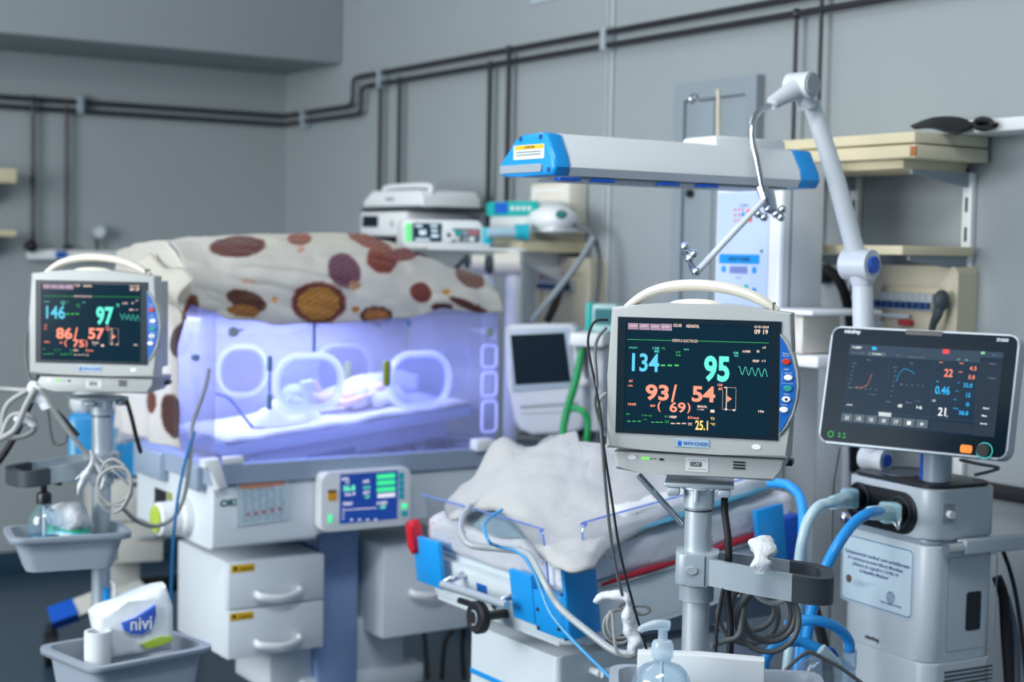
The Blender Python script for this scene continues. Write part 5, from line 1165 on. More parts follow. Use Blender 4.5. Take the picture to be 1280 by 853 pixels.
# label plate on the front
L0 = -0.0015; la = ext(FV, 1051, 669, 1142, 771, L0)
zt_l, zb_l = von(1098, 676).z, von(1098, 763).z
lab = obj('label_plate', prism(B(), rrect(la[0], la[1], zb_l, zt_l, 0.012), 'y', L0, -0.0002), mat('label_pale_blue', (186, 206, 216), 0.5, var=0.02), vt)
b = B(); o_ = rrect(la[0] + 0.003, la[1] - 0.003, zb_l + 0.003, zt_l - 0.003, 0.010); i_ = rrect(la[0] + 0.0048, la[1] - 0.0048, zb_l + 0.0048, zt_l - 0.0048, 0.009); ringprism(b, o_, i_, 'y', L0 - 0.0004, L0); obj('label_border', b, M_inkb, lab)
w_ = la[1] - la[0]; h_ = zt_l - zb_l; LX = lambda f: la[0] + w_ * f; LZ = lambda f: zt_l - h_ * f
b = B()
for s, x0, x1, z0, z1 in (('Echipamentul medical sunt achiziționate', .06, .95, .235, .30), ('în cadrul proiectului Băncii Mondiale', .10, .86, .315, .38), ('„Răspuns de urgență la COVID-19', .16, .80, .395, .46), ('în Republica Moldova”', .27, .68, .475, .54)):
    tx_local(b, s, LX(x0), LX(x1), LZ(z1), LZ(z0), L0 - 0.0006, bold=0.02)
obj('label_words', b, M_inkb, lab, smooth=0, kind='stuff')
b = B(); prism(b, ell(LX(.12), LZ(.665), 0.0085, 0.0085, 16), 'y', L0 - 0.0008, L0); obj('round_seal', b, mat('brown_seal', (98, 74, 66), 0.6), lab)
b = B()
for k in range(3): tx_local(b, ('MINISTERUL SĂNĂTĂȚII', 'AL REPUBLICII', 'MOLDOVA')[k], LX(.19), LX((.5, .4, .34)[k]), LZ(.665 + .035 * k), LZ(.642 + .035 * k), L0 - 0.0006)
obj('faint_words', b, mat('faint_ink', (130, 156, 176), 0.7), lab, smooth=0, kind='stuff')
b = B(); tube(b, [Vector((LX(.71) + 0.011 * math.cos(t), L0 - 0.001, LZ(.76) + 0.011 * math.sin(t))) for t in [k * PI / 8 for k in range(16)]], 0.0006, n=5, k=1, closed=True)
for t in (-0.005, 0.0, 0.005): tube(b, [Vector((LX(.71) + t - 0.002, L0 - 0.001, LZ(.76) - 0.009)), Vector((LX(.71) + t, L0 - 0.001, LZ(.76))), Vector((LX(.71) + t + 0.002, L0 - 0.001, LZ(.76) + 0.009))], 0.0005, n=5, k=1)
tx_local(b, 'THE WORLD BANK', LX(.57), LX(.86), LZ(.875), LZ(.845), L0 - 0.0006, bold=0.02); obj('globe_mark', b, M_inkb, lab, smooth=0, kind='stuff')
b = B(); tx(b, 'mindray', FV, 1081, 795.5, 1099, 802.5, -0.0012, bold=0.03); obj('maker_name', b, M_ink, vt, smooth=0, kind='stuff')
# right side: seam lines, power socket, window, vents
vs_on = lambda px, py: FV.on(px, py, 'x', 0.0)
b = B(); q = vs_on(1185, 643); prism(b, rrect(q.y - 0.016, q.y + 0.016, q.z - 0.017, q.z + 0.02, 0.005), 'x', 0.0, 0.002); sk = obj('side_socket', b, M_grey, vt)
b = B(); cyl(b, (0.001, q.y, q.z), (0.013, q.y, q.z), 0.008, n=14); obj('socket_cap', b, M_white, sk)
b = B(); slab(b, FV, 1208, 740, 1226, 788, 0.0012, -0.0005, 0.006, 'x'); obj('side_window', b, M_glassdark, vt)
y0_, y1_ = vs_on(1184, 750).y, vs_on(1246, 750).y
b = B(); o_ = rrect(y0_, y1_ - 0.002, vs_on(1210, 812).z, zseam - 0.03, 0.008); i_ = rrect(y0_ + 0.0014, y1_ - 0.0034, vs_on(1210, 812).z + 0.0014, zseam - 0.0314, 0.007); ringprism(b, o_, i_, 'x', -0.001, 0.0006); obj('hatch_seam', b, M_ventd, vt)
b = B()
for k in range(9): z = zlow - 0.018 - k * 0.0085; box(b, 0.0036, 0.0052, y0_ - 0.005, y1_ - 0.01, z - 0.0022, z + 0.0014)
obj('side_vents', b, M_dark, vt, kind='stuff')
# rail handle round the side
zh = zseam - 0.006; b = B()
prism(b, [(0.004, RC + 0.03), (0.03, RC + 0.03), (0.034, VD - 0.01), (0.034, VD + 0.10), (0.012, VD + 0.10), (0.010, VD + 0.01)], 'z', zh - 0.014, zh + 0.014, 0.004); obj('side_rail', b, M_vent, vt)
b = B(); cyl(b, (0.018, RC - 0.012, zh), (0.018, RC + 0.03, zh), 0.011, n=14); obj('rail_end', b, M_chrome, vt)
q = von(1052, 651, 'x', VX0); b = B(); cyl(b, (VX0 - 0.03, 0.035, zseam + 0.004), (VX0 + 0.001, 0.035, zseam + 0.004), 0.011, n=14); ball(b, (VX0 - 0.032, 0.035, zseam + 0.004), 0.014, 12); obj('rail_knob', b, M_chrome, vt)
# neck and screen
pn = FV.loc(P(1172, 575, 3.06)); b = B(); cyl(b, (pn.x, pn.y, VZT + 0.009), (pn.x, pn.y, P(1172, 520, 3.08).z), 0.028, n=24); obj('screen_neck', b, M_ventd, vt)
b = B(); box(b, pn.x - 0.0285, pn.x - 0.022, pn.y - 0.02, pn.y + 0.02, VZT + 0.0095, VZT + 0.1); obj('neck_stripe', b, M_blued, vt)
FD = Fr(P(1150, 493, 2.93), math.radians(-37), ('X', math.radians(-12.5))); MD = rel(FV, FD)
don = lambda px, py: FD.on(px, py, 'y', 0.0)
dc = [don(*p) for p in ((1040, 407), (1276, 419), (1258, 578), (1023, 551))]
dx0, dx1 = (dc[0].x + dc[3].x) / 2, (dc[1].x + dc[2].x) / 2; dz0, dz1 = (dc[2].z + dc[3].z) / 2, (dc[0].z + dc[1].z) / 2
dsp = obj('display_shell', prism(B(), rrect(dx0, dx1, dz0, dz1, 0.018, 8), 'y', 0.0, 0.035, 0.004, 2), M_vent, vt, M=MD)
obj('display_glass', prism(B(), rrect(dx0 + 0.004, dx1 - 0.004, dz0 + 0.004, dz1 - 0.004, 0.015, 8), 'y', -0.0015, -0.0002), mat('display_glass', (8, 30, 42), 0.25, spec=0.06, var=0.05), dsp, M=MD)
yy = -0.0022
SX0, SX1 = don(1057, 480).x, don(1250, 490).x; SZ1, SZ0 = (don(1066, 430).z + don(1260, 442).z) / 2, (don(1043, 528).z + don(1243, 549).z) / 2
obj('touch_screen', box(B(), SX0, SX1, yy, -0.0016, SZ0, SZ1), mat('touch_screen_glow', (6, 16, 26), 0.25, emit=(12, 36, 54), es=1.0, spec=0.05), dsp, M=MD)
yy -= 0.0004
U = lambda u: SX0 + (SX1 - SX0) * u; V = lambda v: SZ1 - (SZ1 - SZ0) * v
def rcu(b, u0, v0, u1, v1): b.faces.new([b.verts.new((x, yy, z)) for x, z in ((U(u0), V(v1)), (U(u1), V(v1)), (U(u1), V(v0)), (U(u0), V(v0)))])
def txu(b, s, u0, v0, u1, v1, bold=0.02): tx_local(b, s, U(u0), U(u1), V(v1), V(v0), yy, bold=bold)
def lnu(b, L, w=0.0005): line(b, FD, [(U(u), V(v)) for u, v in L], w, yy, local=True)
b = B(); rcu(b, 0, 0, 1, 0.07); rcu(b, 0, 0.07, 0.86, 0.135); obj('status_bar', b, em('bar_slate', (50, 66, 84)), dsp, M=MD, smooth=0, kind='stuff')
b = B(); rcu(b, 0.865, 0.12, 1, 1); rcu(b, 0.60, 0.875, 0.862, 0.985); obj('menu_bar', b, em('menu_slate', (34, 48, 62)), dsp, M=MD, smooth=0, kind='stuff')
yy -= 0.0003
for k in range(7): b = B(); rcu(b, 0.005 + 0.083 * k, 0.865 , 0.08 + 0.083 * k, 0.965); obj('setting_key', b, em('key_slate', (84, 98, 108)), dsp, M=MD, smooth=0)
b = B(); rcu(b, 0.13, 0.085, 0.25, 0.13); obj('screen_tab', b, em('key_slate', (84, 98, 108)), dsp, M=MD, smooth=0)
b = B(); rcu(b, 0.252, 0.815, 0.335, 0.862); obj('active_tab', b, em('tab_pale', (190, 200, 204)), dsp, M=MD, smooth=0)
b = B()
for u, v0, v1 in ((0.285, 0.14, 0.80), (0.575, 0.14, 0.83), (0.862, 0.14, 0.84)): lnu(b, [(u, v0), (u, v1)])
lnu(b, [(0.0, 0.135), (0.86, 0.135)]); lnu(b, [(0.3, 0.83), (0.86, 0.83)]); obj('grid_lines', b, em('grid_slate', (60, 80, 96)), dsp, M=MD, smooth=0, kind='stuff')
yy -= 0.0003
b = B()
for s, bx in (('P-SIMV', (.02, .025, .085, .055)), ('Loops', (.165, .095, .22, .12)), ('21', (.635, .70, .685, .80)), ('48', (.37, .70, .40, .74)), ('16', (.495, .70, .53, .74)), ('mode', (.03, .745, .07, .765)), ('Alarm', (.91, .655, .95, .68)), ('Menu', (.91, .745, .94, .77)), ('Standby', (.905, .84, .95, .865)), ('O2', (.59, .615, .61, .64)), ('%', (.69, .79, .70, .81))): txu(b, s, *bx)
for k, s in enumerate(('21', '15', '0.35', '420', '17', '1', '+')): txu(b, s, 0.03 + 0.083 * k, 0.895, 0.055 + 0.083 * k, 0.94)
obj('white_readings', b, em('reading_white', (226, 230, 230)), dsp, M=MD, smooth=0, kind='stuff')
b = B()
for s, bx in (('Pressure / Volume', (.02, .095, .11, .115)), ('Loop 2', (.32, .10, .35, .12)), ('Waveforms Trends Data', (.40, .11, .51, .125)), ('Flow', (.13, .175, .155, .195)), ('Paw', (.42, .185, .44, .205)), ('Vol', (.03, .235, .06, .25)), ('Flow', (.31, .245, .34, .265)), ('Paw cmH2O', (.17, .60, .215, .615)), ('Vt', (.29, .67, .325, .69)), ('ftot', (.42, .66, .46, .68)), ('MVspn', (.48, .64, .52, .655)), ('Spont.', (.93, .03, .96, .05)), ('Monitor', (.92, .13, .96, .15)), ('Values', (.92, .30, .97, .32))): txu(b, s, *bx, bold=0.0)
for k in range(6): txu(b, str(60 - 10 * k), .035 - 0.002 * k, .275 + .052 * k, .048 - 0.002 * k, .292 + .052 * k, 0); txu(b, str(6 - 2 * k), .325 - 0.002 * k, .29 + .062 * k, .335 - 0.002 * k, .31 + .062 * k, 0)
for k in range(5): txu(b, str(5 * k), .075 + .033 * k, .535, .085 + .033 * k, .555, 0); txu(b, str(k + 1), .375 + .035 * k, .45, .383 + .035 * k, .47, 0)
obj('grey_words', b, em('word_grey', (120, 136, 146)), dsp, M=MD, smooth=0, kind='stuff')
b = B()
for s, bx in (('0.46', (.60, .445, .695, .545)), ('32.8', (.775, .39, .83, .44)), ('15', (.80, .505, .825, .56)), ('0', (.805, .615, .825, .665)), ('38.8', (.765, .72, .825, .77)), ('MVe', (.60, .385, .62, .40)), ('VTi', (.735, .385, .75, .40)), ('fspn', (.73, .485, .75, .50)), ('I:E', (.725, .585, .74, .60)), ('VTe', (.725, .69, .76, .71))): txu(b, s, *bx)
lnu(b, [(.345, .43), (.35, .36), (.36, .31), (.38, .275), (.40, .27), (.42, .285), (.445, .30), (.455, .33)], 0.0008); rcu(b, .155, .02, .185, .06); obj('blue_readings', b, em('reading_blue', (50, 168, 226)), dsp, M=MD, smooth=0, kind='stuff')
b = B()
for s, bx in (('22', (.645, .235, .70, .33)), ('4.5', (.80, .185, .845, .235)), ('5.0', (.80, .29, .84, .34)), ('PIP', (.605, .155, .63, .17)), ('Ppl', (.735, .15, .76, .17)), ('PEEP', (.735, .255, .76, .27))): txu(b, s, *bx)
lnu(b, [(.07, .53), (.10, .535), (.13, .525), (.15, .50), (.16, .46), (.17, .40), (.175, .36)], 0.0006); obj('salmon_readings', b, em('reading_salmon', (240, 140, 110)), dsp, M=MD, smooth=0, kind='stuff')
b = B(); rcu(b, .62, .0, .66, .055); obj('alarm_flag', b, em('alarm_red', (226, 70, 80)), dsp, M=MD, smooth=0)
b = B(); rcu(b, .86, .005, .885, .035); txu(b, 'AC', .715, .105, .735, .125); txu(b, 'SD', .765, .105, .785, .125); lnu(b, [(.03, .545), (.06, .545)]); obj('green_marks', b, em('mark_green', (120, 190, 140)), dsp, M=MD, smooth=0, kind='stuff')
# name, model, light bar, lamps, knob on the glass
yn = -0.0022
b = B(); a_ = FD; tx(b, 'mindray', FD, 1056, 412, 1076, 418.5, yn, bold=0.03); tx(b, 'SV600', FD, 1246, 423, 1261, 427.5, yn, bold=0.03); obj('maker_name', b, mat('glass_print', (216, 224, 226), 0.5), dsp, M=MD, smooth=0, kind='stuff')
obj('light_bar', slab(B(), FD, 1132, 413.5, 1178, 419.5, -0.0025, -0.0014, 0.002), M_black, dsp, M=MD)
obj('alarm_key', slab(B(), FD, 1200, 556.5, 1215, 566.5, -0.0045, -0.0014, 0.004), M_orange, dsp, M=MD)
q = don(1231, 564); b = B(); cyl(b, (q.x, -0.0014, q.z), (q.x, -0.014, q.z), 0.0118, n=28); kn = obj('turn_knob', b, M_black, dsp, M=MD)
b = B(); tube(b, [Vector((q.x + 0.0148 * math.cos(t), -0.0025, q.z + 0.0148 * math.sin(t))) for t in [k * PI / 16 for k in range(32)]], 0.0011, n=6, k=1, closed=True); obj('knob_ring', b, em('knob_glow', (70, 170, 170)), kn, M=MD)
q = don(1039, 543); b = B(); tube(b, [Vector((q.x + 0.0055 * math.cos(t), -0.0022, q.z + 0.0055 * math.sin(t))) for t in [k * PI / 8 for k in range(16)]], 0.0008, n=5, k=1, closed=True)
for px, py in ((1048, 541.5), (1048, 545), (1054, 542), (1054, 546)): rc(b, FD, px, py, px + 2.5, py + 1.5, -0.0022)
obj('status_lamps', b, E_green, dsp, M=MD, smooth=0, kind='stuff')
# hoses on the ventilator
def vworld(x, y, z): return FV.w((x, y, z))
def route3(name, P3, r, m, label, cat, n=10, k=6, group=None, jit=0.0):
    P3 = [Vector(p) for p in P3]; o0 = P3[0]; b = B(); tube(b, [p - o0 for p in P3], r, n=n, k=k, jit=jit)
    o = obj(name, b, m, None, smooth=80); o.location = o0; return tag(o, label, cat, group) if label else o
def hose(name, start, L, r, m, label, conn_m):
    o0 = Vector(start); t = bpy.data.objects.new(name, None); C.objects.link(t); t.location = o0; tag(t, label, 'hose')
    P3 = [o0 + Vector((0, 0, 0))] + [P(*q) for q in L]
    b = B(); tube(b, [p - o0 for p in P3[0:]], r, n=12, k=7); hs = obj('tubing', b, m, t, smooth=80)
    d = (P3[0] - FV.w((FV.loc(P3[0]).x, 0.0, FV.loc(P3[0]).z)))
    return t
M_blueh = mat('blue_breathing_hose', (40, 150, 226), 0.3, var=0.05); M_clearh = mat('pale_breathing_hose', (176, 200, 206), 0.3, var=0.04)
s2_ = vworld(c2_.x, -0.03, c2_.z); h2 = hose('breathing_hose', s2_, [(1090, 641, 2.90), (1070, 652, 2.86), (1052, 674, 2.82), (1036, 702, 2.80), (1022, 735, 2.80), (1010, 790, 2.80), (1000, 860, 2.80), (996, 950, 2.8)], 0.0105, M_blueh, 'bright blue breathing hose curving down from the right ventilator port', None)
b = B(); p0, p1 = s2_, P(1088, 641.5, 2.905); cyl(b, p0 - s2_, p1 - s2_, 0.017, 0.013, n=16); box(b, -0.02, 0.02, -0.02, 0.02, -0.02, 0.02, 0.006); obj('connector', b, mat('aqua_connector', (176, 216, 220), 0.35), h2)
b = B(); tube(b, [Vector((0.0, -0.01, -0.016)), P(1118, 655, 2.9) - s2_, P(1123, 662, 2.9) - s2_, P(1124, 653, 2.9) - s2_, Vector((0.02, -0.01, -0.01))], 0.002, n=6); obj('tether', b, M_white, h2)
s1_ = vworld(c1_.x, -0.03, c1_.z); h1 = hose('breathing_hose', s1_, [(1046, 628, 2.92), (1026, 632, 2.88), (1012, 648, 2.86), (1004, 672, 2.85), (999, 705, 2.85), (996, 760, 2.84), (985, 830, 2.82), (980, 920, 2.82)], 0.0105, M_clearh, 'pale clear breathing hose curving down from the left ventilator port', None)
b = B(); cyl(b, Vector((0, 0, 0)), P(1040, 629, 2.915) - s1_, 0.017, 0.013, n=16); box(b, -0.017, 0.017, -0.017, 0.017, -0.02, 0.02, 0.006); obj('connector', b, mat('aqua_connector', (176, 216, 220), 0.35), h1)
# more blue hoses and black cables between stand and ventilator
route('breathing_hose', [(962, 604, 3.12), (985, 607, 3.08), (1000, 622, 3.05), (1004, 650, 3.0), (1002, 700, 2.98), (1000, 760, 2.95), (996, 860, 2.92)], 0.010, M_blueh, 'blue hose arching out from the head end of the cot', 'hose', n=10)
route('breathing_hose', [(984, 782, 2.72), (1005, 776, 2.70), (1030, 778, 2.70), (1050, 788, 2.71), (1061, 802, 2.72), (1062, 816, 2.72)], 0.0095, M_blueh, 'short blue hose arching into the clear water chamber', 'hose', n=10)
route('breathing_hose', [(957, 900, 2.66), (956, 842, 2.66), (958, 822, 2.66), (974, 806, 2.67), (996, 802, 2.68), (1014, 807, 2.68), (1032, 816, 2.68)], 0.0095, M_blueh, 'blue hose rising from below with a grey probe end', 'hose', n=10)
route('probe_lead', [(970, 858, 2.62), (985, 835, 2.62), (1005, 818, 2.62), (1014, 816, 2.62), (1030, 824, 2.62), (1052, 836, 2.62), (1082, 858, 2.62)], 0.0035, M_cabled, 'dark thin probe lead draped over the water chamber', 'lead')
route('probe', [(1026, 812, 2.655), (1040, 824, 2.655), (1052, 832, 2.655)], [0.011, 0.009, 0.005], M_clearh, 'tapered pale probe plug above the water chamber', 'probe', n=12)
route('power_cable', [(1008, 735, 3.0), (1018, 760, 3.0), (1026, 790, 3.0), (1034, 830, 3.0), (1040, 900, 3.0)], 0.011, M_rubber, 'thick black cable hanging left of the ventilator body', 'cable', n=8)
route('power_cable', [(1049, 560, 3.2), (1042, 600, 3.2), (1040, 640, 3.2), (1038, 700, 3.2), (1036, 780, 3.2), (1034, 860, 3.2)], 0.004, M_cabled, 'thin dark cable hanging straight behind the pale hose', 'cable', n=6)
route('power_cable', [(1254, 690, 3.10), (1262, 712, 3.1), (1270, 745, 3.1), (1278, 800, 3.1), (1284, 860, 3.1)], 0.0045, M_rubber, 'thin black cable hanging at the right picture edge', 'cable', n=6)
route('power_cable', [(1246, 722, 3.12), (1254, 745, 3.12), (1257, 790, 3.12), (1262, 860, 3.1)], 0.011, M_rubber, 'thick black cable loop behind the ventilator side', 'cable', n=8)
route('power_cable', [(1256, 745, 3.14), (1264, 775, 3.14), (1270, 815, 3.13), (1268, 870, 3.1)], 0.010, mat('grey_hose', (78, 92, 104), 0.45), 'thick grey hose beside the black loop at the ventilator side', 'hose', n=8)
route('screen_cable', [(1200, 575, 3.08), (1222, 580, 3.1), (1248, 585, 3.12), (1236, 590, 3.12), (1218, 594, 3.12)], 0.0035, M_cabled, 'thin grey cable looping behind the ventilator screen', 'cable', n=6)
# water chamber at the lower edge
pw = P(1032, 853, 2.72); FW = Fr((pw.x, pw.y, pw.z - 0.07), 0); hm = thing('water_chamber', FW, 'clear plastic humidifier water chamber at the bottom edge', 'chamber')
obj('dome', lathe(B(), [(0.052, 0.0), (0.055, 0.02), (0.055, 0.075), (0.050, 0.098), (0.034, 0.112), (0.012, 0.117)], n=32), M_clearb, hm)
obj('base_ring', lathe(B(), [(0.058, -0.012), (0.058, -0.0005), (0.05, -0.0003)], n=32), M_dark, hm)
q = FW.loc(P(1062, 816, 2.72)); b = B(); cyl(b, (q.x, q.y, 0.095), (q.x, q.y, q.z + 0.005), 0.013, n=16); obj('port', b, M_clearb, hm)
b = B(); tube(b, [(-0.006, -0.01, 0.118), (-0.01, -0.03, 0.135), (0.0, -0.04, 0.14), (0.012, -0.03, 0.125)], 0.004, n=8); obj('blue_cap', b, M_blued, hm)
obj('heater_base', prism(B(), rrect(-0.07, 0.07, -0.07, 0.07, 0.02), 'z', -0.10, -0.0125, 0.006), M_white, hm)
b = B(); cyl(b, (0, 0, -FW.o.z + 0.03), (0, 0, -0.1005), 0.014); obj('heater_post', b, M_greym, hm); b = B(); lathe(b, [(0.055, -FW.o.z + 0.002), (0.055, -FW.o.z + 0.02), (0.03, -FW.o.z + 0.035)], n=24); obj('heater_foot', b, M_greym, hm)

# ------------------------------------------------------------------ jointed support arm
YA = 3.24
pa = P(1096, 574, YA); FA = Fr(pa, 0); ar = thing('jointed_arm', FA, 'white jointed support arm with chrome gooseneck and clip rod above the monitor', 'arm')
M_armw = mat('arm_white', (206, 212, 216), 0.35, var=0.02)
A = lambda px, py, Y=YA: FA.loc(P(px, py, Y))
b = B(); tube(b, [A(1093, 572), A(1085, 500), A(1080, 430), A(1078, 350)], [0.020, 0.021, 0.022, 0.022], n=18, k=2); obj('lower_tube', b, M_armw, ar)
b = B(); tube(b, [A(1070, 318), A(1046, 228), A(1024, 158), A(1014, 128)], [0.020, 0.0195, 0.0185, 0.018], n=18, k=2); obj('upper_tube', b, M_armw, ar)
e = A(1075, 331); b = B(); cyl(b, e + Vector((-0.026, 0.02, 0)), e + Vector((0.020, -0.026, 0)), 0.032, n=28); tube(b, [A(1079, 356), e, A(1070, 314)], [0.024, 0.030, 0.022], n=18, k=4); el = obj('elbow', b, M_armw, ar)
b = B(); cyl(b, e + Vector((0.0205, -0.0265, 0)), e + Vector((0.025, -0.031, 0)), 0.018, n=24); obj('elbow_cap', b, M_blued, el)
b = B(); e3 = A(1094, 574); cyl(b, e3 + Vector((-0.02, 0.02, 0)), e3 + Vector((0.018, -0.024, 0)), 0.024, n=24); jb = obj('base_joint', b, M_armw, ar)
b = B(); cyl(b, e3 + Vector((0.0182, -0.0242, 0)), e3 + Vector((0.021, -0.028, 0)), 0.013, n=20); obj('joint_cap', b, M_blued, jb)
hd_ = A(1003, 107, 3.2); b = B(); cyl(b, hd_ + Vector((-0.022, 0.018, 0)), hd_ + Vector((0.016, -0.022, 0)), 0.027, n=28); tube(b, [hd_ + Vector((0.012, 0.01, -0.045)), hd_], [0.019, 0.023], n=18, k=1)
tube(b, [hd_, A(985, 117, 3.18), A(965, 129, 3.16)], [0.025, 0.019, 0.014], n=14, k=3); obj('head_joint', b, M_armw, ar)
b = B(); cyl(b, hd_ + Vector((0.0162, -0.0222, 0)), hd_ + Vector((0.019, -0.0252, 0)), 0.023, n=24); jc = obj('joint_cap', b, M_grey, ar)
G_ = [(962, 132, 3.15), (948, 140, 3.12), (940, 155, 3.1), (940, 175, 3.09), (946, 200, 3.08), (953, 238, 3.07)]
b = B(); tube(b, [A(*q) for q in G_], 0.0066, n=12, k=6); obj('gooseneck', b, M_chrome, ar)
b = B()
k_ = A(957, 243, 3.07); tube(b, [A(952, 234, 3.07), A(957, 249, 3.065)], [0.012, 0.011], n=10, k=1); tube(b, [A(961, 237, 3.06), A(967, 262, 3.06)], [0.010, 0.008], n=10, k=1)
for px, py in ((948, 268), (955, 272), (970, 268), (978, 262), (960, 262), (976, 272)): ball(b, A(px, py, 3.06), 0.0085, 10)
tube(b, [A(955, 250, 3.06), A(960, 263, 3.06), A(972, 264, 3.06)], 0.006, n=8); obj('clamp', b, M_chrome, ar)
b = B(); tube(b, [A(954, 251, 3.06), A(871, 340, 3.03)], 0.0066, n=12, k=1); obj('clip_rod', b, M_armw, ar)
b = B(); tube(b, [A(871, 340, 3.03), A(866, 334, 3.03), A(861, 322, 3.03), A(857, 311, 3.03)], [0.009, 0.008, 0.007, 0.010], n=12)
for px, py in ((856, 309), (862, 324), (867, 318), (870, 340)): ball(b, A(px, py, 3.025), 0.0095, 10)
obj('hose_clip', b, M_chrome, ar)
# infusion pole behind the heater head: thin rod with a hook
p_ = FK.w((CX0 + 0.02, hi_ - 0.02, 0)); FPo = Fr((p_.x, p_.y, HZT + 0.09), TH); 
pole = thing('infusion_pole', FPo, 'thin chrome infusion pole with a side hook rising behind the heater head', 'pole')
Yp = p_.y; I_ = lambda px, py: FPo.loc(P(px, py, Yp))
b = B(); tube(b, [I_(898, 215), I_(898, 112)], 0.0055, n=10, k=1); obj('rod', b, M_beige, pole)
b = B(); tube(b, [I_(898, 124), I_(882, 125), I_(874, 126)], 0.003, n=8, k=2); q = I_(868, 124); tube(b, [q + Vector((0.012 * math.cos(t), 0, 0.012 * math.sin(t))) for t in [k * PI / 6 - 0.2 for k in range(10)]], 0.003, n=8, k=2); obj('hook', b, M_chrome, pole)

# ================================================================== DEVICES BEHIND THE INCUBATOR
def facing(px, py, Y, yaw_deg, z=None):
    p = P(px, py, Y)
    if z is not None: p.z = z
    return Fr(p, math.radians(yaw_deg))
# wall shelf with two pale boards
ye = W.on(740, 302, 'x', 0).y; yf = W.on(604, 300, 'x', -0.27).y
F = Fr(W.w((0, ye, 0)), TH); sh = thing('wall_shelf', F, 'pale wooden wall shelf behind the heater head carrying the teal pump', 'shelf')
z0, z1 = W.on(700, 316, 'x', -0.27).z, W.on(700, 301, 'x', -0.27).z
obj('board', box(B(), -0.27, -0.004, 0.0, yf - ye, z0, z1, 0.004), M_wood, sh)
obj('board', box(B(), -0.255, -0.004, 0.03, yf - ye - 0.02, z1 + 0.0005, z1 + 0.022, 0.004), M_beige, sh)
for yy in (0.08, yf - ye - 0.12):
    b = B(); prism(b, [(-0.004, z0 - 0.001), (-0.24, z0 - 0.001), (-0.24, z0 - 0.02), (-0.004, z0 - 0.12)], 'y', yy, yy + 0.012); obj('bracket', b, M_white, sh)
zs = z1 + 0.0225
# pale wall box above it
kb = W.on(738, 250, 'x', -0.001); F = Fr(W.w((0, kb.y, zs)), TH - PI / 2); bx_ = thing('wall_box', F, 'pale flat box standing against the wall above the wooden shelf', 'box')
L_ = F.on(662, 250, 'y', -0.08).x; ztp = F.on(700, 228, 'y', -0.08).z
ob = B(); box(ob, L_, -0.01, -0.08, -0.002, 0.0, ztp, 0.01); obj('casing', ob, M_cream, bx_)
ob = B(); ringprism(ob, rrect(L_ + 0.02, -0.03, 0.02, ztp - 0.02, 0.01), rrect(L_ + 0.03, -0.04, 0.03, ztp - 0.03, 0.008), 'y', -0.083, -0.0795); obj('front_frame', ob, M_white, bx_)
q = F.on(716, 268, 'y', -0.081); ob = B(); box(ob, q.x - 0.01, q.x + 0.01, -0.084, -0.081, q.z - 0.02, q.z + 0.02, 0.002); obj('switch', ob, M_grey, bx_)
# teal pump on the shelf
def on_shelf(px, z, x): return W.on(px, 300, 'x', x)
kp = W.on(672, 292, 'x', -0.22); F = Fr(W.w((-0.22, kp.y, zs)), TH - PI / 2)
tp_ = thing('teal_pump', F, 'white and teal infusion pump standing on the wooden shelf', 'pump')
a, b_, c, d = ext(F, 611, 251, 671, 290, 0.0); c = 0.0
obj('pump_body', box(B(), a, b_, 0.0, 0.12, 0.0, d - 0.001, 0.012), M_white, tp_)
obj('teal_fascia', slab(B(), F, 608, 252, 671, 270, -0.006, -0.0005, 0.012), M_teal, tp_)
obj('pump_screen', slab(B(), F, 618, 253.5, 634, 267, -0.0075, -0.006, 0.002), mat('pump_screen_blue', (16, 80, 160), 0.3, emit=(14, 70, 150), es=0.6), tp_)
for k in range(4): obj('pump_key', slab(B(), F, 638 + 7 * k, 258, 642 + 7 * k, 263, -0.0085, -0.006, 0.002), M_white, tp_)
# dome-shaped white device with a teal oval
kd = W.on(690, 290, 'x', -0.17); F = Fr(W.w((-0.17, kd.y, zs)), TH - PI / 2)
dd = thing('dome_device', F, 'rounded white device with a dark teal oval on the wooden shelf', 'device')
w2 = 0.5 * abs(F.on(712, 275, 'y', 0).x - F.on(670, 275, 'y', 0).x); h2_ = F.on(690, 255, 'y', 0).z
b = B(); ball(b, (0, 0.0, h2_ * 0.48), (w2, 0.07, h2_ * 0.52), 24); box(b, -w2 * 0.8, w2 * 0.8, -0.05, 0.05, 0.0, h2_ * 0.3, 0.02); obj('dome', b, M_white, dd)
q = F.on(697, 268, 'y', -0.066); b = B(); ball(b, (q.x, -0.052, q.z), (0.024, 0.014, 0.014), 14); obj('teal_oval', b, mat('dark_teal', (10, 110, 104), 0.4), dd)
q = F.on(667, 278, 'y', -0.06); b = B(); ball(b, (-w2 * 0.95, -0.03, h2_ * 0.3), (0.016, 0.012, 0.022), 12); obj('teal_knob', b, mat('dark_teal', (10, 110, 104), 0.4), dd)
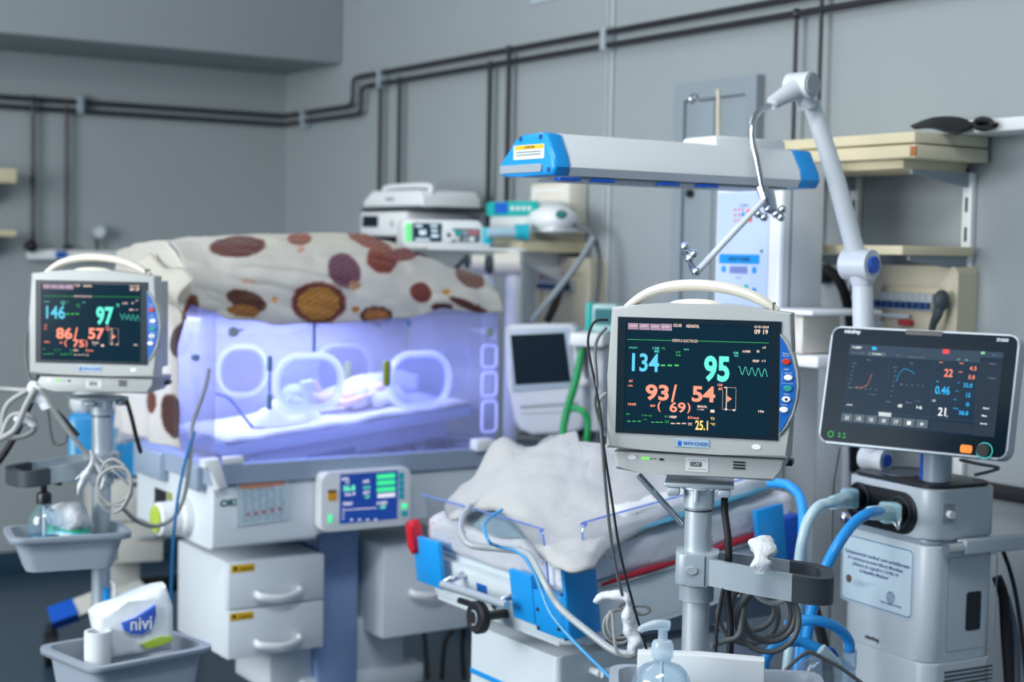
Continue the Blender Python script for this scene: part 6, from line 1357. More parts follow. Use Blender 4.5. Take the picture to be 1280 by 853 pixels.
# syringe pump on its own pole
FSp = facing(552, 312, 4.75, 12); sp = thing('syringe_pump', FSp, 'white syringe pump with a small lit screen above the blanket', 'pump')
xa, xb, za, zb3 = ext(FSp, 503, 275, 603, 312, 0.0)
obj('pump_body', prism(B(), rrect(xa, xb, za, zb3, 0.018), 'y', 0.0, 0.13, 0.008), M_white, sp)
obj('rest', box(B(), xa + 0.01, xb + 0.02, -0.03, -0.0005, za, za + 0.02, 0.004), M_white, sp)
obj('alarm_light', slab(B(), FSp, 507, 279, 514, 302, -0.006, -0.0005, 0.006), em('pump_light_green', (110, 230, 150), 0.9), sp)
obj('pump_screen', slab(B(), FSp, 516, 279, 552, 302, -0.003, -0.0005, 0.003), mat('pump_screen_navy', (10, 30, 48), 0.2, emit=(14, 40, 60), es=0.8), sp)
b = B()
for bx in ((519, 281, 528, 284), (519, 298, 537, 301), (525, 288, 531, 294), (538, 281, 547, 284), (539, 287, 547, 290), (539, 293, 548, 297)): rc(b, FSp, *bx, -0.0036)
tx(b, '1.8', FSp, 524, 287, 533, 294, -0.004, bold=0.05); obj('screen_figures', b, em('pump_pale', (190, 210, 220)), sp, smooth=0, kind='stuff')
obj('keypad', slab(B(), FSp, 564, 286, 600, 303, -0.002, -0.0003, 0.004), mat('keypad_grey', (96, 104, 112), 0.4), sp)
q = FSp.on(560, 294, 'y', 0.0); b = B(); cyl(b, (q.x, -0.012, q.z), (q.x, -0.0005, q.z), 0.021, n=24); kn = obj('dial', b, M_white, sp); b = B(); cyl(b, (q.x, -0.0145, q.z), (q.x, -0.0125, q.z), 0.006, n=14); obj('dial_dot', b, M_ink, kn)
for x0, y0, x1, y1, m in ((567, 288, 577, 294, M_teal), (568, 295, 574, 302, M_white), (578, 288, 586, 294, M_grey), (587, 288, 598, 294, mat('rose_key', (190, 110, 120), 0.5)), (579, 296, 586, 302, M_grey), (587, 296, 593, 302, M_white)): obj('pump_key', slab(B(), FSp, x0, y0, x1, y1, -0.004, -0.0005, 0.003), m, sp)
obj('syringe_clamp', box(B(), xb + 0.001, xb + 0.03, -0.02, 0.09, za + 0.005, zb3 - 0.02, 0.006), M_cyan, sp)
# syringe
q0, q1 = FSp.at(609, 291, 4.75), FSp.at(645, 290, 4.75); FSy = Fr(FSp.w(q0), FSp.yaw); sy = thing('syringe', FSy, 'large clear syringe with cyan plunger clamped right of the syringe pump', 'syringe'); dv = FSy.loc(FSp.w(q1))
b = B(); cyl(b, (0.0, 0, 0), (dv.x, 0, dv.z), 0.016, n=18); obj('barrel', b, mat('syringe_barrel', (176, 206, 220), 0.25), sy)
b = B(); cyl(b, (dv.x + 0.0005, 0, dv.z), (dv.x + 0.035, 0, dv.z), 0.024, n=18); cyl(b, (dv.x + 0.035, 0, dv.z), (dv.x + 0.04, 0, dv.z), 0.029, n=18); obj('plunger', b, M_cyan, sy)
# pole carrying the syringe pump, with a cream canister on it
pp = P(643, 330, 4.72); FPp = Fr((pp.x, pp.y, 0), math.radians(12)); po = thing('equipment_pole', FPp, 'white equipment pole with a cream canister behind the incubator hood', 'pole')
zt_p = P(643, 313, 4.72).z
obj('column', cyl(B(), (0, 0, 0.05), (0, 0, zt_p), 0.027, n=20), M_white, po)
obj('column', cyl(B(), (-0.075, 0.02, 0.05), (-0.075, 0.02, zt_p - 0.06), 0.02, n=20), M_white, po)
q = FPp.at(552, 316, 4.72); obj('support_arm', box(B(), q.x - 0.05, 0.03, -0.02, 0.02, zt_p - 0.004, zt_p + 0.006, 0.002), M_white, po)
q0, q1 = FPp.at(618, 330, 4.69), FPp.at(650, 328, 4.69); b = B(); cyl(b, q0, q1, 0.034, n=24); obj('canister', b, M_cream, po)
q2 = FPp.at(590, 328, 4.69); b = B(); cyl(b, q2, FPp.at(606, 329, 4.69), 0.026, n=20); obj('canister', b, M_cream, po)
b = B(); ball(b, FPp.at(611, 331, 4.68), (0.012, 0.03, 0.03), 12); ball(b, FPp.at(584, 327, 4.68), (0.008, 0.02, 0.022), 12); obj('knobs', b, M_dark, po, kind='stuff')
b = B(); lathe(b, [(0.11, 0.003), (0.11, 0.025), (0.04, 0.06)], n=28); obj('foot', b, M_greym, po)
b = B(); tube(b, [FPp.at(500, 345, 4.8), FPp.at(516, 318, 4.8), FPp.at(540, 328, 4.8), FPp.at(556, 345, 4.8), FPp.at(585, 320, 4.8)], 0.008, n=8); obj('flex_tube', b, M_cabled, po)
# stack at the left: two white devices on a dark shelf
F = Fr(W.w((0, W.on(540, 297, 'x', 0).y, 0)), TH); ds = thing('wall_shelf', F, 'dark narrow wall shelf behind the blanket carrying two white devices', 'shelf')
XD = -0.34; kx = W.on(452, 296, 'x', XD); zsh = W.on(500, 296, 'x', XD).z; dy0 = W.on(540, 297, 'x', 0).y; 
obj('board', box(B(), XD, -0.002, 0, kx.y - dy0, zsh - 0.02, zsh, 0.003), M_dark, ds)
FD1 = Fr(W.w((XD + 0.02, W.on(508, 296, 'x', XD + 0.02).y, zsh + 0.0005)), TH - PI / 2)
d1 = thing('white_device', FD1, 'lower white boxy device with a small dark screen behind the blanket', 'device')
a, b_, c, d = ext(FD1, 449, 264, 508, 292, 0.0); obj('casing', box(B(), a, b_, 0.0, 0.26, 0.0, d, 0.014), M_white, d1)
obj('screen', slab(B(), FD1, 453, 270, 472, 284, -0.002, -0.0003, 0.002), M_glassdark, d1)
q = FD1.on(490, 280, 'y', 0); b = B(); box(b, q.x - 0.006, q.x + 0.006, -0.003, 0.001, q.z - 0.012, q.z + 0.012, 0.002); obj('lamp', b, mat('dim_green_lamp', (120, 160, 130), 0.4), d1)
FD2 = Fr(W.w((XD + 0.02, W.on(508, 296, 'x', XD + 0.02).y, zsh + d + 0.001)), TH - PI / 2)
d2 = thing('white_device', FD2, 'upper white device with a sloped lid and handle on a dark tray', 'device')
a2, b2_, c2b, d2z = ext(FD2, 453, 236, 527, 260, 0.0)
obj('dark_tray', box(B(), a2 - 0.005, FD2.on(560, 260, 'y', 0.05).x, 0.0, 0.26, 0.0, 0.012, 0.003), M_dark, d2)
obj('lid', prism(B(), [(a2, 0.0125), (b2_, 0.0125), (b2_ - 0.003, d2z * 0.6), (b2_ - 0.03, d2z * 0.9), (a2 + 0.07, d2z * 0.95), (a2 + 0.01, d2z * 0.55)], 'y', 0.0, 0.24, 0.012, 3), M_white, d2)
b = B(); tube(b, [(a2 + 0.08, 0.05, d2z * 0.9), (a2 + 0.10, 0.05, d2z * 1.12), (b2_ - 0.05, 0.05, d2z * 1.12), (b2_ - 0.02, 0.05, d2z * 0.8)], 0.009, n=10); obj('handle', b, M_white, d2)
obj('badge', slab(B(), FD2, 482, 247, 492, 251, -0.0015, -0.0003, 0.001), M_grey, d2)
# second breaker panel
F, t, dep = breaker_box(668, 737, 322, 470, 0.07, 'beige breaker panel below the wooden shelf behind the hoses', 8, 349, 363, 674, 716)
# pale bar leaning across and the black cable
route('support_tube', [(742, 298, 4.72), (722, 330, 4.66), (694, 366, 4.6), (664, 402, 4.55)], 0.0095, M_grey, 'pale grey tube slanting across the second breaker panel', 'tube', n=10)
route('power_cable', [(713, 282, 4.78), (727, 283, 4.76), (741, 294, 4.74), (749, 318, 4.72), (748, 350, 4.70), (744, 384, 4.68)], 0.008, M_cabled, 'dark cable arching down from the pale wall box', 'cable', n=8)
route('power_cable', [(708, 352, 4.9), (700, 362, 4.88), (694, 380, 4.86), (684, 402, 4.84)], 0.013, M_rubber, 'thick black cable hanging from the second breaker panel', 'cable', n=8)

# ------------------------------------------------------------------ middle ventilator with the blank screen
FMV = facing(682, 545, 4.35, -14); mv = thing('ventilator', FMV, 'pale grey ventilator with a blank dark screen between incubator and monitor', 'ventilator')
o = lambda L, y=0.0: pts_on(FMV, L, 'y', y)
M_mv = mat('pale_lilac_casing', (204, 208, 216), 0.4, var=0.02)
obj('front_shell', prism(B(), o([(629, 412), (636, 406), (712, 405), (720, 411), (730, 470), (734, 512), (729, 536), (716, 543), (664, 545), (648, 538), (640, 524), (634, 480)]), 'y', 0.0, 0.09, 0.016, 3), M_mv, mv)
obj('screen_frame', prism(B(), o([(635, 412), (711, 410), (720, 484), (641, 490)]), 'y', -0.006, -0.0005, 0.003), mat('frame_grey_blue', (164, 178, 192), 0.4), mv)
obj('screen', prism(B(), o([(639, 419), (706, 416), (714, 477), (645, 481)]), 'y', -0.0085, -0.0062), M_glassdark, mv)
b = B(); prism(b, o([(650, 507), (722, 502), (722, 506), (651, 511)]), 'y', -0.003, 0.002); prism(b, o([(652, 517), (722, 513), (722, 514), (652, 518)]), 'y', -0.002, 0.002); obj('grooves', b, M_grey, mv, kind='stuff')
obj('rear_body', box(B(), FMV.on(640, 480, 'y', .1).x, FMV.on(728, 480, 'y', .1).x, 0.092, 0.22, 0.0, FMV.on(680, 412, 'y', .1).z, 0.02), M_mv, mv)
xs1, xs2 = FMV.on(716, 470, 'y', 0.05).x, FMV.on(756, 470, 'y', 0.05).x
obj('side_unit', box(B(), FMV.on(734, 480, 'y', .03).x, xs2, 0.03, 0.2, FMV.on(740, 540, 'y', .03).z, FMV.on(740, 436, 'y', .03).z, 0.01), M_mv, mv)
obj('side_block', box(B(), xs1 + 0.006, xs2 + 0.01, -0.04, 0.2, FMV.on(740, 433, 'y', .0).z, FMV.on(740, 416, 'y', 0.0).z, 0.008), M_white, mv)
q = FMV.on(727, 478, 'y', -0.02); b = B(); ball(b, (q.x, -0.015, q.z), (0.02, 0.015, 0.016), 12); obj('side_knob', b, M_white, mv)
zg = -FMV.o.z
obj('dark_underside', box(B(), FMV.on(645, 545, 'y', .02).x, FMV.on(730, 545, 'y', .02).x, 0.02, 0.20, -0.03, -0.0005, 0.008), M_dark, mv)
obj('trolley', box(B(), -0.05, 0.09, 0.06, 0.18, zg + 0.12, -0.031, 0.01), M_mv, mv)
obj('trolley_base', prism(B(), rrect(-0.2, 0.24, -0.08, 0.20, 0.05), 'z', zg + 0.085, zg + 0.119, 0.008), M_greym, mv)
for sx in (-0.16, 0.2):
    for sy in (-0.04, 0.16): b = B(); cyl(b, (sx, sy - 0.015, zg + 0.042), (sx, sy + 0.015, zg + 0.042), 0.041, n=16); obj('caster', b, M_rubber, mv)
route('green_hose', [(727, 436, 4.22), (725, 450, 4.22), (720, 475, 4.22), (712, 502, 4.22), (706, 525, 4.22), (703, 545, 4.2), (700, 580, 4.2)], [0.008, 0.0105, 0.011, 0.011, 0.011, 0.010, 0.010], M_green, 'long green breathing hose hanging from the middle ventilator block', 'hose', n=10)
route('green_hose', [(715, 511, 4.20), (722, 511, 4.19), (730, 516, 4.18), (735, 526, 4.18), (734, 545, 4.18), (730, 580, 4.18)], 0.0095, M_green, 'short green hose loop right of the long green hose', 'hose', n=10)
kt = P(748, 415, 4.33); FTd = Fr((kt.x, FMV.w((0, 0.03, 0)).y, FMV.w((0, 0, FMV.on(740, 416, 'y', 0.0).z)).z + 0.001), math.radians(-14)); td = thing('teal_device', FTd, 'small teal and clear device on the white block beside the monitor', 'device')
h3 = P(748, 379, 4.33).z - FTd.o.z
obj('teal_side', box(B(), -0.030, -0.012, -0.03, 0.06, 0.0, h3, 0.004), M_teal, td); obj('casing', box(B(), -0.0115, 0.06, -0.028, 0.06, 0.0, h3 - 0.004, 0.004), mat('pale_teal', (170, 206, 206), 0.4), td)
obj('window', box(B(), -0.004, 0.05, -0.030, -0.0282, h3 * 0.25, h3 * 0.8), mat('dark_teal_mesh', (30, 110, 116), 0.4, var=0.5, scale=120), td)

# ================================================================== LEFT SIDE
# cart behind: cabinet, leg with a blue tip and a black caster
kc = P(158, 708, 4.75); FC_ = Fr((kc.x, kc.y, 0), math.radians(20)); ct = thing('drawer_cart', FC_, 'beige drawer cart with a blue-tipped leg behind the left stand', 'cart')
zt_c = P(158, 601, 4.75).z; zl_c = P(158, 706, 4.75).z; xa, xb = FC_.on(118, 650, 'y', 0).x, FC_.on(206, 650, 'y', 0).x
M_cart = mat('cart_beige_grey', (196, 196, 188), 0.45, var=0.02)
obj('cabinet', box(B(), xa, xb, 0.018, 0.42, zl_c, zt_c, 0.015, 3), M_cart, ct)
zmid = (zl_c + zt_c) / 2
for z0_, z1_ in ((zl_c + 0.004, zmid - 0.002), (zmid + 0.002, zt_c - 0.03)):
    dr = obj('drawer', box(B(), xa + 0.004, xb - 0.004, 0.0, 0.0175, z0_, z1_, 0.005), M_cart, ct)
    b = B(); zc_ = (z0_ + z1_) / 2 + 0.02; tube(b, [(xb - 0.09, 0.002, zc_), (xb - 0.08, -0.02, zc_), (xb - 0.03, -0.02, zc_), (xb - 0.02, 0.002, zc_)], 0.006, n=8); obj('handle', b, M_grey, dr)
b = B()
for k in range(2): box(b, xb - 0.10 + 0.05 * k, xb - 0.06 + 0.05 * k, 0.012, 0.017, zt_c - 0.022, zt_c - 0.008, 0.002)
obj('top_slots', b, M_dark, ct, kind='stuff')
obj('pillar', box(B(), -0.06, 0.06, 0.14, 0.30, 0.20, zl_c - 0.0005, 0.01), M_cart, ct)
l0 = FC_.loc(P(175, 732, 4.92)); l1 = FC_.loc(P(96, 762, 4.86)); l2 = FC_.loc(P(63, 774, 4.83))
b = B(); tube(b, [Vector((0.0, 0.22, l0.z)), l0, l1], 0.05, n=4, k=1, flat=(0.75, 1.1)); obj('leg', b, M_cart, ct, smooth=0)
b = B(); tube(b, [l1 + (l2 - l1) * 0.02, l2], 0.052, n=4, k=1, flat=(0.75, 1.1)); lt = obj('blue_tip', b, M_blued, ct, smooth=0)
q = FC_.loc(P(64, 806, 4.84)); b = B(); cyl(b, (q.x - 0.02, q.y, 0.056), (q.x + 0.02, q.y, 0.056), 0.055, n=20); cyl(b, (q.x, q.y, 0.06), (q.x, q.y, l2.z - 0.02), 0.015); obj('caster', b, M_rubber, ct)
b = B(); cyl(b, (0.25, 0.4, 0.05), (0.29, 0.4, 0.05), 0.048, n=20); cyl(b, (0.27, 0.4, 0.05), (0.27, 0.4, 0.2), 0.012); tube(b, [(0.27, 0.4, 0.2), (0.0, 0.22, 0.22)], 0.03, n=8, k=1); obj('caster', b, M_rubber, ct)
# blue and white packs on the cart
def pack(px0, px1, py0, Y, label, word, wb, dz):
    p = P((px0 + px1) / 2, 600, Y); F = Fr((p.x, p.y, zt_c + 0.001), math.radians(10)); t = thing('blue_pack', F, label, 'pack')
    a, b_ = F.on(px0, 560, 'y', 0).x, F.on(px1, 560, 'y', 0).x; zt2 = F.on((px0 + px1) / 2, py0, 'y', 0).z
    b = B(); box(b, a, b_, 0.0, 0.14, 0.0, zt2 * 0.80, 0.02, 3); obj('wrapper', b, mat('pack_blue', (40, 140, 200), 0.35, var=0.25, scale=9), t)
    b = B(); ball(b, ((a + b_) / 2, 0.07, zt2 * 0.9), ((b_ - a) * 0.52, 0.07, zt2 * 0.16), 16); obj('white_top', b, M_tissue, t)
    b = B(); box(b, a + (b_ - a) * 0.1, a + (b_ - a) * 0.24, -0.001, 0.0, zt2 * 0.1, zt2 * 0.7); box(b, a + (b_ - a) * 0.78, a + (b_ - a) * 0.95, -0.001, 0.0, zt2 * 0.05, zt2 * 0.75); obj('pale_stripes', b, mat('pack_pale_blue', (150, 200, 226), 0.4), t, kind='stuff')
    if word: b = B(); tx(b, word, F, *wb, -0.0015, bold=0.04); obj('lettering', b, M_paper, t, smooth=0)
    return t
pack(84, 124, 496, 4.70, 'blue pack with white top left of the pole, on the beige cart', None, None, 0)
pack(136, 176, 498, 4.78, 'blue pack lettered in white right of the pole, on the beige cart', 'of', (143, 543, 160, 555), 0)
# basins on the left stand
def basin(F, name, label, w, d, h, flare=0.8, m=None, rim=0.012):
    t = thing(name, F, label, 'tray'); b = B()
    def ring(k, z, off=0.0): return [Vector((x * k, y * k, z)) for x, y in rrect(-w / 2 + off, w / 2 - off, -d / 2 + off, d / 2 - off, 0.03, 5)]
    R_ = [ring(flare, 0.0), ring(1.0, h), [p + Vector((math.copysign(rim, p.x), math.copysign(rim, p.y), 0)) for p in ring(1.0, h)], [p + Vector((math.copysign(rim, p.x), math.copysign(rim, p.y), -0.012)) for p in ring(1.0, h)]]
    V = [[b.verts.new(p) for p in r_] for r_ in R_]; n = len(V[0])
    for A_, D_ in zip(V, V[1:]):
        for k in range(n): b.faces.new((A_[k], A_[(k + 1) % n], D_[(k + 1) % n], D_[k]))
    b.faces.new(V[0][::-1]); o_ = obj('bowl', b, m or M_tray, t, solid=0.003); return t
pt = P(84, 706, 3.40); FT1 = Fr(pt, math.radians(24)); ht = FT1.at(60, 664, 3.34).z + 0.012
t1 = basin(FT1, 'tray', 'small grey tray with a sanitiser bottle, clamped to the left stand', 0.235, 0.15, 0.078, 0.78)
q0 = FT1.loc(Vector((FS2.o.x, FS2.o.y, P(127, 690, 3.5).z))); b = B(); box(b, q0.x - 0.034, q0.x + 0.034, q0.y - 0.034, q0.y - 0.023, q0.z - 0.018, q0.z + 0.018, 0.005); box(b, q0.x - 0.075, q0.x - 0.035, q0.y - 0.034, q0.y - 0.018, q0.z - 0.018, q0.z + 0.020, 0.004); obj('clamp', b, M_cream, t1)
b = B(); cyl(b, (q0.x - 0.058, q0.y - 0.038, q0.z + 0.003), (q0.x - 0.058, q0.y - 0.030, q0.z + 0.003), 0.007); cyl(b, (q0.x - 0.008, q0.y - 0.038, q0.z), (q0.x - 0.008, q0.y - 0.030, q0.z), 0.006); obj('clamp_screws', b, M_black, t1, kind='stuff')
def pump_bottle(F, label, r, h, pump_m, liquid=None, label_m=None, s=1.0, flip=1):
    t = thing('pump_bottle', F, label, 'bottle')
    obj('bottle', lathe(B(), [(r * 0.9, 0.0), (r, 0.006), (r, h * 0.60), (r * 0.985, h * 0.70), (r * 0.93, h * 0.79), (r * 0.82, h * 0.87), (r * 0.64, h * 0.935), (0.0155 * s, h * 0.985), (0.0135 * s, h), (0.0135 * s, h + 0.006)], n=28), M_clearb, t)
    if liquid: obj('gel', lathe(B(), [(r * 0.86, 0.004), (r * 0.95, 0.008), (r * 0.95, h * 0.5)], n=24), liquid, t)
    if label_m: b = B(); sheet(b, lambda u, v: Vector((r * 1.01 * math.cos(-PI * 0.85 + PI * 0.7 * u), r * 1.01 * math.sin(-PI * 0.85 + PI * 0.7 * u), h * 0.28 + h * 0.26 * v)), 16, 2); obj('label', b, label_m, t)
    obj('collar', lathe(B(), [(0.0175 * s, h + 0.0065), (0.0175 * s, h + 0.024), (0.015 * s, h + 0.030), (0.008 * s, h + 0.032)], n=24), pump_m, t)
    b = B(); cyl(b, (0, 0, h + 0.0325), (0, 0, h + 0.052 * s), 0.0075 * s, n=16); tube(b, [(0.010 * s * flip, 0, h + 0.057 * s), (-0.012 * s * flip, 0, h + 0.059 * s), (-0.032 * s * flip, 0, h + 0.054 * s), (-0.038 * s * flip, 0, h + 0.049 * s)], [0.0085 * s, 0.008 * s, 0.006 * s, 0.005 * s], n=12, k=4); obj('pump_head', b, pump_m, t)
    b = B(); cyl(b, (0, 0, 0.012), (0, 0, h), 0.003, n=8); obj('dip_tube', b, M_white, t)
    return t
pb = P(55, 684, 3.37); hb_ = (P(55, 634, 3.37).z - pb.z)
pump_bottle(Fr((pb.x, pb.y, FT1.o.z + 0.004), 0.3), 'clear sanitiser bottle with black pump in the grey left tray', 0.034, P(57, 633, 3.37).z - FT1.o.z - 0.004, M_black, mat('blue_gel', (40, 110, 150), 0.3), mat('blue_bottle_label', (20, 110, 150), 0.4), 0.95, -1)
pg = P(88, 668, 3.42); FG = Fr((pg.x, pg.y, FT1.o.z + 0.012), math.radians(15)); cb_ = thing('cotton_bag', FG, 'open bag of white cotton with green and teal print in left tray', 'bag')
zt3 = P(88, 630, 3.42).z - FG.o.z
def cotton(rx, ry, rz, z, seed):
    b = B(); ball(b, (0, 0, z), (rx, ry, rz), 28)
    for v in b.verts: v.co += (v.co - Vector((0, 0, z))).normalized() * 0.014 * fbm(v.co * 24 + Vector((seed, 0, 0)), 3)
    return b
obj('cotton', cotton(0.046, 0.04, 0.036, zt3 - 0.034, 3), M_tissue, cb_)
b = cotton(0.050, 0.044, 0.034, zt3 * 0.42, 8)
M_bag = mat('teal_green_bag', (90, 190, 190), 0.35); _n = M_bag.node_tree; _w = _n.nodes.new('ShaderNodeTexWave'); _w.bands_direction = 'Z'; _w.inputs['Scale'].default_value = 9; _w.inputs['Distortion'].default_value = 5
_tc = _n.nodes.new('ShaderNodeTexCoord'); _n.links.new(_tc.outputs['Object'], _w.inputs['Vector']); _cr = _n.nodes.new('ShaderNodeValToRGB'); _cr.color_ramp.elements[0].color = lin((40, 160, 150)); _cr.color_ramp.elements[1].color = lin((225, 235, 235)); _e = _cr.color_ramp.elements.new(0.35); _e.color = lin((40, 170, 90)); _e = _cr.color_ramp.elements.new(0.55); _e.color = lin((60, 180, 200))
_n.links.new(_w.outputs['Fac'], _cr.inputs[0]); _n.links.new(_cr.outputs[0], _n.nodes['Principled BSDF'].inputs['Base Color'])
obj('bag', b, M_bag, cb_); b = B(); ball(b, (0.022, -0.045, zt3 * 0.36), (0.014, 0.004, 0.007), 10); obj('red_mark', b, M_red, cb_)
# larger basin low on the left stand
cn = P(118, 836, 3.08); yb_ = math.radians(44); ux, uy = Vector((math.cos(yb_), math.sin(yb_), 0)), Vector((-math.sin(yb_), math.cos(yb_), 0))
FB2 = Fr(cn + ux * 0.137 + uy * 0.112 - Vector((0, 0, 0.16)), yb_)
t2 = basin(FB2, 'basin', 'large grey basin on the left stand holding wipes and a paper roll', 0.265, 0.215, 0.16, 0.82, rim=0.014)
pr = P(122, 832, 3.17); FR_ = Fr((pr.x, pr.y, FB2.o.z + 0.004), 0); rl = thing('paper_roll', FR_, 'white paper roll standing in the large grey basin', 'roll'); hr_ = P(122, 789, 3.17).z - FR_.o.z
b = B(); lathe(b, [(0.0275, 0.0), (0.0275, hr_), (0.021, hr_), (0.0205, hr_ * 0.3)], n=28); obj('paper', b, M_paper, rl); b = B(); lathe(b, [(0.0200, 0.002), (0.0200, hr_ * 0.31)], n=20); obj('core', b, M_grey, rl)
# pack of wipes leaning in the basin
pw_ = P(172, 806, 3.22); FWp = Fr((pw_.x, pw_.y, FB2.o.z + 0.01), math.radians(28)); wp = thing('wipes_pack', FWp, 'white soft pack of wet wipes with a blue oval leaning in the basin', 'pack')
oL = pts_on(FWp, [(117, 770), (121, 790), (138, 830), (219, 815), (219, 760), (211, 734), (196, 737), (160, 752), (128, 762)], 'y', 0.0)
b = B(); prism(b, oL, 'y', 0.0, 0.075, 0.022, 4)
for v in b.verts: v.co += Vector((0.004 * fbm(v.co * 14, 2), 0.006 * fbm(v.co * 12 + Vector((5, 0, 0)), 2), 0.003 * fbm(v.co * 16, 2)))
obj('wrapper', b, mat('wipes_white', (222, 228, 232), 0.4, var=0.02, bump=0.3, bscale=30), wp)
b = B(); prism(b, pts_on(FWp, [(152, 779), (170, 773), (194, 757), (195, 768), (190, 784), (178, 793), (164, 793), (155, 788)], 'y', -0.006), 'y', -0.009, 0.004, 0.001); ov = obj('blue_oval', b, mat('wipes_blue', (60, 100, 200), 0.4), wp)
b = B(); tx(b, 'nivi', FWp, 163, 772, 190, 788, -0.0098, bold=0.02); obj('lettering', b, M_paper, ov, smooth=0)
b = B(); prism(b, pts_on(FWp, [(175, 806), (200, 797), (215, 796), (217, 801), (205, 806), (185, 812)], 'y', -0.004), 'y', -0.006, 0.004, 0.001); obj('green_leaf', b, mat('leaf_green', (150, 176, 60), 0.5), wp)
b = B(); tube(b, [FWp.on(122, 765, 'y', 0.09), FWp.on(150, 748, 'y', 0.09), FWp.on(180, 736, 'y', 0.09), FWp.on(200, 732, 'y', 0.09)], [0.006, 0.012, 0.012, 0.006], n=10, flat=(0.6, 1.3)); obj('seal_flap', b, mat('wipes_grey', (176, 188, 196), 0.4), wp)
# small syringe-like blue hook on the pole
ph = P(137, 740, 3.46); Fh = Fr(ph, 0); hk = thing('pole_hook', Fh, 'small white hook with blue grip on the left pole above wipes', 'hook')
b = B(); tube(b, [(0.0, 0.02, 0.02), (0.008, 0.0, 0.022), (0.014, -0.006, 0.01), (0.013, -0.006, -0.02), (0.0, -0.004, -0.034)], 0.005, n=8); obj('hook', b, M_white, hk); b = B(); cyl(b, (-0.006, -0.002, -0.026), (-0.006, -0.002, 0.008), 0.009); obj('grip', b, M_blue, hk)

# gauze knots
def gauze(name, P3, radii, label, flat=(0.45, 1.3), seed=1, extra=None):
    P3 = [Vector(p) for p in P3]; o0 = P3[0]; b = B(); tube(b, [p - o0 for p in P3], radii, n=14, k=6, flat=flat, jit=0.45, seed=seed)
    for L2, r2 in (extra or []): tube(b, [Vector(p) - o0 for p in L2], r2, n=14, k=6, flat=flat, jit=0.45, seed=seed + 3)
    o = obj(name, b, M_tissue, None, smooth=80); o.location = o0; return tag(o, label, 'gauze')
g = lambda px, py, Y: P(px, py, Y)
gauze('gauze_tie', [g(114, 563, 3.36), g(117, 575, 3.36), g(112, 588, 3.36), g(104, 602, 3.36), g(99, 618, 3.36)], [0.007, 0.012, 0.016, 0.018, 0.011], 'white gauze bow tying cables at the left stand handle', seed=2, extra=[([g(116, 575, 3.36), g(124, 586, 3.36), g(131, 598, 3.36), g(128, 612, 3.36), g(121, 608, 3.36)], [0.008, 0.010, 0.011, 0.010, 0.006]), ([g(113, 582, 3.36), g(102, 594, 3.36), g(94, 600, 3.36)], [0.006, 0.006, 0.003])])
gauze('gauze_tie', [g(44, 478, 3.30), g(40, 486, 3.29), g(52, 500, 3.29), g(58, 512, 3.29)], [0.010, 0.013, 0.010, 0.007], 'small white gauze tie on the cable bundle at the left edge', seed=4, extra=[([g(20, 522, 3.3), g(34, 528, 3.3), g(44, 534, 3.3)], [0.012, 0.018, 0.010])])
gauze('gauze_tie', [g(948, 676, 2.39), g(953, 686, 2.37), g(951, 697, 2.355), g(952, 706, 2.35), g(954, 716, 2.35)], [0.016, 0.017, 0.009, 0.013, 0.010], 'white gauze flower knotted on the right handle of the stand', flat=(0.7, 1.15), seed=6)
gauze('gauze_strip', [g(744, 752, 2.55), g(755, 748, 2.54), g(770, 745, 2.53), g(784, 749, 2.52), g(786, 758, 2.52), g(786, 775, 2.52), g(791, 795, 2.52), g(796, 812, 2.52)], [0.005, 0.011, 0.012, 0.009, 0.008, 0.013, 0.017, 0.017], 'long white gauze strip hanging with the cable coil left of the pole', flat=(0.75, 1.2), seed=9)
# cables of the left stand
route('cable_loop', [(44, 484, 3.32), (28, 492, 3.32), (10, 505, 3.32), (3, 525, 3.32), (8, 545, 3.32), (28, 546, 3.32), (44, 536, 3.32), (38, 520, 3.31), (14, 520, 3.31), (2, 545, 3.30)], 0.006, M_cable, 'grey cable loops hanging behind the left monitor edge', 'cable')
route('cable_loop', [(44, 486, 3.28), (32, 508, 3.28), (20, 535, 3.28), (8, 545, 3.28), (-8, 552, 3.28)], 0.007, M_cable, 'pale thick cable strand at the left picture edge', 'cable')
route('cable_loop', [(-10, 486, 3.35), (12, 487, 3.35), (30, 488, 3.34), (46, 486, 3.33), (60, 500, 3.33), (72, 520, 3.33), (90, 545, 3.34), (110, 570, 3.36), (128, 590, 3.38)], 0.006, M_cable, 'pale cable running down from the bundle to the left handle', 'cable')
route('cable_loop', [(33, 418, 3.5), (32, 445, 3.48), (36, 470, 3.46), (44, 482, 3.44), (58, 510, 3.44), (64, 545, 3.44), (70, 556, 3.44), (82, 552, 3.44), (84, 540, 3.44)], 0.0035, M_cabled, 'thin dark lead hanging from the left monitor side', 'lead')
route('power_cable', [(50, 470, 3.45), (44, 490, 3.45), (28, 525, 3.42), (10, 560, 3.40), (-12, 590, 3.38)], 0.008, M_rubber, 'thick black cable slanting out at the left picture edge', 'cable')
route('power_cable', [(158, 500, 3.5), (164, 520, 3.5), (170, 545, 3.52), (176, 566, 3.54)], 0.005, M_rubber, 'short black cable hanging right of the left pole', 'cable')
route('power_cable', [(60, 505, 3.42), (78, 522, 3.42), (98, 545, 3.42)], 0.005, M_rubber, 'thin black strand crossing the grey left bundle', 'cable')
L = []
for k in range(34):
    a_ = k * 0.62; L.append((141 + (21 + 3 * math.sin(k * 0.7)) * math.cos(a_), 608 + (27 + 5 * math.sin(k * 0.43)) * math.sin(a_) + 2 * math.sin(k), 3.33 - 0.0015 * k))
route('cable_coil', [(122, 572, 3.36)] + L, 0.0035, M_cable, 'pale thin cable coil hanging on the left pole', 'cable', k=4)
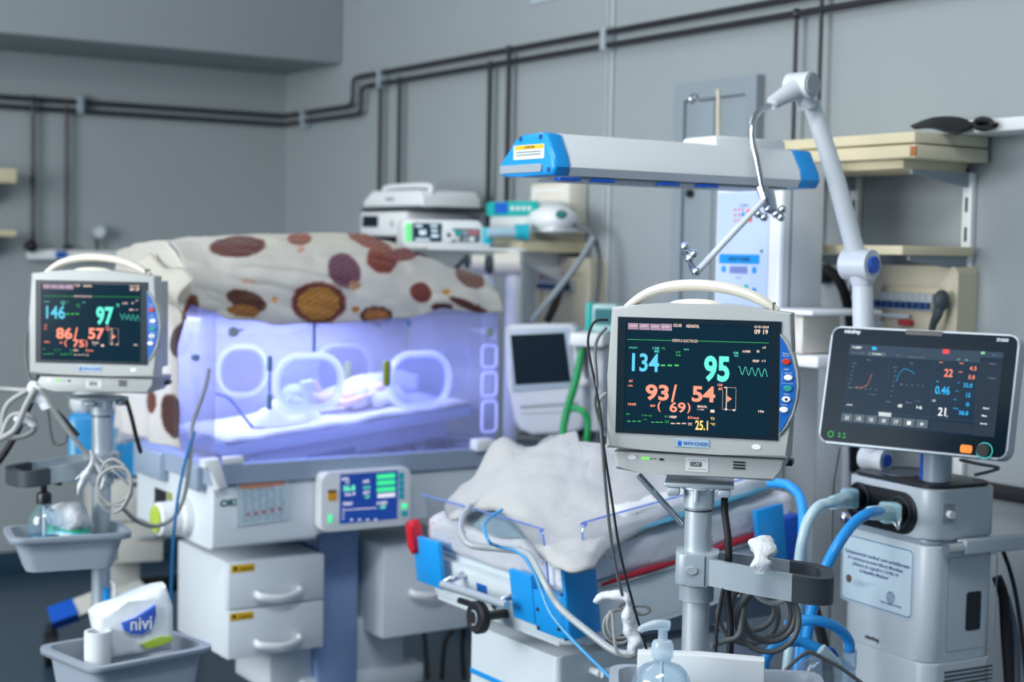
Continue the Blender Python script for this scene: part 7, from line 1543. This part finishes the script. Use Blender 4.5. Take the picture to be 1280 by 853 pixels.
route('sensor_cable', [(261, 462, 3.82), (258, 480, 3.8), (250, 505, 3.78), (241, 530, 3.76), (239, 560, 3.72), (236, 590, 3.68), (229, 625, 3.66), (216, 648, 3.64), (195, 658, 3.60), (172, 652, 3.52), (150, 632, 3.42)], 0.0052, M_cable, 'grey cable looping from the hood corner to the left stand', 'cable')
route('sensor_cable', [(243, 540, 3.75), (238, 556, 3.72), (231, 580, 3.68), (223, 620, 3.64), (217, 670, 3.62), (214, 735, 3.6), (214, 800, 3.6)], 0.0042, mat('blue_line_tube', (20, 120, 180), 0.4), 'bright blue tube hanging in front of the incubator end', 'tube')

# ================================================================== FOREGROUND BITS
# thin strut, cables at the near monitor
route('strut', [(798, 594, 2.52), (826, 625, 2.51), (854, 656, 2.50)], 0.0055, M_chrome, 'slim steel strut from the monitor base to the pole', 'strut', k=1)
route('monitor_cable', [(760, 400, 2.47), (744, 402, 2.46), (736, 418, 2.45), (736, 440, 2.45), (744, 480, 2.44), (751, 520, 2.43), (755, 560, 2.42), (764, 620, 2.42), (775, 690, 2.42), (790, 750, 2.43), (808, 812, 2.44)], 0.0021, M_rubber, 'thin black monitor cable hanging down the left side', 'cable')
route('monitor_cable', [(758, 410, 2.47), (748, 422, 2.46), (744, 440, 2.45), (746, 478, 2.44), (744, 505, 2.44), (750, 530, 2.44), (753, 560, 2.43), (758, 620, 2.43), (766, 690, 2.44), (778, 745, 2.46)], 0.0026, M_cabled, 'thin grey monitor cable beside the black one', 'cable')
route('monitor_cable', [(757, 492, 2.46), (750, 500, 2.45), (746, 520, 2.45), (752, 535, 2.45), (756, 545, 2.45)], 0.0028, M_cable, 'short grey clip lead at the left side of near monitor', 'lead')
route('power_cable', [(906, 612, 2.46), (906, 640, 2.44), (910, 672, 2.43), (911, 700, 2.43), (909, 740, 2.43), (913, 780, 2.43), (912, 830, 2.43)], 0.0058, M_rubber, 'black cable running down beside the near pole', 'cable')
route('power_cable', [(904, 735, 2.40), (898, 770, 2.40), (895, 800, 2.4), (894, 840, 2.4)], 0.003, M_rubber, 'thin black cable under the right handle', 'cable')
def coil(cx, cy, rx, ry, n, Y, dy, ph, wob, m, r, label, lead=(), tail=()):
    L = list(lead)
    for k in range(n * 9):
        a_ = ph + k * 2 * PI / 9; j = k / 9.0; L.append((cx + (rx + wob * math.sin(2.1 * j + 1)) * math.cos(a_) + wob * math.sin(1.3 * j), cy + (ry + wob * math.cos(1.7 * j)) * math.sin(a_) + wob * math.cos(0.9 * j), Y + dy * j))
    return route('cable_coil', L + list(tail), r, m, label, 'cable', k=5, n=8)
coil(955, 768, 36, 38, 3, 2.43, 0.014, -1.5, 6, M_cabled, 0.0048, 'large dark grey cable coil hanging under the right handle', lead=[(946, 718, 2.43)], tail=[(925, 790, 2.42), (905, 802, 2.41), (889, 807, 2.40)])
coil(930, 760, 33, 32, 2, 2.49, 0.014, -1.2, 8, mat('mid_grey_cable', (110, 114, 114), 0.45), 0.0048, 'mid grey cable loops behind the large coil under the handle', lead=[(918, 722, 2.43)])
route('cable_loop', [(938, 722, 2.42), (944, 742, 2.42), (960, 753, 2.42), (978, 752, 2.42), (989, 738, 2.42), (991, 722, 2.43)], 0.0045, M_cable, 'pale grey cable loop just under the right handle', 'cable')
coil(772, 780, 18, 20, 2, 2.56, -0.012, -1.5, 3, M_cable, 0.0032, 'small pale cable coil hanging with the gauze strip', lead=[(784, 752, 2.55)], tail=[(770, 812, 2.53), (785, 822, 2.53), (800, 816, 2.53)])
route('cable_loop', [(784, 758, 2.57), (800, 768, 2.57), (812, 764, 2.57), (806, 758, 2.57), (790, 760, 2.57), (797, 780, 2.57), (800, 800, 2.57)], 0.003, M_cable, 'thin grey loop right of the gauze strip', 'cable')
# tray, bottle and paper at the bottom edge
pt3 = P(880, 860, 2.28); ztr = P(880, 858, 2.28).z; FT3 = Fr((pt3.x + 0.02, 2.27, ztr - 0.06), math.radians(-4))
basin(FT3, 'tray', 'grey tray on the near stand at the bottom edge, holding bottle and paper', 0.30, 0.20, 0.06, 0.9)
pbt = P(827, 853, 2.22); FBt = Fr((pbt.x, pbt.y, FT3.o.z + 0.004), math.radians(8)); hbt = P(828, 822, 2.22).z - FBt.o.z - 0.0
bt = pump_bottle(FBt, 'clear round bottle with white pump in the near tray', 0.044, hbt - 0.006, M_pumpclear, mat('clear_gel', (176, 200, 214), 0.15), None, 0.92, 1)
pp_ = P(880, 852, 2.30); FPq = Fr((pp_.x, 2.285, FT3.o.z + 0.004), math.radians(-6)); pq = thing('paper_towels', FPq, 'stack of white folded paper towels standing in the near tray', 'paper')
a, b_ = FPq.on(796, 850, 'y', 0.0).x, FPq.on(957, 850, 'y', 0.0).x; zt4 = FPq.on(880, 821, 'y', 0.0).z
def pfold(s, t):
    x = a + (b_ - a) * s; return Vector((x, 0.0 + 0.05 * t + 0.004 * math.sin(s * 7 + 3 * t), zt4 * (1 - 0.03 * s) - 0.012 * t - 0.003 * math.sin(s * 9)))
b = B(); prism(b, [(a, 0.0), (b_, 0.0), (b_ - 0.002, zt4 * 0.97), (a + (b_ - a) * 0.5, zt4 * 1.0), (a, zt4)], 'y', 0.0, 0.03, 0.004, 2); obj('towel_stack', b, M_paper, pq)
for k in range(3): obj('towel', box(B(), a + 0.003 * k, b_ - 0.004 * k, 0.0305 + 0.007 * k, 0.0365 + 0.007 * k, 0.0, zt4 * (0.94 - 0.03 * k), 0.002), M_paper, pq)

for (a, lab) in ((((530, 792, 4.3), (532, 815, 4.3), (534, 850, 4.3)), 'black cable hanging straight below the right incubator drawer'), (((566, 788, 4.35), (556, 805, 4.35), (552, 850, 4.35)), 'black cable crossing below the right incubator drawer'), (((580, 786, 4.4), (578, 812, 4.4), (580, 850, 4.4)), 'black cable beside the cot pedestal in the dark gap')):
    route('power_cable', list(a), 0.007, M_rubber, lab, 'cable', n=8)
